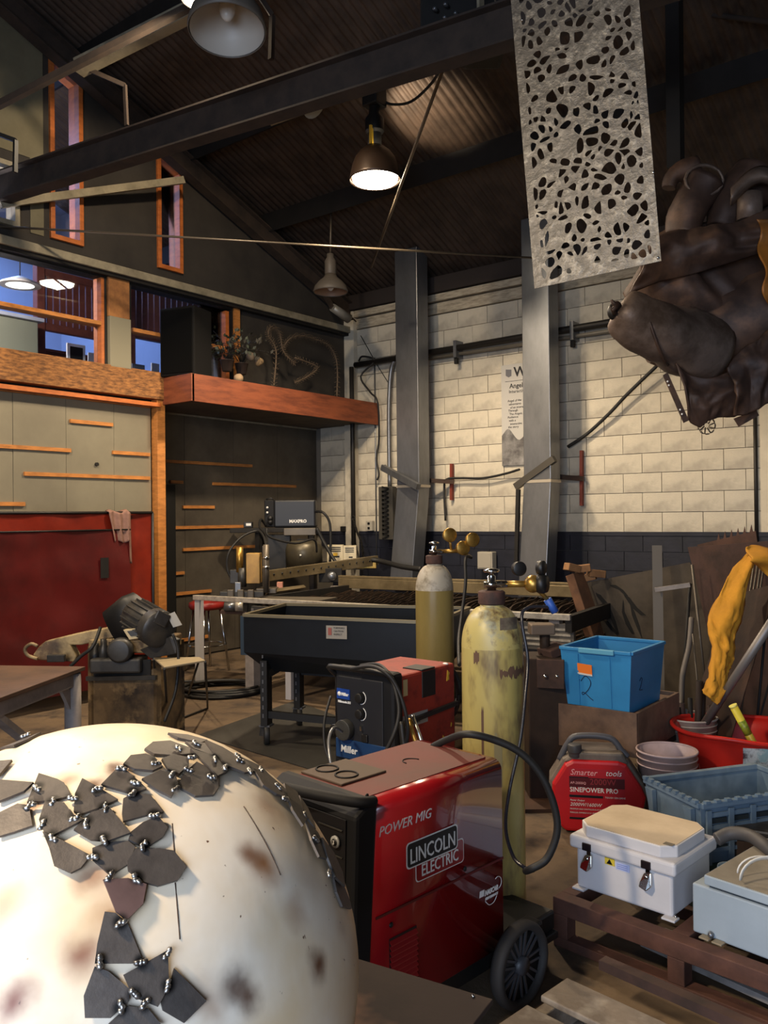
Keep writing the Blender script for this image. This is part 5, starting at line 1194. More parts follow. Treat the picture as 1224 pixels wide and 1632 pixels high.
# scales, outlines read in the 2.55x crop of the photo (origin 0,1140)
SCL = [[(0, 75), (70, 72), (165, 62), (115, 105), (60, 132), (0, 135)], [(-10, 195), (52, 188), (0, 250), (-10, 255)],
 [(-10, 270), (140, 280), (100, 315), (0, 355), (-10, 355)], [(160, 245), (235, 265), (262, 280), (290, 335), (215, 352), (112, 362)],
 [(-5, 405), (75, 365), (120, 372), (135, 455), (60, 480), (-5, 500)], [(160, 430), (185, 355), (262, 360), (300, 410), (345, 430), (215, 495), (180, 480)],
 [(335, 265), (395, 295), (480, 350), (395, 385), (325, 410), (300, 395), (305, 325)], [(480, 218), (520, 235), (575, 285), (595, 305), (540, 325), (410, 290)],
 [(300, 470), (370, 400), (445, 380), (530, 485), (440, 515), (370, 510)], [(500, 345), (540, 322), (610, 330), (662, 400), (590, 412), (500, 438), (495, 400)],
 [(530, 480), (580, 440), (640, 415), (680, 462), (660, 500), (590, 545), (520, 510)], [(175, 480), (260, 515), (370, 575), (330, 625), (290, 645), (220, 612), (200, 540)],
 [(375, 590), (375, 545), (440, 520), (520, 515), (550, 540), (520, 610), (450, 655)], [(515, 600), (550, 545), (650, 545), (705, 555), (755, 620), (720, 675), (640, 698), (580, 680), (520, 635)],
 [(418, 672), (520, 665), (595, 690), (580, 770), (515, 835), (470, 800)], [(425, 800), (470, 805), (520, 850), (580, 1000), (580, 1010), (385, 1010), (395, 930)],
 [(385, 1020), (440, 1040), (525, 1110), (525, 1160), (450, 1230), (345, 1230), (340, 1140)], [(500, 1055), (600, 1000), (680, 955), (685, 1100), (640, 1185), (540, 1145)],
 [(705, 1028), (835, 1160), (745, 1250), (660, 1200), (650, 1160), (685, 1110)], [(430, 1262), (520, 1180), (600, 1190), (660, 1262)],
 [(500, 205), (530, 170), (590, 163), (625, 175), (660, 215), (620, 232), (545, 225)], [(585, 145), (620, 115), (690, 110), (770, 140), (790, 165), (700, 168), (625, 165)],
 [(655, 185), (700, 165), (765, 180), (765, 210), (725, 245), (680, 225)], [(575, 265), (650, 230), (712, 250), (722, 285), (695, 340), (630, 305)],
 [(725, 280), (740, 245), (795, 198), (850, 225), (885, 265), (885, 300), (865, 330), (790, 335), (725, 300)], [(770, 145), (850, 165), (920, 200), (920, 235), (880, 255), (820, 190)],
 [(830, 110), (900, 135), (1000, 195), (1030, 235), (990, 240), (920, 210), (860, 150)], [(680, 80), (760, 85), (840, 110), (810, 120), (720, 98)],
 [(750, 115), (830, 120), (880, 155), (860, 170), (790, 145)], [(1025, 225), (1080, 240), (1160, 310), (1165, 340), (1120, 325), (1065, 290)], [(960, 170), (1060, 215), (1100, 260), (1020, 225)],
 [(1150, 280), (1200, 320), (1225, 370), (1225, 400), (1160, 340)], [(1165, 340), (1215, 375), (1240, 430), (1225, 455), (1185, 390)],
 [(1210, 330), (1245, 380), (1275, 440), (1275, 470), (1230, 400)], [(1235, 430), (1285, 480), (1320, 545), (1330, 590), (1290, 580), (1260, 510)], [(1300, 500), (1350, 560), (1385, 640), (1395, 700), (1355, 660), (1325, 580)],
 [(1345, 650), (1385, 680), (1415, 760), (1420, 790), (1385, 780), (1360, 720)]]
WLD = [(150, 288), (120, 362), (212, 345), (295, 330), (172, 440), (212, 495), (305, 412), (350, 435), (395, 295), (427, 370), (550, 268), (540, 312), (420, 505), (628, 400), (585, 525), (375, 575), (445, 650), (555, 662), (490, 840), (405, 1000), (575, 1003), (682, 1098), (545, 1135), (590, 1170), (490, 1188), (635, 188), (700, 235), (768, 215), (715, 292), (730, 128), (785, 165), (875, 172), (862, 245), (918, 205), (800, 108), (980, 180), (1020, 222), (495, 210), (1065, 215), (1135, 285), (1165, 335), (1245, 400), (1290, 500), (1345, 640), (100, 75), (680, 965), (970, 160)]
def heat(m, pts):            # burnt rings around the welds, fixed on the metal
    N = m.node_tree.nodes; L = m.node_tree.links; b = N['Principled BSDF']; old = b.inputs['Base Color'].links[0].from_socket
    tc = N.new('ShaderNodeTexCoord'); cur_ = None
    for p in pts:
        d = N.new('ShaderNodeVectorMath'); d.operation = 'DISTANCE'; L.new(tc.outputs['Object'], d.inputs[0]); d.inputs[1].default_value = p
        if cur_ is None: cur_ = d.outputs['Value']
        else:
            q = N.new('ShaderNodeMath'); q.operation = 'MINIMUM'; L.new(cur_, q.inputs[0]); L.new(d.outputs['Value'], q.inputs[1]); cur_ = q.outputs[0]
    mr = N.new('ShaderNodeMapRange'); mr.interpolation_type = 'SMOOTHSTEP'; L.new(cur_, mr.inputs[0]); mr.inputs[1].default_value = .005; mr.inputs[2].default_value = .0145; mr.inputs[3].default_value = 1; mr.inputs[4].default_value = 0
    x = N.new('ShaderNodeMix'); x.data_type = 'RGBA'; L.new(mr.outputs[0], x.inputs['Factor']); L.new(old, x.inputs['A']); x.inputs['B'].default_value = lin('070606'); L.new(x.outputs['Result'], b.inputs['Base Color'])
M_scale = mat('dark_scale_steel', '5a534d', .5, .35, col2='48423e', scale=14, bump=.1, bscale=60)
M_scalep = mat('pinkish_scale_steel', '6f5752', .5, .4, col2='5f4a45', scale=14)
for m_ in (M_scale, M_scalep): heat(m_, [dome_hit(x/2.55, 1140+y/2.55, .006)-V((DC.x, DC.y, ZP)) for x, y in WLD])
for i, pl in enumerate(SCL):
    off = .0015+.0025*(i % 3)
    pts = [dome_hit(x/2.55, 1140+y/2.55, off) for x, y in pl]
    c = sum(pts, V())/len(pts); nr = dn(c)
    pts = [p-nr*((p-c).dot(nr)) for p in pts]
    b = MB(); n = len(pts); top = [p+nr*.004 for p in pts]
    vs = pts+top
    fs = [(j, (j+1) % n, n+(j+1) % n, n+j) for j in range(n)]+[tuple(range(n))[::-1], tuple(range(n, 2*n))]
    b.add(vs, fs).build('steel_plate', M_scalep if i in (14,) else M_scale, t)
M_weld = mat('weld_bead', 'b8b6b2', .3, .9, col2='7a7672', scale=60)
for i, (x, y) in enumerate(WLD):
    p = dome_hit(x/2.55, 1140+y/2.55, .0125); nr = dn(p); u = nr.orthogonal().normalized(); Mx = Matrix.Rotation(i*1.3, 3, nr) @ axisM(nr)
    b = MB()
    for k_ in range(3): b.ball(p+Mx @ V(((k_-1)*.0045, random.uniform(-.002, .002), -.003)), V((.0048, .0040, .0036)), 7, 5, Mx, amp=.5, fr=300)
    o = b.build('weld', M_weld, t)
for pts in ([(700, 440), (706, 520), (712, 600)], [(712, 680), (722, 800), (731, 910)], [(990, 370), (1040, 450), (1090, 540), (1140, 650)]):
    pp = smooth([dome_hit(x/2.55, 1140+y/2.55, .0) for x, y in pts], 5); MB().tube(pp, .0009, 4).build('crack', mat('crack_dark', '4a3a2e', .8), t)

# ================================================================== BLUE TOTE ON WOODEN BOX
M_blue = mat('blue_tote_plastic', '2f7fb4', .45, col2='2a74a6', scale=3, bump=.05)
D0 = 4.0
a = cw((891-612)/FPX*4.72, 4.72, 0); b = cw((1003-612)/FPX*4.47, 4.47, 0); e = (b-a).normalized(); yaw = math.atan2(e.y, e.x); Wt = (b-a).length
zb = .535
def crate(t, W_, D_, H_, z, tp, m, rimw, th=.006, name='body'):
    x0, x1, y0, y1 = 0, W_, 0, D_; s = LB()
    bo = [(tp, tp), (W_-tp, tp), (W_-tp, D_-tp), (tp, D_-tp)]; to = [(0, 0), (W_, 0), (W_, D_), (0, D_)]
    vs = [(p[0], p[1], z) for p in bo]+[(p[0], p[1], z+H_) for p in to]
    s.add(vs, [(3, 2, 1, 0)]+[(i, (i+1) % 4, (i+1) % 4+4, i+4) for i in range(4)]); o = s.build(name, m, t, solid=th)
    r_ = LB()
    for i in range(4):
        p, q = to[i], to[(i+1) % 4]; r_.bar((p[0], p[1], z+H_-rimw*.4), (q[0], q[1], z+H_-rimw*.4), rimw, rimw*.8)
    r_.build('rim', m, t, bev=.003); return o
t = thing('blue_tote', 'blue plastic tote marked 2 with an orange label, on the wooden box', 'tote', V((a.x, a.y, zb)), yaw)
crate(t, Wt, .50, .335, 0, .025, M_blue, .022)
LB().span((Wt*.28, -.022, .31), (Wt*.78, .0, .338)).build('grip', mat('faded_blue_plastic', '5496b4', .5), t, bev=.005)
LB().bar((Wt*.25, -.001, .30), (Wt*.25, .022, .02), .012, .008).build('rib', M_blue, t); LB().bar((Wt*.70, -.001, .30), (Wt*.70, .022, .02), .008, .008).build('rib', M_blue, t)
LB().prism([(.10, .005, .195), (.185, .005, .19), (.185, -.001, .245), (.10, -.001, .25)], V((0, -.003, 0))).build('orange_label', mat('orange_label', 'e0752a', .5), t)
LB().prism([(.10, .007, .188), (.185, .007, .183), (.185, .004, .193), (.10, .004, .198)], V((0, -.004, 0))).build('label_strip', M_white, t)
M_mark = mat('marker_blue_black', '101d38', .6)
def stroke(t, pts, r_=.0022, m=M_mark): LB().tube(smooth(pts, 5), r_, 5).build('marking', m, t)
yy = lambda z: .025*(1-z/.335)-.0035
stroke(t, [(.115, yy(.14), .15), (.14, yy(.18), .18), (.165, yy(.165), .165), (.172, yy(.14), .14), (.155, yy(.10), .105), (.125, yy(.07), .075), (.118, yy(.08), .085), (.135, yy(.08), .085), (.165, yy(.055), .06), (.182, yy(.05), .05)])
stroke(t, [(.101, yy(.15), .160), (.104, yy(.15), .158), (.106, yy(.15), .153)], .003)
xx = lambda z: Wt-.025*(1-z/.335)+.0035
stroke(t, [(xx(.17), .14, .16), (xx(.18), .16, .175), (xx(.17), .175, .165), (xx(.13), .16, .125), (xx(.12), .145, .11), (xx(.12), .19, .105)], .0018)
M_ply = mat('worn_plywood', '7d6450', .8, col2='5c4839', scale=4, bump=.2)
t = thing('wooden_box', 'worn brown plywood box under the blue tote', 'box', V((a.x, a.y, .315))-e*.02+V((0, 0, 0)), yaw)
Wb = Wt+.05; Db = .66
LB().span((-.02, -.01, 0), (Wb, .01, .235)).build('front_board', mat('dark_ply', '4f3d33', .8, col2='6b5342', scale=5, bump=.2), t, bev=.002)
LB().span((Wb-.02, .01, 0), (Wb, Db, .235)).build('side_board', M_ply, t, bev=.002)
LB().span((-.02, Db-.02, 0), (Wb-.02, Db, .235)).build('back_board', M_ply, t); LB().span((-.02, .01, 0), (0, Db-.02, .235)).build('side_board', M_ply, t)
LB().span((0, .01, 0), (Wb-.02, Db-.02, .215)).build('base_board', M_ply, t)
# heavy rusted pedestal under and left of the tote
pd = cw((866-612)/FPX*4.85, 4.85, 0)
t = thing('steel_pedestal', 'heavy rusted steel pedestal with bolts behind the nearer gas cylinder', 'pedestal', pd)
Rz = Matrix.Rotation(YAW, 3, 'Z')
MB().box(pd+V((0, 0, .40)), (.24, .26, .80), Rz).build('body', M_rustd, t, bev=.008)
MB().box(pd+RT*.14+V((0, 0, .36)), (.10, .22, .72), Rz).build('side_plate', M_rust, t, bev=.004)
MB().box(pd+V((0, 0, .01))-FW*.06, (.36, .5, .02), Rz).build('foot_plate', M_rustd, t)
MB().box(pd-FW*.16+V((-.0, 0, .72)), (.15, .03, .16), Matrix.Rotation(YAW-.3, 3, 'Z')).build('bolted_plate', M_rust, t, bev=.004)
for dx in (-.035, .03): MB().ball(pd-FW*.18+RT*dx+V((0, 0, .71)), .013, 10, 8).build('bolt', M_chrome, t)
MB().box(pd+RT*.04-FW*.02+V((0, 0, .83)), (.12, .14, .05), Matrix.Rotation(YAW+.4, 3, 'Z') @ Matrix.Rotation(-.3, 3, 'Y')).build('wedge', M_rust, t, bev=.006)
MB().tube([pd+V((0, 0, .80)), pd+V((0, 0, .93))], .03, 10).build('pin', M_rustd, t)
MB().box(pd+V((0, 0, .95))-RT*.02, (.14, .12, .06), Rz).build('vise_jaw', mat('grey_brown_iron', '6a5c4f', .6, .4), t, bev=.008)
pb_ = cw((985-612)/FPX*4.9, 4.9, 0)
t = thing('dark_bench', 'dark steel bench carrying the wooden box, in deep shadow', 'bench', pb_)
MB().box(pb_+V((0, 0, .30)), (.50, .55, .03), Matrix.Rotation(yaw, 3, 'Z')).build('top', M_rustd, t)
Ry = Matrix.Rotation(yaw, 3, 'Z')
for x in (-.22, .22):
    for y in (-.24, .24): p = pb_+Ry @ V((x, y, 0)); MB().box(p+V((0, 0, .143)), (.04, .04, .285), Ry).build('leg', M_rustd, t)

# ================================================================== RED GENERATOR
g0 = cw((949-612)/FPX*4.22, 4.22, 0); gy = YAW-math.radians(11)
t = thing('red_generator', 'red suitcase generator with grey carrying handle below the blue tote', 'generator', g0, gy)
out = [(-.17, .0), (.16, .0), (.20, .03), (.235, .20), (.215, .25), (.14, .37), (.10, .385), (-.13, .385), (-.17, .36), (-.235, .25), (-.238, .19), (-.20, .03)]
M_gred = mat('generator_red', 'b8161c', .38, col2='a81418', scale=3)
M_ggrey = mat('dusty_grey_plastic', '6a5f54', .6, col2='504840', scale=6)
LB().prism([(x*1.03, .04, z) for x, z in out], V((0, .18, 0))).build('rear_case', M_ggrey, t, bev=.015)
LB().prism([(x*.97, -.005, .01+z*.93) for x, z in out], V((0, .06, 0))).build('front_cover', M_gred, t, bev=.015)
LB().prism([(-.17, .02, .35), (.15, .02, .35), (.12, .02, .405), (-.12, .02, .405)], V((0, .22, 0))).build('top_deck', M_ggrey, t, bev=.012)
LB().tube(smooth([(-.19, .10, .34), (-.15, .10, .42), (-.10, .10, .465), (.06, .10, .462), (.12, .10, .40), (.15, .10, .37)], 5), .016, 10).build('carry_handle', mat('handle_grey', '45454a', .5), t)
LB().lathe([(.0, 0), (.03, 0), (.03, .02), (.035, .025), (.035, .06), (.03, .065), (0, .065)], 18, c=(-.115, .04, .375)).build('fuel_cap', mat('cap_grey', '3b3a3b', .5), t, bev=.003)
o_ = -.0085
LB().prism([(-.145, -.006, .08), (.125, -.006, .08), (.125, -.006, .33), (-.145, -.006, .33)], V((0, -.001, 0))).build('label', mat('label_red', 'a51a24', .4), t)
LB().span((-.145, -.0078, .235), (.125, -.007, .285)).build('label_band', mat('label_dark_red', '4e0f14', .4), t); LB().span((-.145, -.0078, .185), (.02, -.007, .197)).build('label_band', M_bk, t); LB().span((-.145, -.0078, .283), (-.05, -.0072, .289)).build('label_band', M_bk, t); LB().span((-.145, -.0078, .075), (.02, -.007, .085)).build('label_band', M_bk, t)
G_ = lambda s, sz, x, z, m=M_white, sh=0, off=0, sx=1: text(s, sz, m, t, (x, o_, z), (1, 0, 0), (0, 0, 1), shear=sh, off=off, local=True, sx=sx)
G_('Smarter', .042, -.14, .297, mat('pale_pink_ink', 'e0a0a0', .5), .25, 0, .95); G_('tools', .040, .032, .299, M_white, .25, 0, .95)
G_('2000W', .042, -.045, .252, mat('dull_red_ink', '8a2a30', .5), 0, 0); G_('AP-2000iQ', .017, -.14, .252, mat('pale_pink_ink', 'e0a0a0'), .1)
G_('SINEPOWER PRO', .033, -.142, .213, M_white, 0, .0004, .93); G_('TOUGH GEN DRIVE', .011, .03, .187)
G_('Power Output', .012, -.142, .167, M_white, .2); G_('2000W/1600W', .024, -.142, .142, M_white, .25, 0)
for i, s in enumerate(('', 'MAXIMUM AND CONTINUOUS AC OUTPUT', 'PARALLEL CAPABLE 2 X 21 AMP')): G_(s, .009, -.142, .142-.018*i)

# ================================================================== BUCKETS
def bucket(label, c, R1, R0, H_, m, name='bucket', cat='bucket', rings=True):
    t = thing(name, label, cat, c)
    MB().lathe([(R0*.97, 0.002), (R0, .0), (R1, H_), (R1+.004, H_), (R1-.004, H_-.004), (R0-.006, .012), (.001, .012)], 40, c=c, cap=False).build('body', m, t)
    if rings:
        for dz in (.035, .07):
            rz = R0+(R1-R0)*(H_-dz)/H_
            MB().lathe([(rz-.001, H_-dz), (rz+.004, H_-dz+.001), (rz+.004, H_-dz+.005), (rz-.001, H_-dz+.006)], 40, c=c, cap=False).build('ring', m, t)
    MB().tube([c+V((math.cos(g)*R1, math.sin(g)*R1, H_)) for g in [i*math.pi/20 for i in range(40)]], .006, 6, close=True).build('rim', m, t)
    hl = [c+RT*(R1+.012)*math.cos(g)+V((0, 0, H_-.07-.14*math.sin(g)*1))-FW*abs(math.sin(g))*(R1+.01) for g in [i*math.pi/14 for i in range(15)]]
    MB().tube(hl, .003, 5).build('bail_handle', M_chrome, t); return t, c
c = cw((1058-612)/FPX*4.35, 4.35, 0)
M_buck = mat('pinkish_white_plastic', 'c9b0ac', .5, col2='b09a94', scale=5)
t, c = bucket('pinkish white dusty empty bucket between generator and blue grey crate', c, .150, .132, .385, M_buck)
MB().lathe([(.001, .30), (.138, .30), (.138, .302)], 30, c=c, cap=False).build('dust_fill', mat('dust_beige', 'a8957e', .9), t)
c = cw((1096-612)/FPX*5.0, 5.0, 0)
t, c = bucket('white bucket full of steel offcuts behind the red tub', c, .15, .132, .40, mat('worn_white_plastic', 'b9b0a4', .5, col2='8d857c', scale=5))
rnd = random.Random(5)
for i, (x, h, m_, r_) in enumerate(((1068, .52, M_chrome, .006), (1074, .46, M_galb, .008), (1080, .45, M_dark, .012), (1087, .47, M_rust, .016), (1092, .44, M_galb, .006), (1100, .50, M_dark, .014), (1107, .62, M_rustd, .020), (1116, .60, M_rustd, .022), (1124, .50, M_chrome, .005), (1128, .46, M_rust, .012))):
    bx = c+RT*((x-1096)/FPX*5*.6)+V((0, 0, .02)); tx = cw((x-612)/FPX*5.0, 5.0+rnd.uniform(-.05, .05), h)
    t_ = thing('steel_offcut', ('thin bright rod, leftmost offcut standing in the white bucket', 'grey flat offcut beside the bright rod in the white bucket', 'dark short bar, third offcut from left in the white bucket', 'brown short tube, fourth offcut from left in the white bucket', 'thin grey strip in the middle of the white bucket', 'black bar in front of the tall tubes in the white bucket', 'tall dark tube in the white bucket, left of the tall pair', 'tall dark tube in the white bucket, right of the tall pair', 'thin bright rod right of the tall tubes in the white bucket', 'short brown tube, rightmost in the white bucket')[i], 'offcut', bx, 0, 'steel offcuts in the white bucket')
    MB().tube([bx, tx], r_, 10).build('shaft', m_, t_)
    d = (tx-bx).normalized(); MB().tube([tx-d*.001, tx+d*.002], r_*.6, 8).build('bore', M_blk, t_)
# red tub with folded rim
c = cw((1172-612)/FPX*4.7, 4.7, 0)
M_rtub = mat('red_tub_plastic', 'cf2c22', .42, col2='b8251c', scale=2, bump=.05)
t = thing('red_tub', 'large round red plastic tub with warped rim and white label', 'tub', c)
def tubfn(inner):
    def fn(u, v):
        g = u*2*math.pi; R_ = .26+.075*v; R_ *= 1+.03*math.sin(3*g+1)*v
        z = .405*v+.015*math.sin(2*g+.5)*v+.03*max(0, math.cos(g-(YAW-math.pi/2-.5)))**6*v
        if v > .92: R_ += .025*(v-.92)/.08
        if inner: R_ -= .008
        return c+V((math.cos(g)*R_, math.sin(g)*R_, z+(.008 if inner else 0)*(1-v)))
    return fn
MB().grid(tubfn(0), 64, 16).build('body', M_rtub, t, solid=.006)
MB().lathe([(.001, .012), (.262, .012)], 30, c=c, cap=False).build('bottom', M_rtub, t)
MB().tube([tubfn(0)(i/64, 1) for i in range(64)], .012, 8, close=True).build('rim', M_rtub, t)
def lab(u, v):
    g = YAW-math.pi/2-.02+(u-.5)*.62; R_ = (.26+.075*(.55+.24*v))+.012; return c+V((math.cos(g)*R_, math.sin(g)*R_, .405*(.68+.26*v)))
MB().grid(lab, 10, 2).build('label', mat('tub_label', 'c9d0d2', .5, col2='8fb0b8', scale=12, lo=.45, hi=.55, col3='4a3038', s3=16), t)
a = P(1168, 1124, 4.55); b = P(1228, 1236, 4.5); d = (b-a).normalized()
t = thing('yellow_pole', 'bright yellow pole leaning out of the red tub', 'pole', b)
MB().tube([a, b+d*.12], .021, 16).build('shaft', mat('yellow_plastic_pole', 'c8b93c', .4, col2='b3a436', scale=4), t)
MB().tube([a-d*.002, a+d*.01], .0225, 16).build('end_cap', mat('pale_yellow', 'e0d870', .4), t)
MB().tube([a+d*.09, a+d*.17], .0214, 16).build('printing', mat('green_print', '8d9a2c', .4, col2='4f6420', scale=40), t)
# blue grey lidded crate
a = cw(1.13, 3.68, 0); b = cw(1.235, 3.36, 0); e = (b-a).normalized(); nn = V((-e.y, e.x, 0)); yaw = math.atan2(nn.y, nn.x)+math.pi/2
# frame: local x runs along the short side toward the viewer, y along the long side to the right
e2 = (b-a).normalized(); yaw = math.atan2(e2.y, e2.x)
t = thing('storage_crate', 'dusty blue grey ribbed storage crate, open topped, behind the white box', 'crate', V((a.x, a.y, .205)), yaw)
M_cr = mat('blue_grey_plastic', '56697a', .55, col2='4c5a66', scale=4, col3='6f7f8a', s3=3)
Sh = .36; Lg = .60; Hc = .25
crate(t, Sh, Lg, Hc, 0, .02, M_cr, .028)
for i in range(6):
    y = .03+i*(Lg-.06)/5; LB().bar((Sh+.008, y, .005), (Sh+.010, y, Hc-.03), .010, .022, (0, 1, 0)).build('rib', M_cr, t)
for z in (.06, .09, .15, .20): LB().bar((Sh+.006, .02, z), (Sh+.010, Lg-.02, z), .008, .016).build('rib', M_cr, t)
s = LB()
for i in range(5):
    for z in (.075, .175):
        y = .05+i*(Lg-.06)/5; s.span((Sh+.002, y, z-.01), (Sh+.0065, y+.07, z+.01))
s.build('slot', mat('slot_dark', '1a2226', .7), t, kind='stuff')
for i in range(9): LB().box((Sh*.05+Sh*.9*(i/8), -.012, Hc+.004), (.022, .018, .012)).build('hinge_tooth', M_cr, t); 
for i in range(12): LB().box((Sh+.008, Lg*.04+Lg*.92*(i/11), Hc+.004), (.018, .022, .010)).build('hinge_tooth', M_cr, t)
for x in (.05, Sh-.06): LB().prism([(x-.02, -.005, Hc-.03), (x+.03, -.005, Hc-.03), (x+.02, .008, .10), (x+.0, .008, .10)], V((0, -.02, 0))).build('corner_rib', M_cr, t)
LB().span((Sh-.05, .03, Hc-.09), (Sh-.045, .06, Hc-.02)).build('rust_tag', mat('pinkish_tag', 'a08078', .7), t)
t2 = thing('lower_crate', 'dark green grey crate under the blue grey storage crate', 'crate', V((a.x, a.y, 0)), yaw)
M_cr2 = mat('green_grey_plastic', '34443f', .6)
LB().span((.02, .02, 0), (Sh-.02, Lg-.02, .198)).build('body', M_cr2, t2, bev=.01)
LB().span((.01, .01, .17), (Sh-.01, Lg-.01, .2)).build('rim', M_cr2, t2, bev=.004)

# ================================================================== RUSTY FRAME, WHITE BOX, GREY CABINET, PALLETS
ZF = .18
c1 = az(888, 1424, ZF); wl_ = az(1080, 1478, ZF)
e = (az(1224, 1545, ZF)-c1).normalized(); nn = V((-e.y, e.x, 0)); nn = nn if nn.dot(FW) > 0 else -nn; yaw = math.atan2(e.y, e.x)
t = thing('steel_base_frame', 'rusty square tube frame carrying the white box and grey cabinet', 'frame', V((c1.x, c1.y, 0)), yaw)
s_ = 1 if nn.dot(V((-math.sin(yaw), math.cos(yaw), 0))) > 0 else -1
M_fr = mat('red_brown_frame_steel', '5c3c30', .75, .1, col2='442c24', scale=6, bump=.2, bscale=20)
FL, FD, tw = 1.30, .52, .06
for y in (0, FD):
    LB().span((0, y*s_-tw/2, ZF-tw), (FL, y*s_+tw/2, ZF)).build('top_rail', M_fr, t, bev=.003)
    LB().span((0, y*s_-tw/2, 0), (FL, y*s_+tw/2, .035)).build('bottom_rail', M_fr, t, bev=.003)
    for x in (.03, .48, 1.2): LB().span((x-.03, y*s_-tw/2, .035), (x+.03, y*s_+tw/2, ZF-tw)).build('post', M_fr, t, bev=.003)
for x in (.03, .47, FL-.03): LB().span((x-.03, tw/2 if s_ > 0 else -FD+tw/2, ZF-tw), (x+.03, FD-tw/2 if s_ > 0 else -tw/2, ZF)).build('cross_rail', M_fr, t, bev=.003)
# white enclosure
p_n = az(1075, 1470, ZF); p_l = az(912, 1414, ZF); e = (p_n-p_l); We = e.length; e.normalize(); yaw = math.atan2(e.y, e.x)
t = thing('white_enclosure', 'white latched electrical enclosure with dusty lid on the rusty frame', 'enclosure', p_l, yaw)
M_wh = mat('white_enclosure_paint', 'c9c6c6', .42, col2='bfbcbc', scale=3)
M_lid = mat('dusty_lid', 'c3b196', .6, col2='a8957a', scale=3, lo=.35, hi=.7)
De, He = .34, .16
LB().span((.012, .012, .004), (We-.012, De-.012, He)).build('body', M_wh, t, bev=.012, seg=3)
LB().span((-.008, -.008, He-.005), (We+.008, De+.008, He+.045)).build('lid_flange', M_wh, t, bev=.012, seg=3)
def octa(x0, y0, x1, y1, k_): return [(x0+k_, y0), (x1-k_, y0), (x1, y0+k_), (x1, y1-k_), (x1-k_, y1), (x0+k_, y1), (x0, y1-k_), (x0, y0+k_)]
LB().prism([(x, y, He+.044) for x, y in octa(.012, .012, We-.012, De-.012, .045)], V((0, 0, .042))).build('lid_top', M_wh, t, bev=.004)
LB().prism([(x, y, He+.0845) for x, y in octa(.018, .018, We-.018, De-.018, .043)], V((0, 0, .003))).build('lid_dust_face', M_lid, t)
LB().span((We*.86, .035, He+.088), (We*.86+.035, .06, He+.089)).build('lid_sticker', mat('grey_sticker', '6b6354', .5), t)
for x in (.07, We-.10):
    la = LB().span((x-.018, -.014, He-.0), (x+.018, -.006, He+.028)).build('latch_plate', mat('latch_dark', '2d2528', .35, .6), t, bev=.002)
    LB().span((x-.008, .004, He-.02), (x+.008, .010, He+.0)).build('latch_link', M_chrome, la)
    LB().prism([(x-.012, .010, He-.02), (x+.016, .010, He-.015), (x+.020, .0, He-.06), (x+.006, -.010, He-.075), (x-.024, -.010, He-.065), (x-.022, .0, He-.05)], V((0, -.014, 0))).build('latch_lever', M_chrome, la, bev=.004)
    LB().ball((x, -.006, He-.03), (.009, .008, .009), 10, 8).build('latch_rivet', M_chrome, la)
LB().prism([(.135, .0105, .125), (.175, .0105, .125), (.175, .0105, .150), (.135, .0105, .150)], V((0, -.0015, 0))).build('warning_plate', mat('yellow_warning', 'c9b23c', .5), t)
LB().prism([(.143, .008, .129), (.167, .008, .129), (.155, .008, .147)], V((0, -.001, 0))).build('warning_triangle', M_bk, t)
LB().prism([(.180, .0105, .118), (.235, .0105, .118), (.235, .0105, .145), (.180, .0105, .145)], V((0, -.0012, 0))).build('text_plate', mat('pale_blue_label', 'aab4d8', .5), t)
for i in range(3): LB().span((.185, .0085, .123+.007*i), (.228, .0092, .125+.007*i)).build('text_line', mat('label_blue_ink', '6a78b0', .5), t)
for x in (.03, We-.02): 
    for y in (.01, De-.01): LB().box((x, y, .004), (.05, .04, .008)).build('mounting_foot', M_wh, t, bev=.002)
LB().ball((We-.005, .018, .012), .006, 8, 6).build('foot_screw', M_chrome, t)
# grey cabinet
p_l = az(1104, 1484, ZF); p_n = az(1224, 1530, ZF); e = (p_n-p_l).normalized(); yaw = math.atan2(e.y, e.x)
t = thing('grey_cabinet', 'pale blue grey steel cabinet lying right of the white enclosure', 'cabinet', p_l, yaw)
M_cab = mat('pale_blue_grey_paint', '9aa5ac', .42, col2='909ba2', scale=3)
M_cabt = mat('dusty_cabinet_top', '8d8576', .6, col2='776f62', scale=4)
Wc, Dc, Hc = .60, .46, .165
LB().span((0, 0, .0), (Wc, Dc, Hc)).build('body', M_cab, t, bev=.006)
LB().span((.055, .015, Hc), (Wc, Dc, Hc+.012)).build('gasket', M_dark, t)
LB().span((.045, -.005, Hc+.010), (Wc+.01, Dc+.01, Hc+.042)).build('door', M_cab, t, bev=.004)
LB().span((.050, .0, Hc+.0415), (Wc, Dc, Hc+.0435)).build('dusty_face', M_cabt, t)
for x in (.055, .10):
    LB().box((x, -.018, .004), (.035, .03, .006)).build('mounting_tab', mat('dull_brass_tab', '9a8c74', .5, .5), t, bev=.002)
LB().ball((.07, -.01, .016), .011, 8, 6).build('tab_bolt', M_galb, t)
# clear dust mask / goggles ring on the cabinet
q = P(1222, 1385, 2.75); q.z = ZF+.2235
t = thing('clear_visor', 'clear plastic goggles with yellow strap lying on the grey cabinet', 'goggles', q)
MB().tube([q+RT*(.085*math.cos(g))+UP*(.004+.07*math.sin(g))-FW*.0 for g in [i*math.pi/14 for i in range(15)]], [(.004, .014)]*15, 8).build('band', mat('clear_plastic', 'c9c4b8', .2), t)
MB().tube([q+RT*(.075*math.cos(g))+UP*(.004+.055*math.sin(g))+FW*.05 for g in [i*math.pi/14 for i in range(15)]], .003, 6).build('frame_wire', M_white, t)
MB().box(q+RT*.005-FW*.03+UP*.035, (.018, .02, .06), Rz).build('yellow_clip', mat('bright_yellow', 'd8b42c', .5), t, bev=.003)
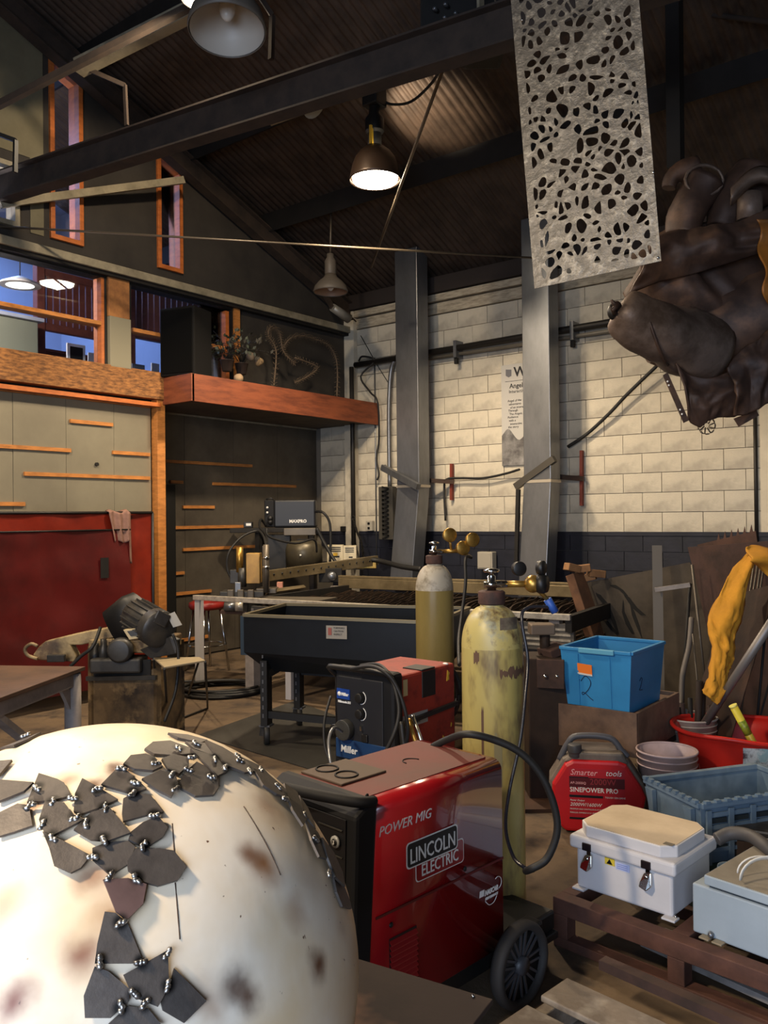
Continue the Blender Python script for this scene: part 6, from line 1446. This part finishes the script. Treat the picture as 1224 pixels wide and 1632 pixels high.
# dark curved hose behind
hp = [P(1142, 1338, 3.15), P(1165, 1328, 3.15), P(1195, 1332, 3.1), P(1222, 1350, 3.0), P(1250, 1375, 2.95)]
solo(MB().tube(smooth(hp, 6), .024, 12), 'fat_hose', mat('grey_rubber_hose', '3f3c3b', .6), 'fat grey rubber hose arching between crate and grey cabinet', 'hose', hp[0])
q = P(1166, 1362, 3.2)
solo(MB().lathe([(.05, 0), (.052, .08), (.045, .08), (.044, .0)], 20, c=V((q.x, q.y, ZF))), 'clear_cup', mat('pale_clear_plastic', '8fa0aa', .3), 'small pale clear cup between crate and grey cabinet', 'cup', V((q.x, q.y, ZF)))
for x, w_, lb in ((1205, .10, 'dark flat motor housing at right edge behind the fat hose'),):
    q = P(x, 1322, 3.4); solo(MB().box(q, (.22, .16, .05), Matrix.Rotation(YAW-.5, 3, 'Z')), 'motor_housing', M_motor, lb, 'housing', q-V((0, 0, .03)), bev=.01)
solo(MB().box(V((q.x, q.y, (q.z-.026)/2)), (.16, .12, q.z-.026), Matrix.Rotation(YAW-.5, 3, 'Z')), 'dark_block', M_rustd, 'dark block under the motor housing at the right edge', 'block', V((q.x, q.y, 0)))
# pallets
M_pal = mat('weathered_pallet_wood', '8f8272', .85, col2='6c6054', scale=3, stretch=(1, 1, 1), lo=.35, hi=.65, bump=.4, bscale=14, col3='a59a8a', s3=6)
a = az(906, 1556, .13); b = az(1200, 1690, .13); e = (b-a).normalized(); yaw = math.atan2(e.y, e.x)
def pallet(label, o, yaw, L_, ys, zt, deck=.02, H_=.13, s_=-1, bw=.12):
    t = thing('pallet', label, 'pallet', V((o.x, o.y, 0)), yaw)
    for k_, y in enumerate(ys):
        LB().span((0, y, zt-deck), (L_+random.uniform(-.02, .02), y+bw-.008, zt)).build('deck_board', M_pal, t, bev=.004)
    y0 = min(ys); y1 = max(ys)+bw
    for x in (.0, L_*.5, L_-.05):
        LB().span((x+.01, y0+.005, .02), (x+.05, y1-.012, zt-deck)).build('stringer', M_pal, t, bev=.004)
    for y in (y0, y1-bw): LB().span((0, y, 0), (L_, y+bw-.01, .018)).build('bottom_board', M_pal, t, bev=.003)
    return t
pallet('weathered grey wooden pallet on the floor at the bottom right', a, yaw, 1.2, [-.15, -.36], .13, bw=.15)
# long grey boards lying through the frame
a = az(1028, 1500, .05); b = az(1260, 1606, .05)
for i, (p, q, w_, lb) in enumerate((((1032, 1497), (1262, 1600), .09, 'longest grey plank lying on the floor inside the rusty frame'), ((1052, 1488), (1262, 1570), .07, 'narrow grey plank behind the longest plank inside the rusty frame'))):
    A_ = az(*p, .055+.02*i); B_ = az(*q, .055+.02*i); solo(MB().bar(A_, B_, w_, .022), 'plank', mat('grey_plank', '8d8884', .8, col2='6c6864', scale=5, bump=.2), lb, 'plank', A_-V((0, 0, .02)), bev=.002)
A_ = az(935, 1530, .02); B_ = az(1225, 1650, .02)
A_ = az(960, 1534, .16); B_ = az(1235, 1655, .16)
solo(MB().bar(A_, B_, .04, .03), 'angle_iron', M_rust, 'rusty angle iron lying along the back edge of the pallet', 'bar', A_-V((0, 0, .015)))

# ================================================================== LEANING SHEETS AND STOCK AT RIGHT
def lean(nm, lb, pts, m, th=.006, cat='sheet'):
    P3 = [P(x, y, d) if d > 0 else az(x, y, 0) for x, y, d in pts]
    c = min(P3, key=lambda p: p.z); t = thing(nm, lb, cat, V((c.x, c.y, max(0, c.z)))); MB().prism(P3, th).build('plate', m, t); return t, P3
M_sheet = mat('dark_cut_sheet', '51493f', .5, .3, col2='3b352e', scale=2.5, bump=.15, bscale=6)
def plane_sheet(nm, lb, tl, tr, d0, d1, zbot, m, th=.006, leanb=.35, cat='sheet'):
    A = P(*tl, d0); B = P(*tr, d1); e = (B-A); n_ = e.cross(UP).normalized(); n_ = n_ if n_.dot(FW) < 0 else -n_
    lv = leanb if isinstance(leanb, Vector) else n_*leanb; A2 = V((A.x, A.y, zbot))+lv; B2 = V((B.x, B.y, zbot))+lv
    t = thing(nm, lb, cat, (A2+B2)/2); MB().prism([A2, B2, B, A], th).build('plate', m, t); return t, A, B, A2, B2, n_
t, A, B, A2, B2, n_ = plane_sheet('cut_steel_sheet', 'dark steel sheet with feather shaped cut outs leaning right of the table', (918, 932), (1100, 896), 7.2, 6.5, 0, M_sheet, leanb=RT*.36-FW*.30)
# feather cut outs (thin proud dark shapes with their own thickness)
up_ = (A-A2).normalized(); al = (B-A).normalized(); fn_ = -al.cross(up_); fn_ = fn_ if fn_.dot(FW) < 0 else -fn_
def onsheet(px, py, off=.008):
    r = ray(px, py); k_ = (A-CAM).dot(fn_)/r.dot(fn_); return CAM+r*k_+fn_*off
for i, pl in enumerate(([(950, 944), (958, 948), (972, 965), (982, 990), (988, 1012), (984, 1010), (974, 985), (962, 962), (952, 950)], [(972, 932), (982, 932), (994, 940), (1002, 950), (998, 950), (988, 940), (976, 935)], [(995, 948), (1004, 952), (1016, 968), (1030, 980), (1022, 980), (1008, 968)], [(962, 988), (970, 990), (985, 1008), (986, 1014), (975, 1004)], [(994, 955), (996, 975), (1004, 992), (1012, 1010), (1008, 1010), (998, 994), (992, 975)], [(1005, 962), (1012, 975), (1020, 998), (1024, 1018), (1016, 1000), (1008, 980)])):
    MB().prism([onsheet(x, y) for x, y in pl], fn_*.003).build('feather_cut', M_blk, t)
t = thing('wood_offcuts', 'tilted brown timber post, broken topped, left of the cut steel sheet', 'timber', az(960, 1075, 0))
A = P(916, 915, 6.95); MB().bar(A, P(968, 1075, 6.75), .17, .08).build('post', mat('brown_timber', '6e4c33', .8, col2='553a28', scale=5, bump=.2), t, bev=.005)
for i, (x, y, w_, rot) in enumerate(((912, 905, .12, .4), (928, 906, .13, -.2), (950, 914, .14, .2), (938, 920, .12, -.4))):
    MB().box(P(x, y, 6.9+.03*i), (w_, .08, .06), Matrix.Rotation(YAW+rot, 3, 'Z') @ Matrix.Rotation(rot*.6, 3, 'Y')).build('block', mat('light_timber', '8a6440', .8, col2='6e4e32', scale=6), t, bev=.005)
A = P(1047, 870, 6.25); Bp = P(1050, 1000, 5.95)
solo(MB().bar(A, V((Bp.x, Bp.y, .0)), .07, .04), 'upright_post', mat('dull_grey_post', '5a544c', .6, .3), 'grey upright steel post between cut sheet and rusty sheets', 'post', V((Bp.x, Bp.y, 0)))
A = P(1044, 940, 6.05); B = P(1100, 932, 5.95); solo(MB().bar(A, B, .03, .03), 'cross_bar', M_grl, 'pale cross bar on the grey upright post', 'bar', A)
sh = (((1097, 872), (1226, 862), 5.9, 5.2, M_rust, RT*.24-FW*.2, 'tallest rusty steel sheet behind the orange cloth'), ((1112, 868), (1205, 846), 6.3, 5.9, mat('torn_rust', '4a3126', .8, col2='33231b', scale=6), RT*.15-FW*.1, 'rusty sheet with torn top edge against the navy wall'), ((1165, 950), (1240, 930), 5.3, 4.9, M_rustd, .45, 'lower dark brown sheet right of the orange cloth'))
for i, (tl, tr, d0, d1, m, lb_, lbl) in enumerate(sh):
    t, A, B, A2, B2, n_ = plane_sheet('rusty_sheet', lbl, tl, tr, d0, d1, 0, m, leanb=lb_)
    if i == 1:
        for k_ in range(6):
            c = A+(B-A)*(.35+k_*.11); MB().prism([c, c+(B-A)*.05, c+(B-A)*.03+V((0, 0, .05))], .004).build('torn_edge', m, t)
rods = [((1100, 930), (1085, 1130), 6.0, 'black flat bar leaning left of the rusty sheets', .012), ((1103, 900), (1125, 1100), 5.7, 'long thin steel bar on the left edge of the rusty sheet', .009), ((1104, 1010), (1114, 1115), 5.6, 'thin dark rod dropping into the white bucket', .006),
        ((1204, 885), (1170, 1110), 4.9, 'thin steel rod right of the orange cloth, first of four', .006), ((1209, 888), (1180, 1085), 4.9, 'thin steel rod right of the orange cloth, second of four', .006), ((1214, 892), (1190, 1060), 4.9, 'thin steel rod right of the orange cloth, third of four', .006), ((1219, 895), (1196, 1040), 4.9, 'thin steel rod right of the orange cloth, fourth of four', .006), ((1224, 960), (1205, 1165), 4.7, 'dark rod at the right edge above the red tub', .008), ((1228, 1080), (1203, 1175), 4.65, 'dark slanted rod at the right edge near the tub rim', .006)]
for (p, q, d, lb_, r_) in rods:
    d += .35 if p[0] > 1200 else 0; A = P(*p, d); B = P(*q, d); k_ = (A.z-.005)/(A.z-B.z); B = A+(B-A)*k_
    solo(MB().tube([A, B], r_, 7), 'steel_rod', M_galvd if 'thin' in lb_ else M_dark, lb_, 'rod', B, 'rods and bars leaning in the scrap corner')
hp = [P(1102, 985, 5.7), P(1098, 1030, 5.6), P(1088, 1075, 5.5), P(1086, 1120, 5.4), P(1082, 1150, 5.3)]
solo(MB().tube(smooth(hp, 5), .018, 8), 'grey_hose', mat('grey_hose', '5c554e', .6), 'grey hose hanging between the leaning bars behind the bucket', 'hose', hp[-1])
A = P(1234, 985, 4.4); B = P(1120, 1158, 4.9)
solo(MB().tube([A, B+(B-A)*.10], .024, 12), 'grey_pipe', mat('dull_grey_pipe', '6f6a66', .45, .4), 'thick grey pipe slanting in front of the orange cloth into the bucket', 'pipe', B)
# orange cloth
def cloth():
    L_ = [(1196, 878), (1170, 905), (1155, 935), (1140, 965), (1130, 990), (1131, 1012), (1136, 1030), (1130, 1065), (1125, 1090), (1119, 1103)]
    R_ = [(1204, 884), (1202, 900), (1192, 940), (1184, 985), (1174, 1010), (1172, 1040), (1166, 1058), (1160, 1070), (1156, 1095), (1140, 1122)]
    Ls = smooth([V((x, y, 0)) for x, y in L_], 4); Rs = smooth([V((x, y, 0)) for x, y in R_], 4); n = len(Ls)-1
    def fn(u, v):
        i = min(n, int(round(u*n))); p = Ls[i].lerp(Rs[i], v); return P(p.x, p.y, 5.05-.35*u)+FW*(.02*math.sin(v*7+u*4)+.035*noise.noise(V((v*5, u*7, 1)))+.03*noise.noise(V((v*9, u*20, 4)))-.05*math.sin(v*3.14))
    return MB().grid(fn, n, 16)
M_or = mat('orange_cloth', 'c98c24', .9, col2='a8741c', scale=4, lo=.35, hi=.7, bump=.4, bscale=25)
t = thing('orange_cloth', 'dusty orange yellow cloth draped over the leaning rods at right', 'cloth', P(1140, 1122, 4.7))
cloth().build('hanging_fold', M_or, t, solid=.008)
def fn(u, v):
    x = 1190+48*u; y = 872+10*u*u-4*math.sin(u*3)+(1-abs(2*v-1))*0+v*(22+26*u); return P(x, y, 5.0-.1*v)+FW*(.05*math.sin(v*5+u*4))-FW*.05*math.sin(v*3.14)
MB().grid(fn, 14, 12).build('top_fold', M_or, t, solid=.008)

# ================================================================== PERFORATED ALUMINIUM PANEL
TL = P(828, 30, 3.74); BL = P(852, 460, 3.74); BR = P(1054, 416, 3.47)
PW = (BR-BL).length; PH = (TL-BL).length
xa = (BR-BL).normalized(); ya = (TL-BL).normalized()
rnd = random.Random(11)
def clip(poly, p, q):        # keep side nearer p
    m_ = ((p[0]+q[0])/2, (p[1]+q[1])/2); d = (q[0]-p[0], q[1]-p[1]); out = []
    f_ = lambda a: (a[0]-m_[0])*d[0]+(a[1]-m_[1])*d[1]
    for i in range(len(poly)):
        a, b = poly[i-1], poly[i]; fa, fb = f_(a), f_(b)
        if (fa > 0) != (fb > 0): k_ = fa/(fa-fb); out.append((a[0]+(b[0]-a[0])*k_, a[1]+(b[1]-a[1])*k_))
        if fb <= 0: out.append(b)
    return out
mg = .03; PH2 = PH*1.12
seeds = []
for tr in range(6000):
    x = rnd.uniform(mg, PW-mg); y = rnd.uniform(mg, PH2-mg); k_ = .036+.018*noise.noise(V((x*9, y*9, 0)))
    if all((x-a)**2+((y-b)*.9)**2 > k_**2 for a, b in seeds): seeds.append((x, y))
    if len(seeds) > 420: break
loops = [[(0, 0), (PW, 0), (PW, PH2), (0, PH2)]]
for i, s0 in enumerate(seeds):
    if rnd.random() < .25: continue
    poly = [(mg, mg), (PW-mg, mg), (PW-mg, PH2-mg), (mg, PH2-mg)]
    near = sorted(seeds, key=lambda a: (a[0]-s0[0])**2+(a[1]-s0[1])**2)[1:14]
    for q in near:
        poly = clip(poly, s0, q)
        if len(poly) < 3: break
    if len(poly) < 3: continue
    cx = sum(p[0] for p in poly)/len(poly); cy = sum(p[1] for p in poly)/len(poly)
    k_ = rnd.uniform(.44, .80)
    pts = [V((cx+(p[0]-cx)*k_, cy+(p[1]-cy)*k_, 0)) for p in poly]
    # rounded corners by corner cutting
    for _ in range(2 if rnd.random() < .6 else 1):
        q = []
        for j in range(len(pts)): a, b = pts[j-1], pts[j]; q += [a.lerp(b, .25), a.lerp(b, .75)]
        pts = q
    area_ = abs(sum(pts[j-1].x*pts[j].y-pts[j].x*pts[j-1].y for j in range(len(pts))))/2
    if area_ < 2e-5: continue
    q = []
    for p in pts:
        ed_ = min(1, (p.x-mg+.01)/.06, (PW-mg+.01-p.x)/.06); w1 = noise.noise(V((p.x*14, p.y*9, 3))); w2 = noise.noise(V((p.x*9, p.y*14, 8)))
        q.append((p.x+.022*w1*max(0, ed_), p.y+.03*w2))
    loops.append(q)
M_perf = mat('brushed_aluminium', '5f5b55', .42, .6, col2='4a4742', scale=22, lo=.35, hi=.65, bump=.5, bscale=26, col3='78746c', s3=26)
me = curve_mesh('perforated_sheet', loops, .003, M_perf)
t = thing('perforated_panel', 'hanging brushed aluminium panel cut with organic lacework holes', 'panel', BL)
Bm = INV[t.name] @ basis(BL, xa, ya); me.transform(Bm)
o = bpy.data.objects.new('sheet', me); C.objects.link(o); o.parent = t
nrm = xa.cross(ya); nrm = nrm if nrm.dot(FW) < 0 else -nrm
for x in (.02, PW-.02): MB().tube([BL+xa*x+ya*PH2-V((0, 0, .01)), BL+xa*x+ya*PH2+V((0, 0, 1.0))], .003, 6).build('hanging_wire', M_rod, t)
for p in (BL+xa*.012+ya*(PH-.012), BR-xa*.012+ya*.015, BR-xa*.012+ya*.37): MB().ball(p+nrm*.003, .006, 8, 6).build('rivet', M_chrome, t)

# ================================================================== HAMMERED SCULPTURE HANGING AT RIGHT
M_hide = mat('hammered_brown_steel', '4a372d', .6, .2, col2='32241d', scale=5, lo=.35, hi=.65, bump=.3, bscale=7, col3='5c4333', s3=4)
M_hide2 = mat('grey_brown_steel', '75655a', .5, .35, col2='4c3e34', scale=5, bump=.5, bscale=8)
DS = 5.4
t = thing('hanging_sculpture', 'large dark hammered steel animal sculpture hanging at upper right', 'sculpture', P(1100, 560, DS))
S = lambda x, y, d=DS: P(x, y, d)
px_ = DS/FPX
# folded sheets between an upper and a lower edge, with creases
def fold(nm, Tp, Bp, d, bulge, m, cr=.10, seed=1, k=6, nv=36):
    Ts = smooth([V((x, y, 0)) for x, y in Tp], k); Bs = [V((x, y, 0)) for x, y in Bp]; nT = len(Ts)-1
    def bl(u): q = u*(len(Bs)-1); i = min(len(Bs)-2, int(q)); return Bs[i].lerp(Bs[i+1], q-i)
    def fn(u, v):
        i = min(nT, int(round(u*nT))); p = Ts[i].lerp(bl(i/nT), v); n1 = noise.noise(V((u*2, v*1.6, seed))); n2 = noise.noise(V((u*4.5+n1*2, v*2, seed+4)))
        return S(p.x, p.y, d)-FW*(bulge*math.sin(math.pi*min(1, .08+v*.9))+cr*(1-2*abs(n1))*1.2+cr*.5*(1-2.5*abs(n2)))
    MB().grid(fn, nT, nv).build(nm, m, t, solid=.012)
fold('body_hide', [(985, 432), (1010, 405), (1040, 385), (1065, 372), (1110, 368), (1160, 362), (1200, 345), (1260, 325)], [(990, 470), (1030, 560), (1080, 600), (1130, 606), (1170, 590), (1205, 575), (1260, 560)], DS+.2, .42, M_hide, .05, 2)
fold('upper_hide', [(1030, 392), (1065, 372), (1110, 368), (1160, 362), (1200, 345), (1260, 325)], [(1000, 470), (1050, 452), (1100, 440), (1150, 425), (1200, 410), (1260, 400)], DS-.25, .10, M_hide, .05, 9)
MB().tube([S(1250, 500), S(1180, 515), S(1120, 535), S(1075, 545), S(1035, 548)], [(.42, .36), (.38, .34), (.28, .27), (.22, .20), (.15, .14)], 30, amp=.05, fr=3).build('belly', M_hide, t)
# fore leg / muzzle pointing left
MB().tube(smooth([S(1130, 560, 5.25), S(1090, 545, 5.15), S(1050, 530, 5.05), S(1020, 515, 4.98), S(1000, 500, 4.95), S(985, 490, 4.95)], 4), [.20, .20, .20, .20, .20, .195, .19, .18, .175, .17, .165, .16, .155, .15, .145, .145, .14, .135, .125, .11, .06][:21], 28, amp=.025, fr=6).build('muzzle', M_hide2, t)
MB().tube([S(1046, 530, 5.03)+V((0, 0, .195*math.cos(g)))+(RT*.45+FW*.9).normalized()*.195*math.sin(g)*1.0+RT*-.02*math.cos(g)*3 for g in [i*.35 for i in range(18)]], .010, 6, close=True).build('muzzle_fold', M_hide, t)
for p, q, r_ in (((983, 490), (974, 478), .022), ((985, 485), (976, 496), .026), ((980, 500), (972, 488), .015)):
    MB().tube([S(*p, 4.85), S(*q, 4.83)], [r_, r_*.3], 8).build('lip_tab', M_hide, t)
MB().ball(S(978, 497, 4.9), (.035, .05, .05), 12, 8).build('mouth_opening', M_blk, t)
# upper cups / limbs
for a_, b_, c_, r_, nm in (((1085, 380), (1100, 330), (1122, 292), .13, 'raised_limb'), ((1150, 370), (1172, 320), (1205, 285), .16, 'raised_limb'), ((1065, 300), (1075, 280), (1110, 270), .07, 'raised_limb')):
    MB().tube(smooth([S(*a_), S(*b_), S(*c_)], 5), [r_*(.75+.35*i/10) for i in range(11)], 22, amp=.02, fr=6).build(nm, M_hide, t)
MB().tube([S(1122+30*math.cos(g), 287+24*math.sin(g), DS-.10) for g in [i*.4 for i in range(16)]], .012, 6, close=True).build('limb_rim', M_hide2, t)
MB().grid(lambda u, v: S(1165+75*u, 300-35*math.sin(u*2.4)+28*v, DS-.25-.1*math.sin(v*3)), 14, 8).build('ear_flap', M_hide2, t, solid=.01)
MB().tube([S(1194, 352, DS-.2), S(1196, 310, DS-.2)], .075, 16).build('neck_tube', M_hide2, t)
# lower hanging flaps
fold('lower_flap', [(1070, 582), (1095, 600), (1130, 605), (1165, 590), (1190, 580)], [(1092, 668), (1098, 674), (1113, 682), (1122, 672), (1140, 666), (1170, 664), (1188, 655)], DS-.3, .06, M_hide, .035, 14)
fold('lower_flap', [(1150, 590), (1175, 560), (1200, 545), (1230, 520), (1260, 510)], [(1165, 664), (1185, 662), (1200, 655), (1215, 645), (1240, 640), (1260, 636)], DS-.38, .08, M_hide, .04, 21)
st = MB().prism([S(1057, 598, 5.05), S(1064, 593, 5.05), S(1098, 670, 5.05), S(1090, 674, 5.05)], .01).build('bolt_strip', M_hide, t)
for p in ((1064, 608), (1066, 614), (1084, 653), (1087, 660)): MB().ball(S(*p, 5.03), .006, 6, 5).build('strip_hole', M_white, st)
MB().prism([S(1170, 667, 5.1), S(1205, 653, 5.1), S(1210, 662, 5.1), S(1178, 680, 5.1)], .01).build('torn_tab', M_hide, t)
MB().grid(lambda u, v: S(1206+16*v+(30-10*v)*u+5*math.sin(v*13)*(1-u), 350+135*v, DS-.45+.06*math.sin(v*6)), 8, 24).build('orange_lit_edge', mat('orange_lit_steel', '9a6224', .5, .3, col2='6a4420', scale=5, bump=.4), t, solid=.01)  # light caught along this edge, painted in as orange
for k_ in range(9):
    g = k_*.7; c = S(1126, 678, 5.3); MB().tube([c+RT*math.cos(g+h)*.055*(1+.0)+V((0, 0, math.sin(g+h)*.055)) if j else c+RT*math.cos(g)*.015+V((0, 0, math.sin(g)*.015)) for j, h in enumerate((0, .3, -.0, -.3))], .005, 5).build('flower_petal', M_rod, t)
MB().tube([S(1095, 375, DS+.1), S(1088, 262, DS+.5)], .02, 8).build('hanger', M_dark, t)
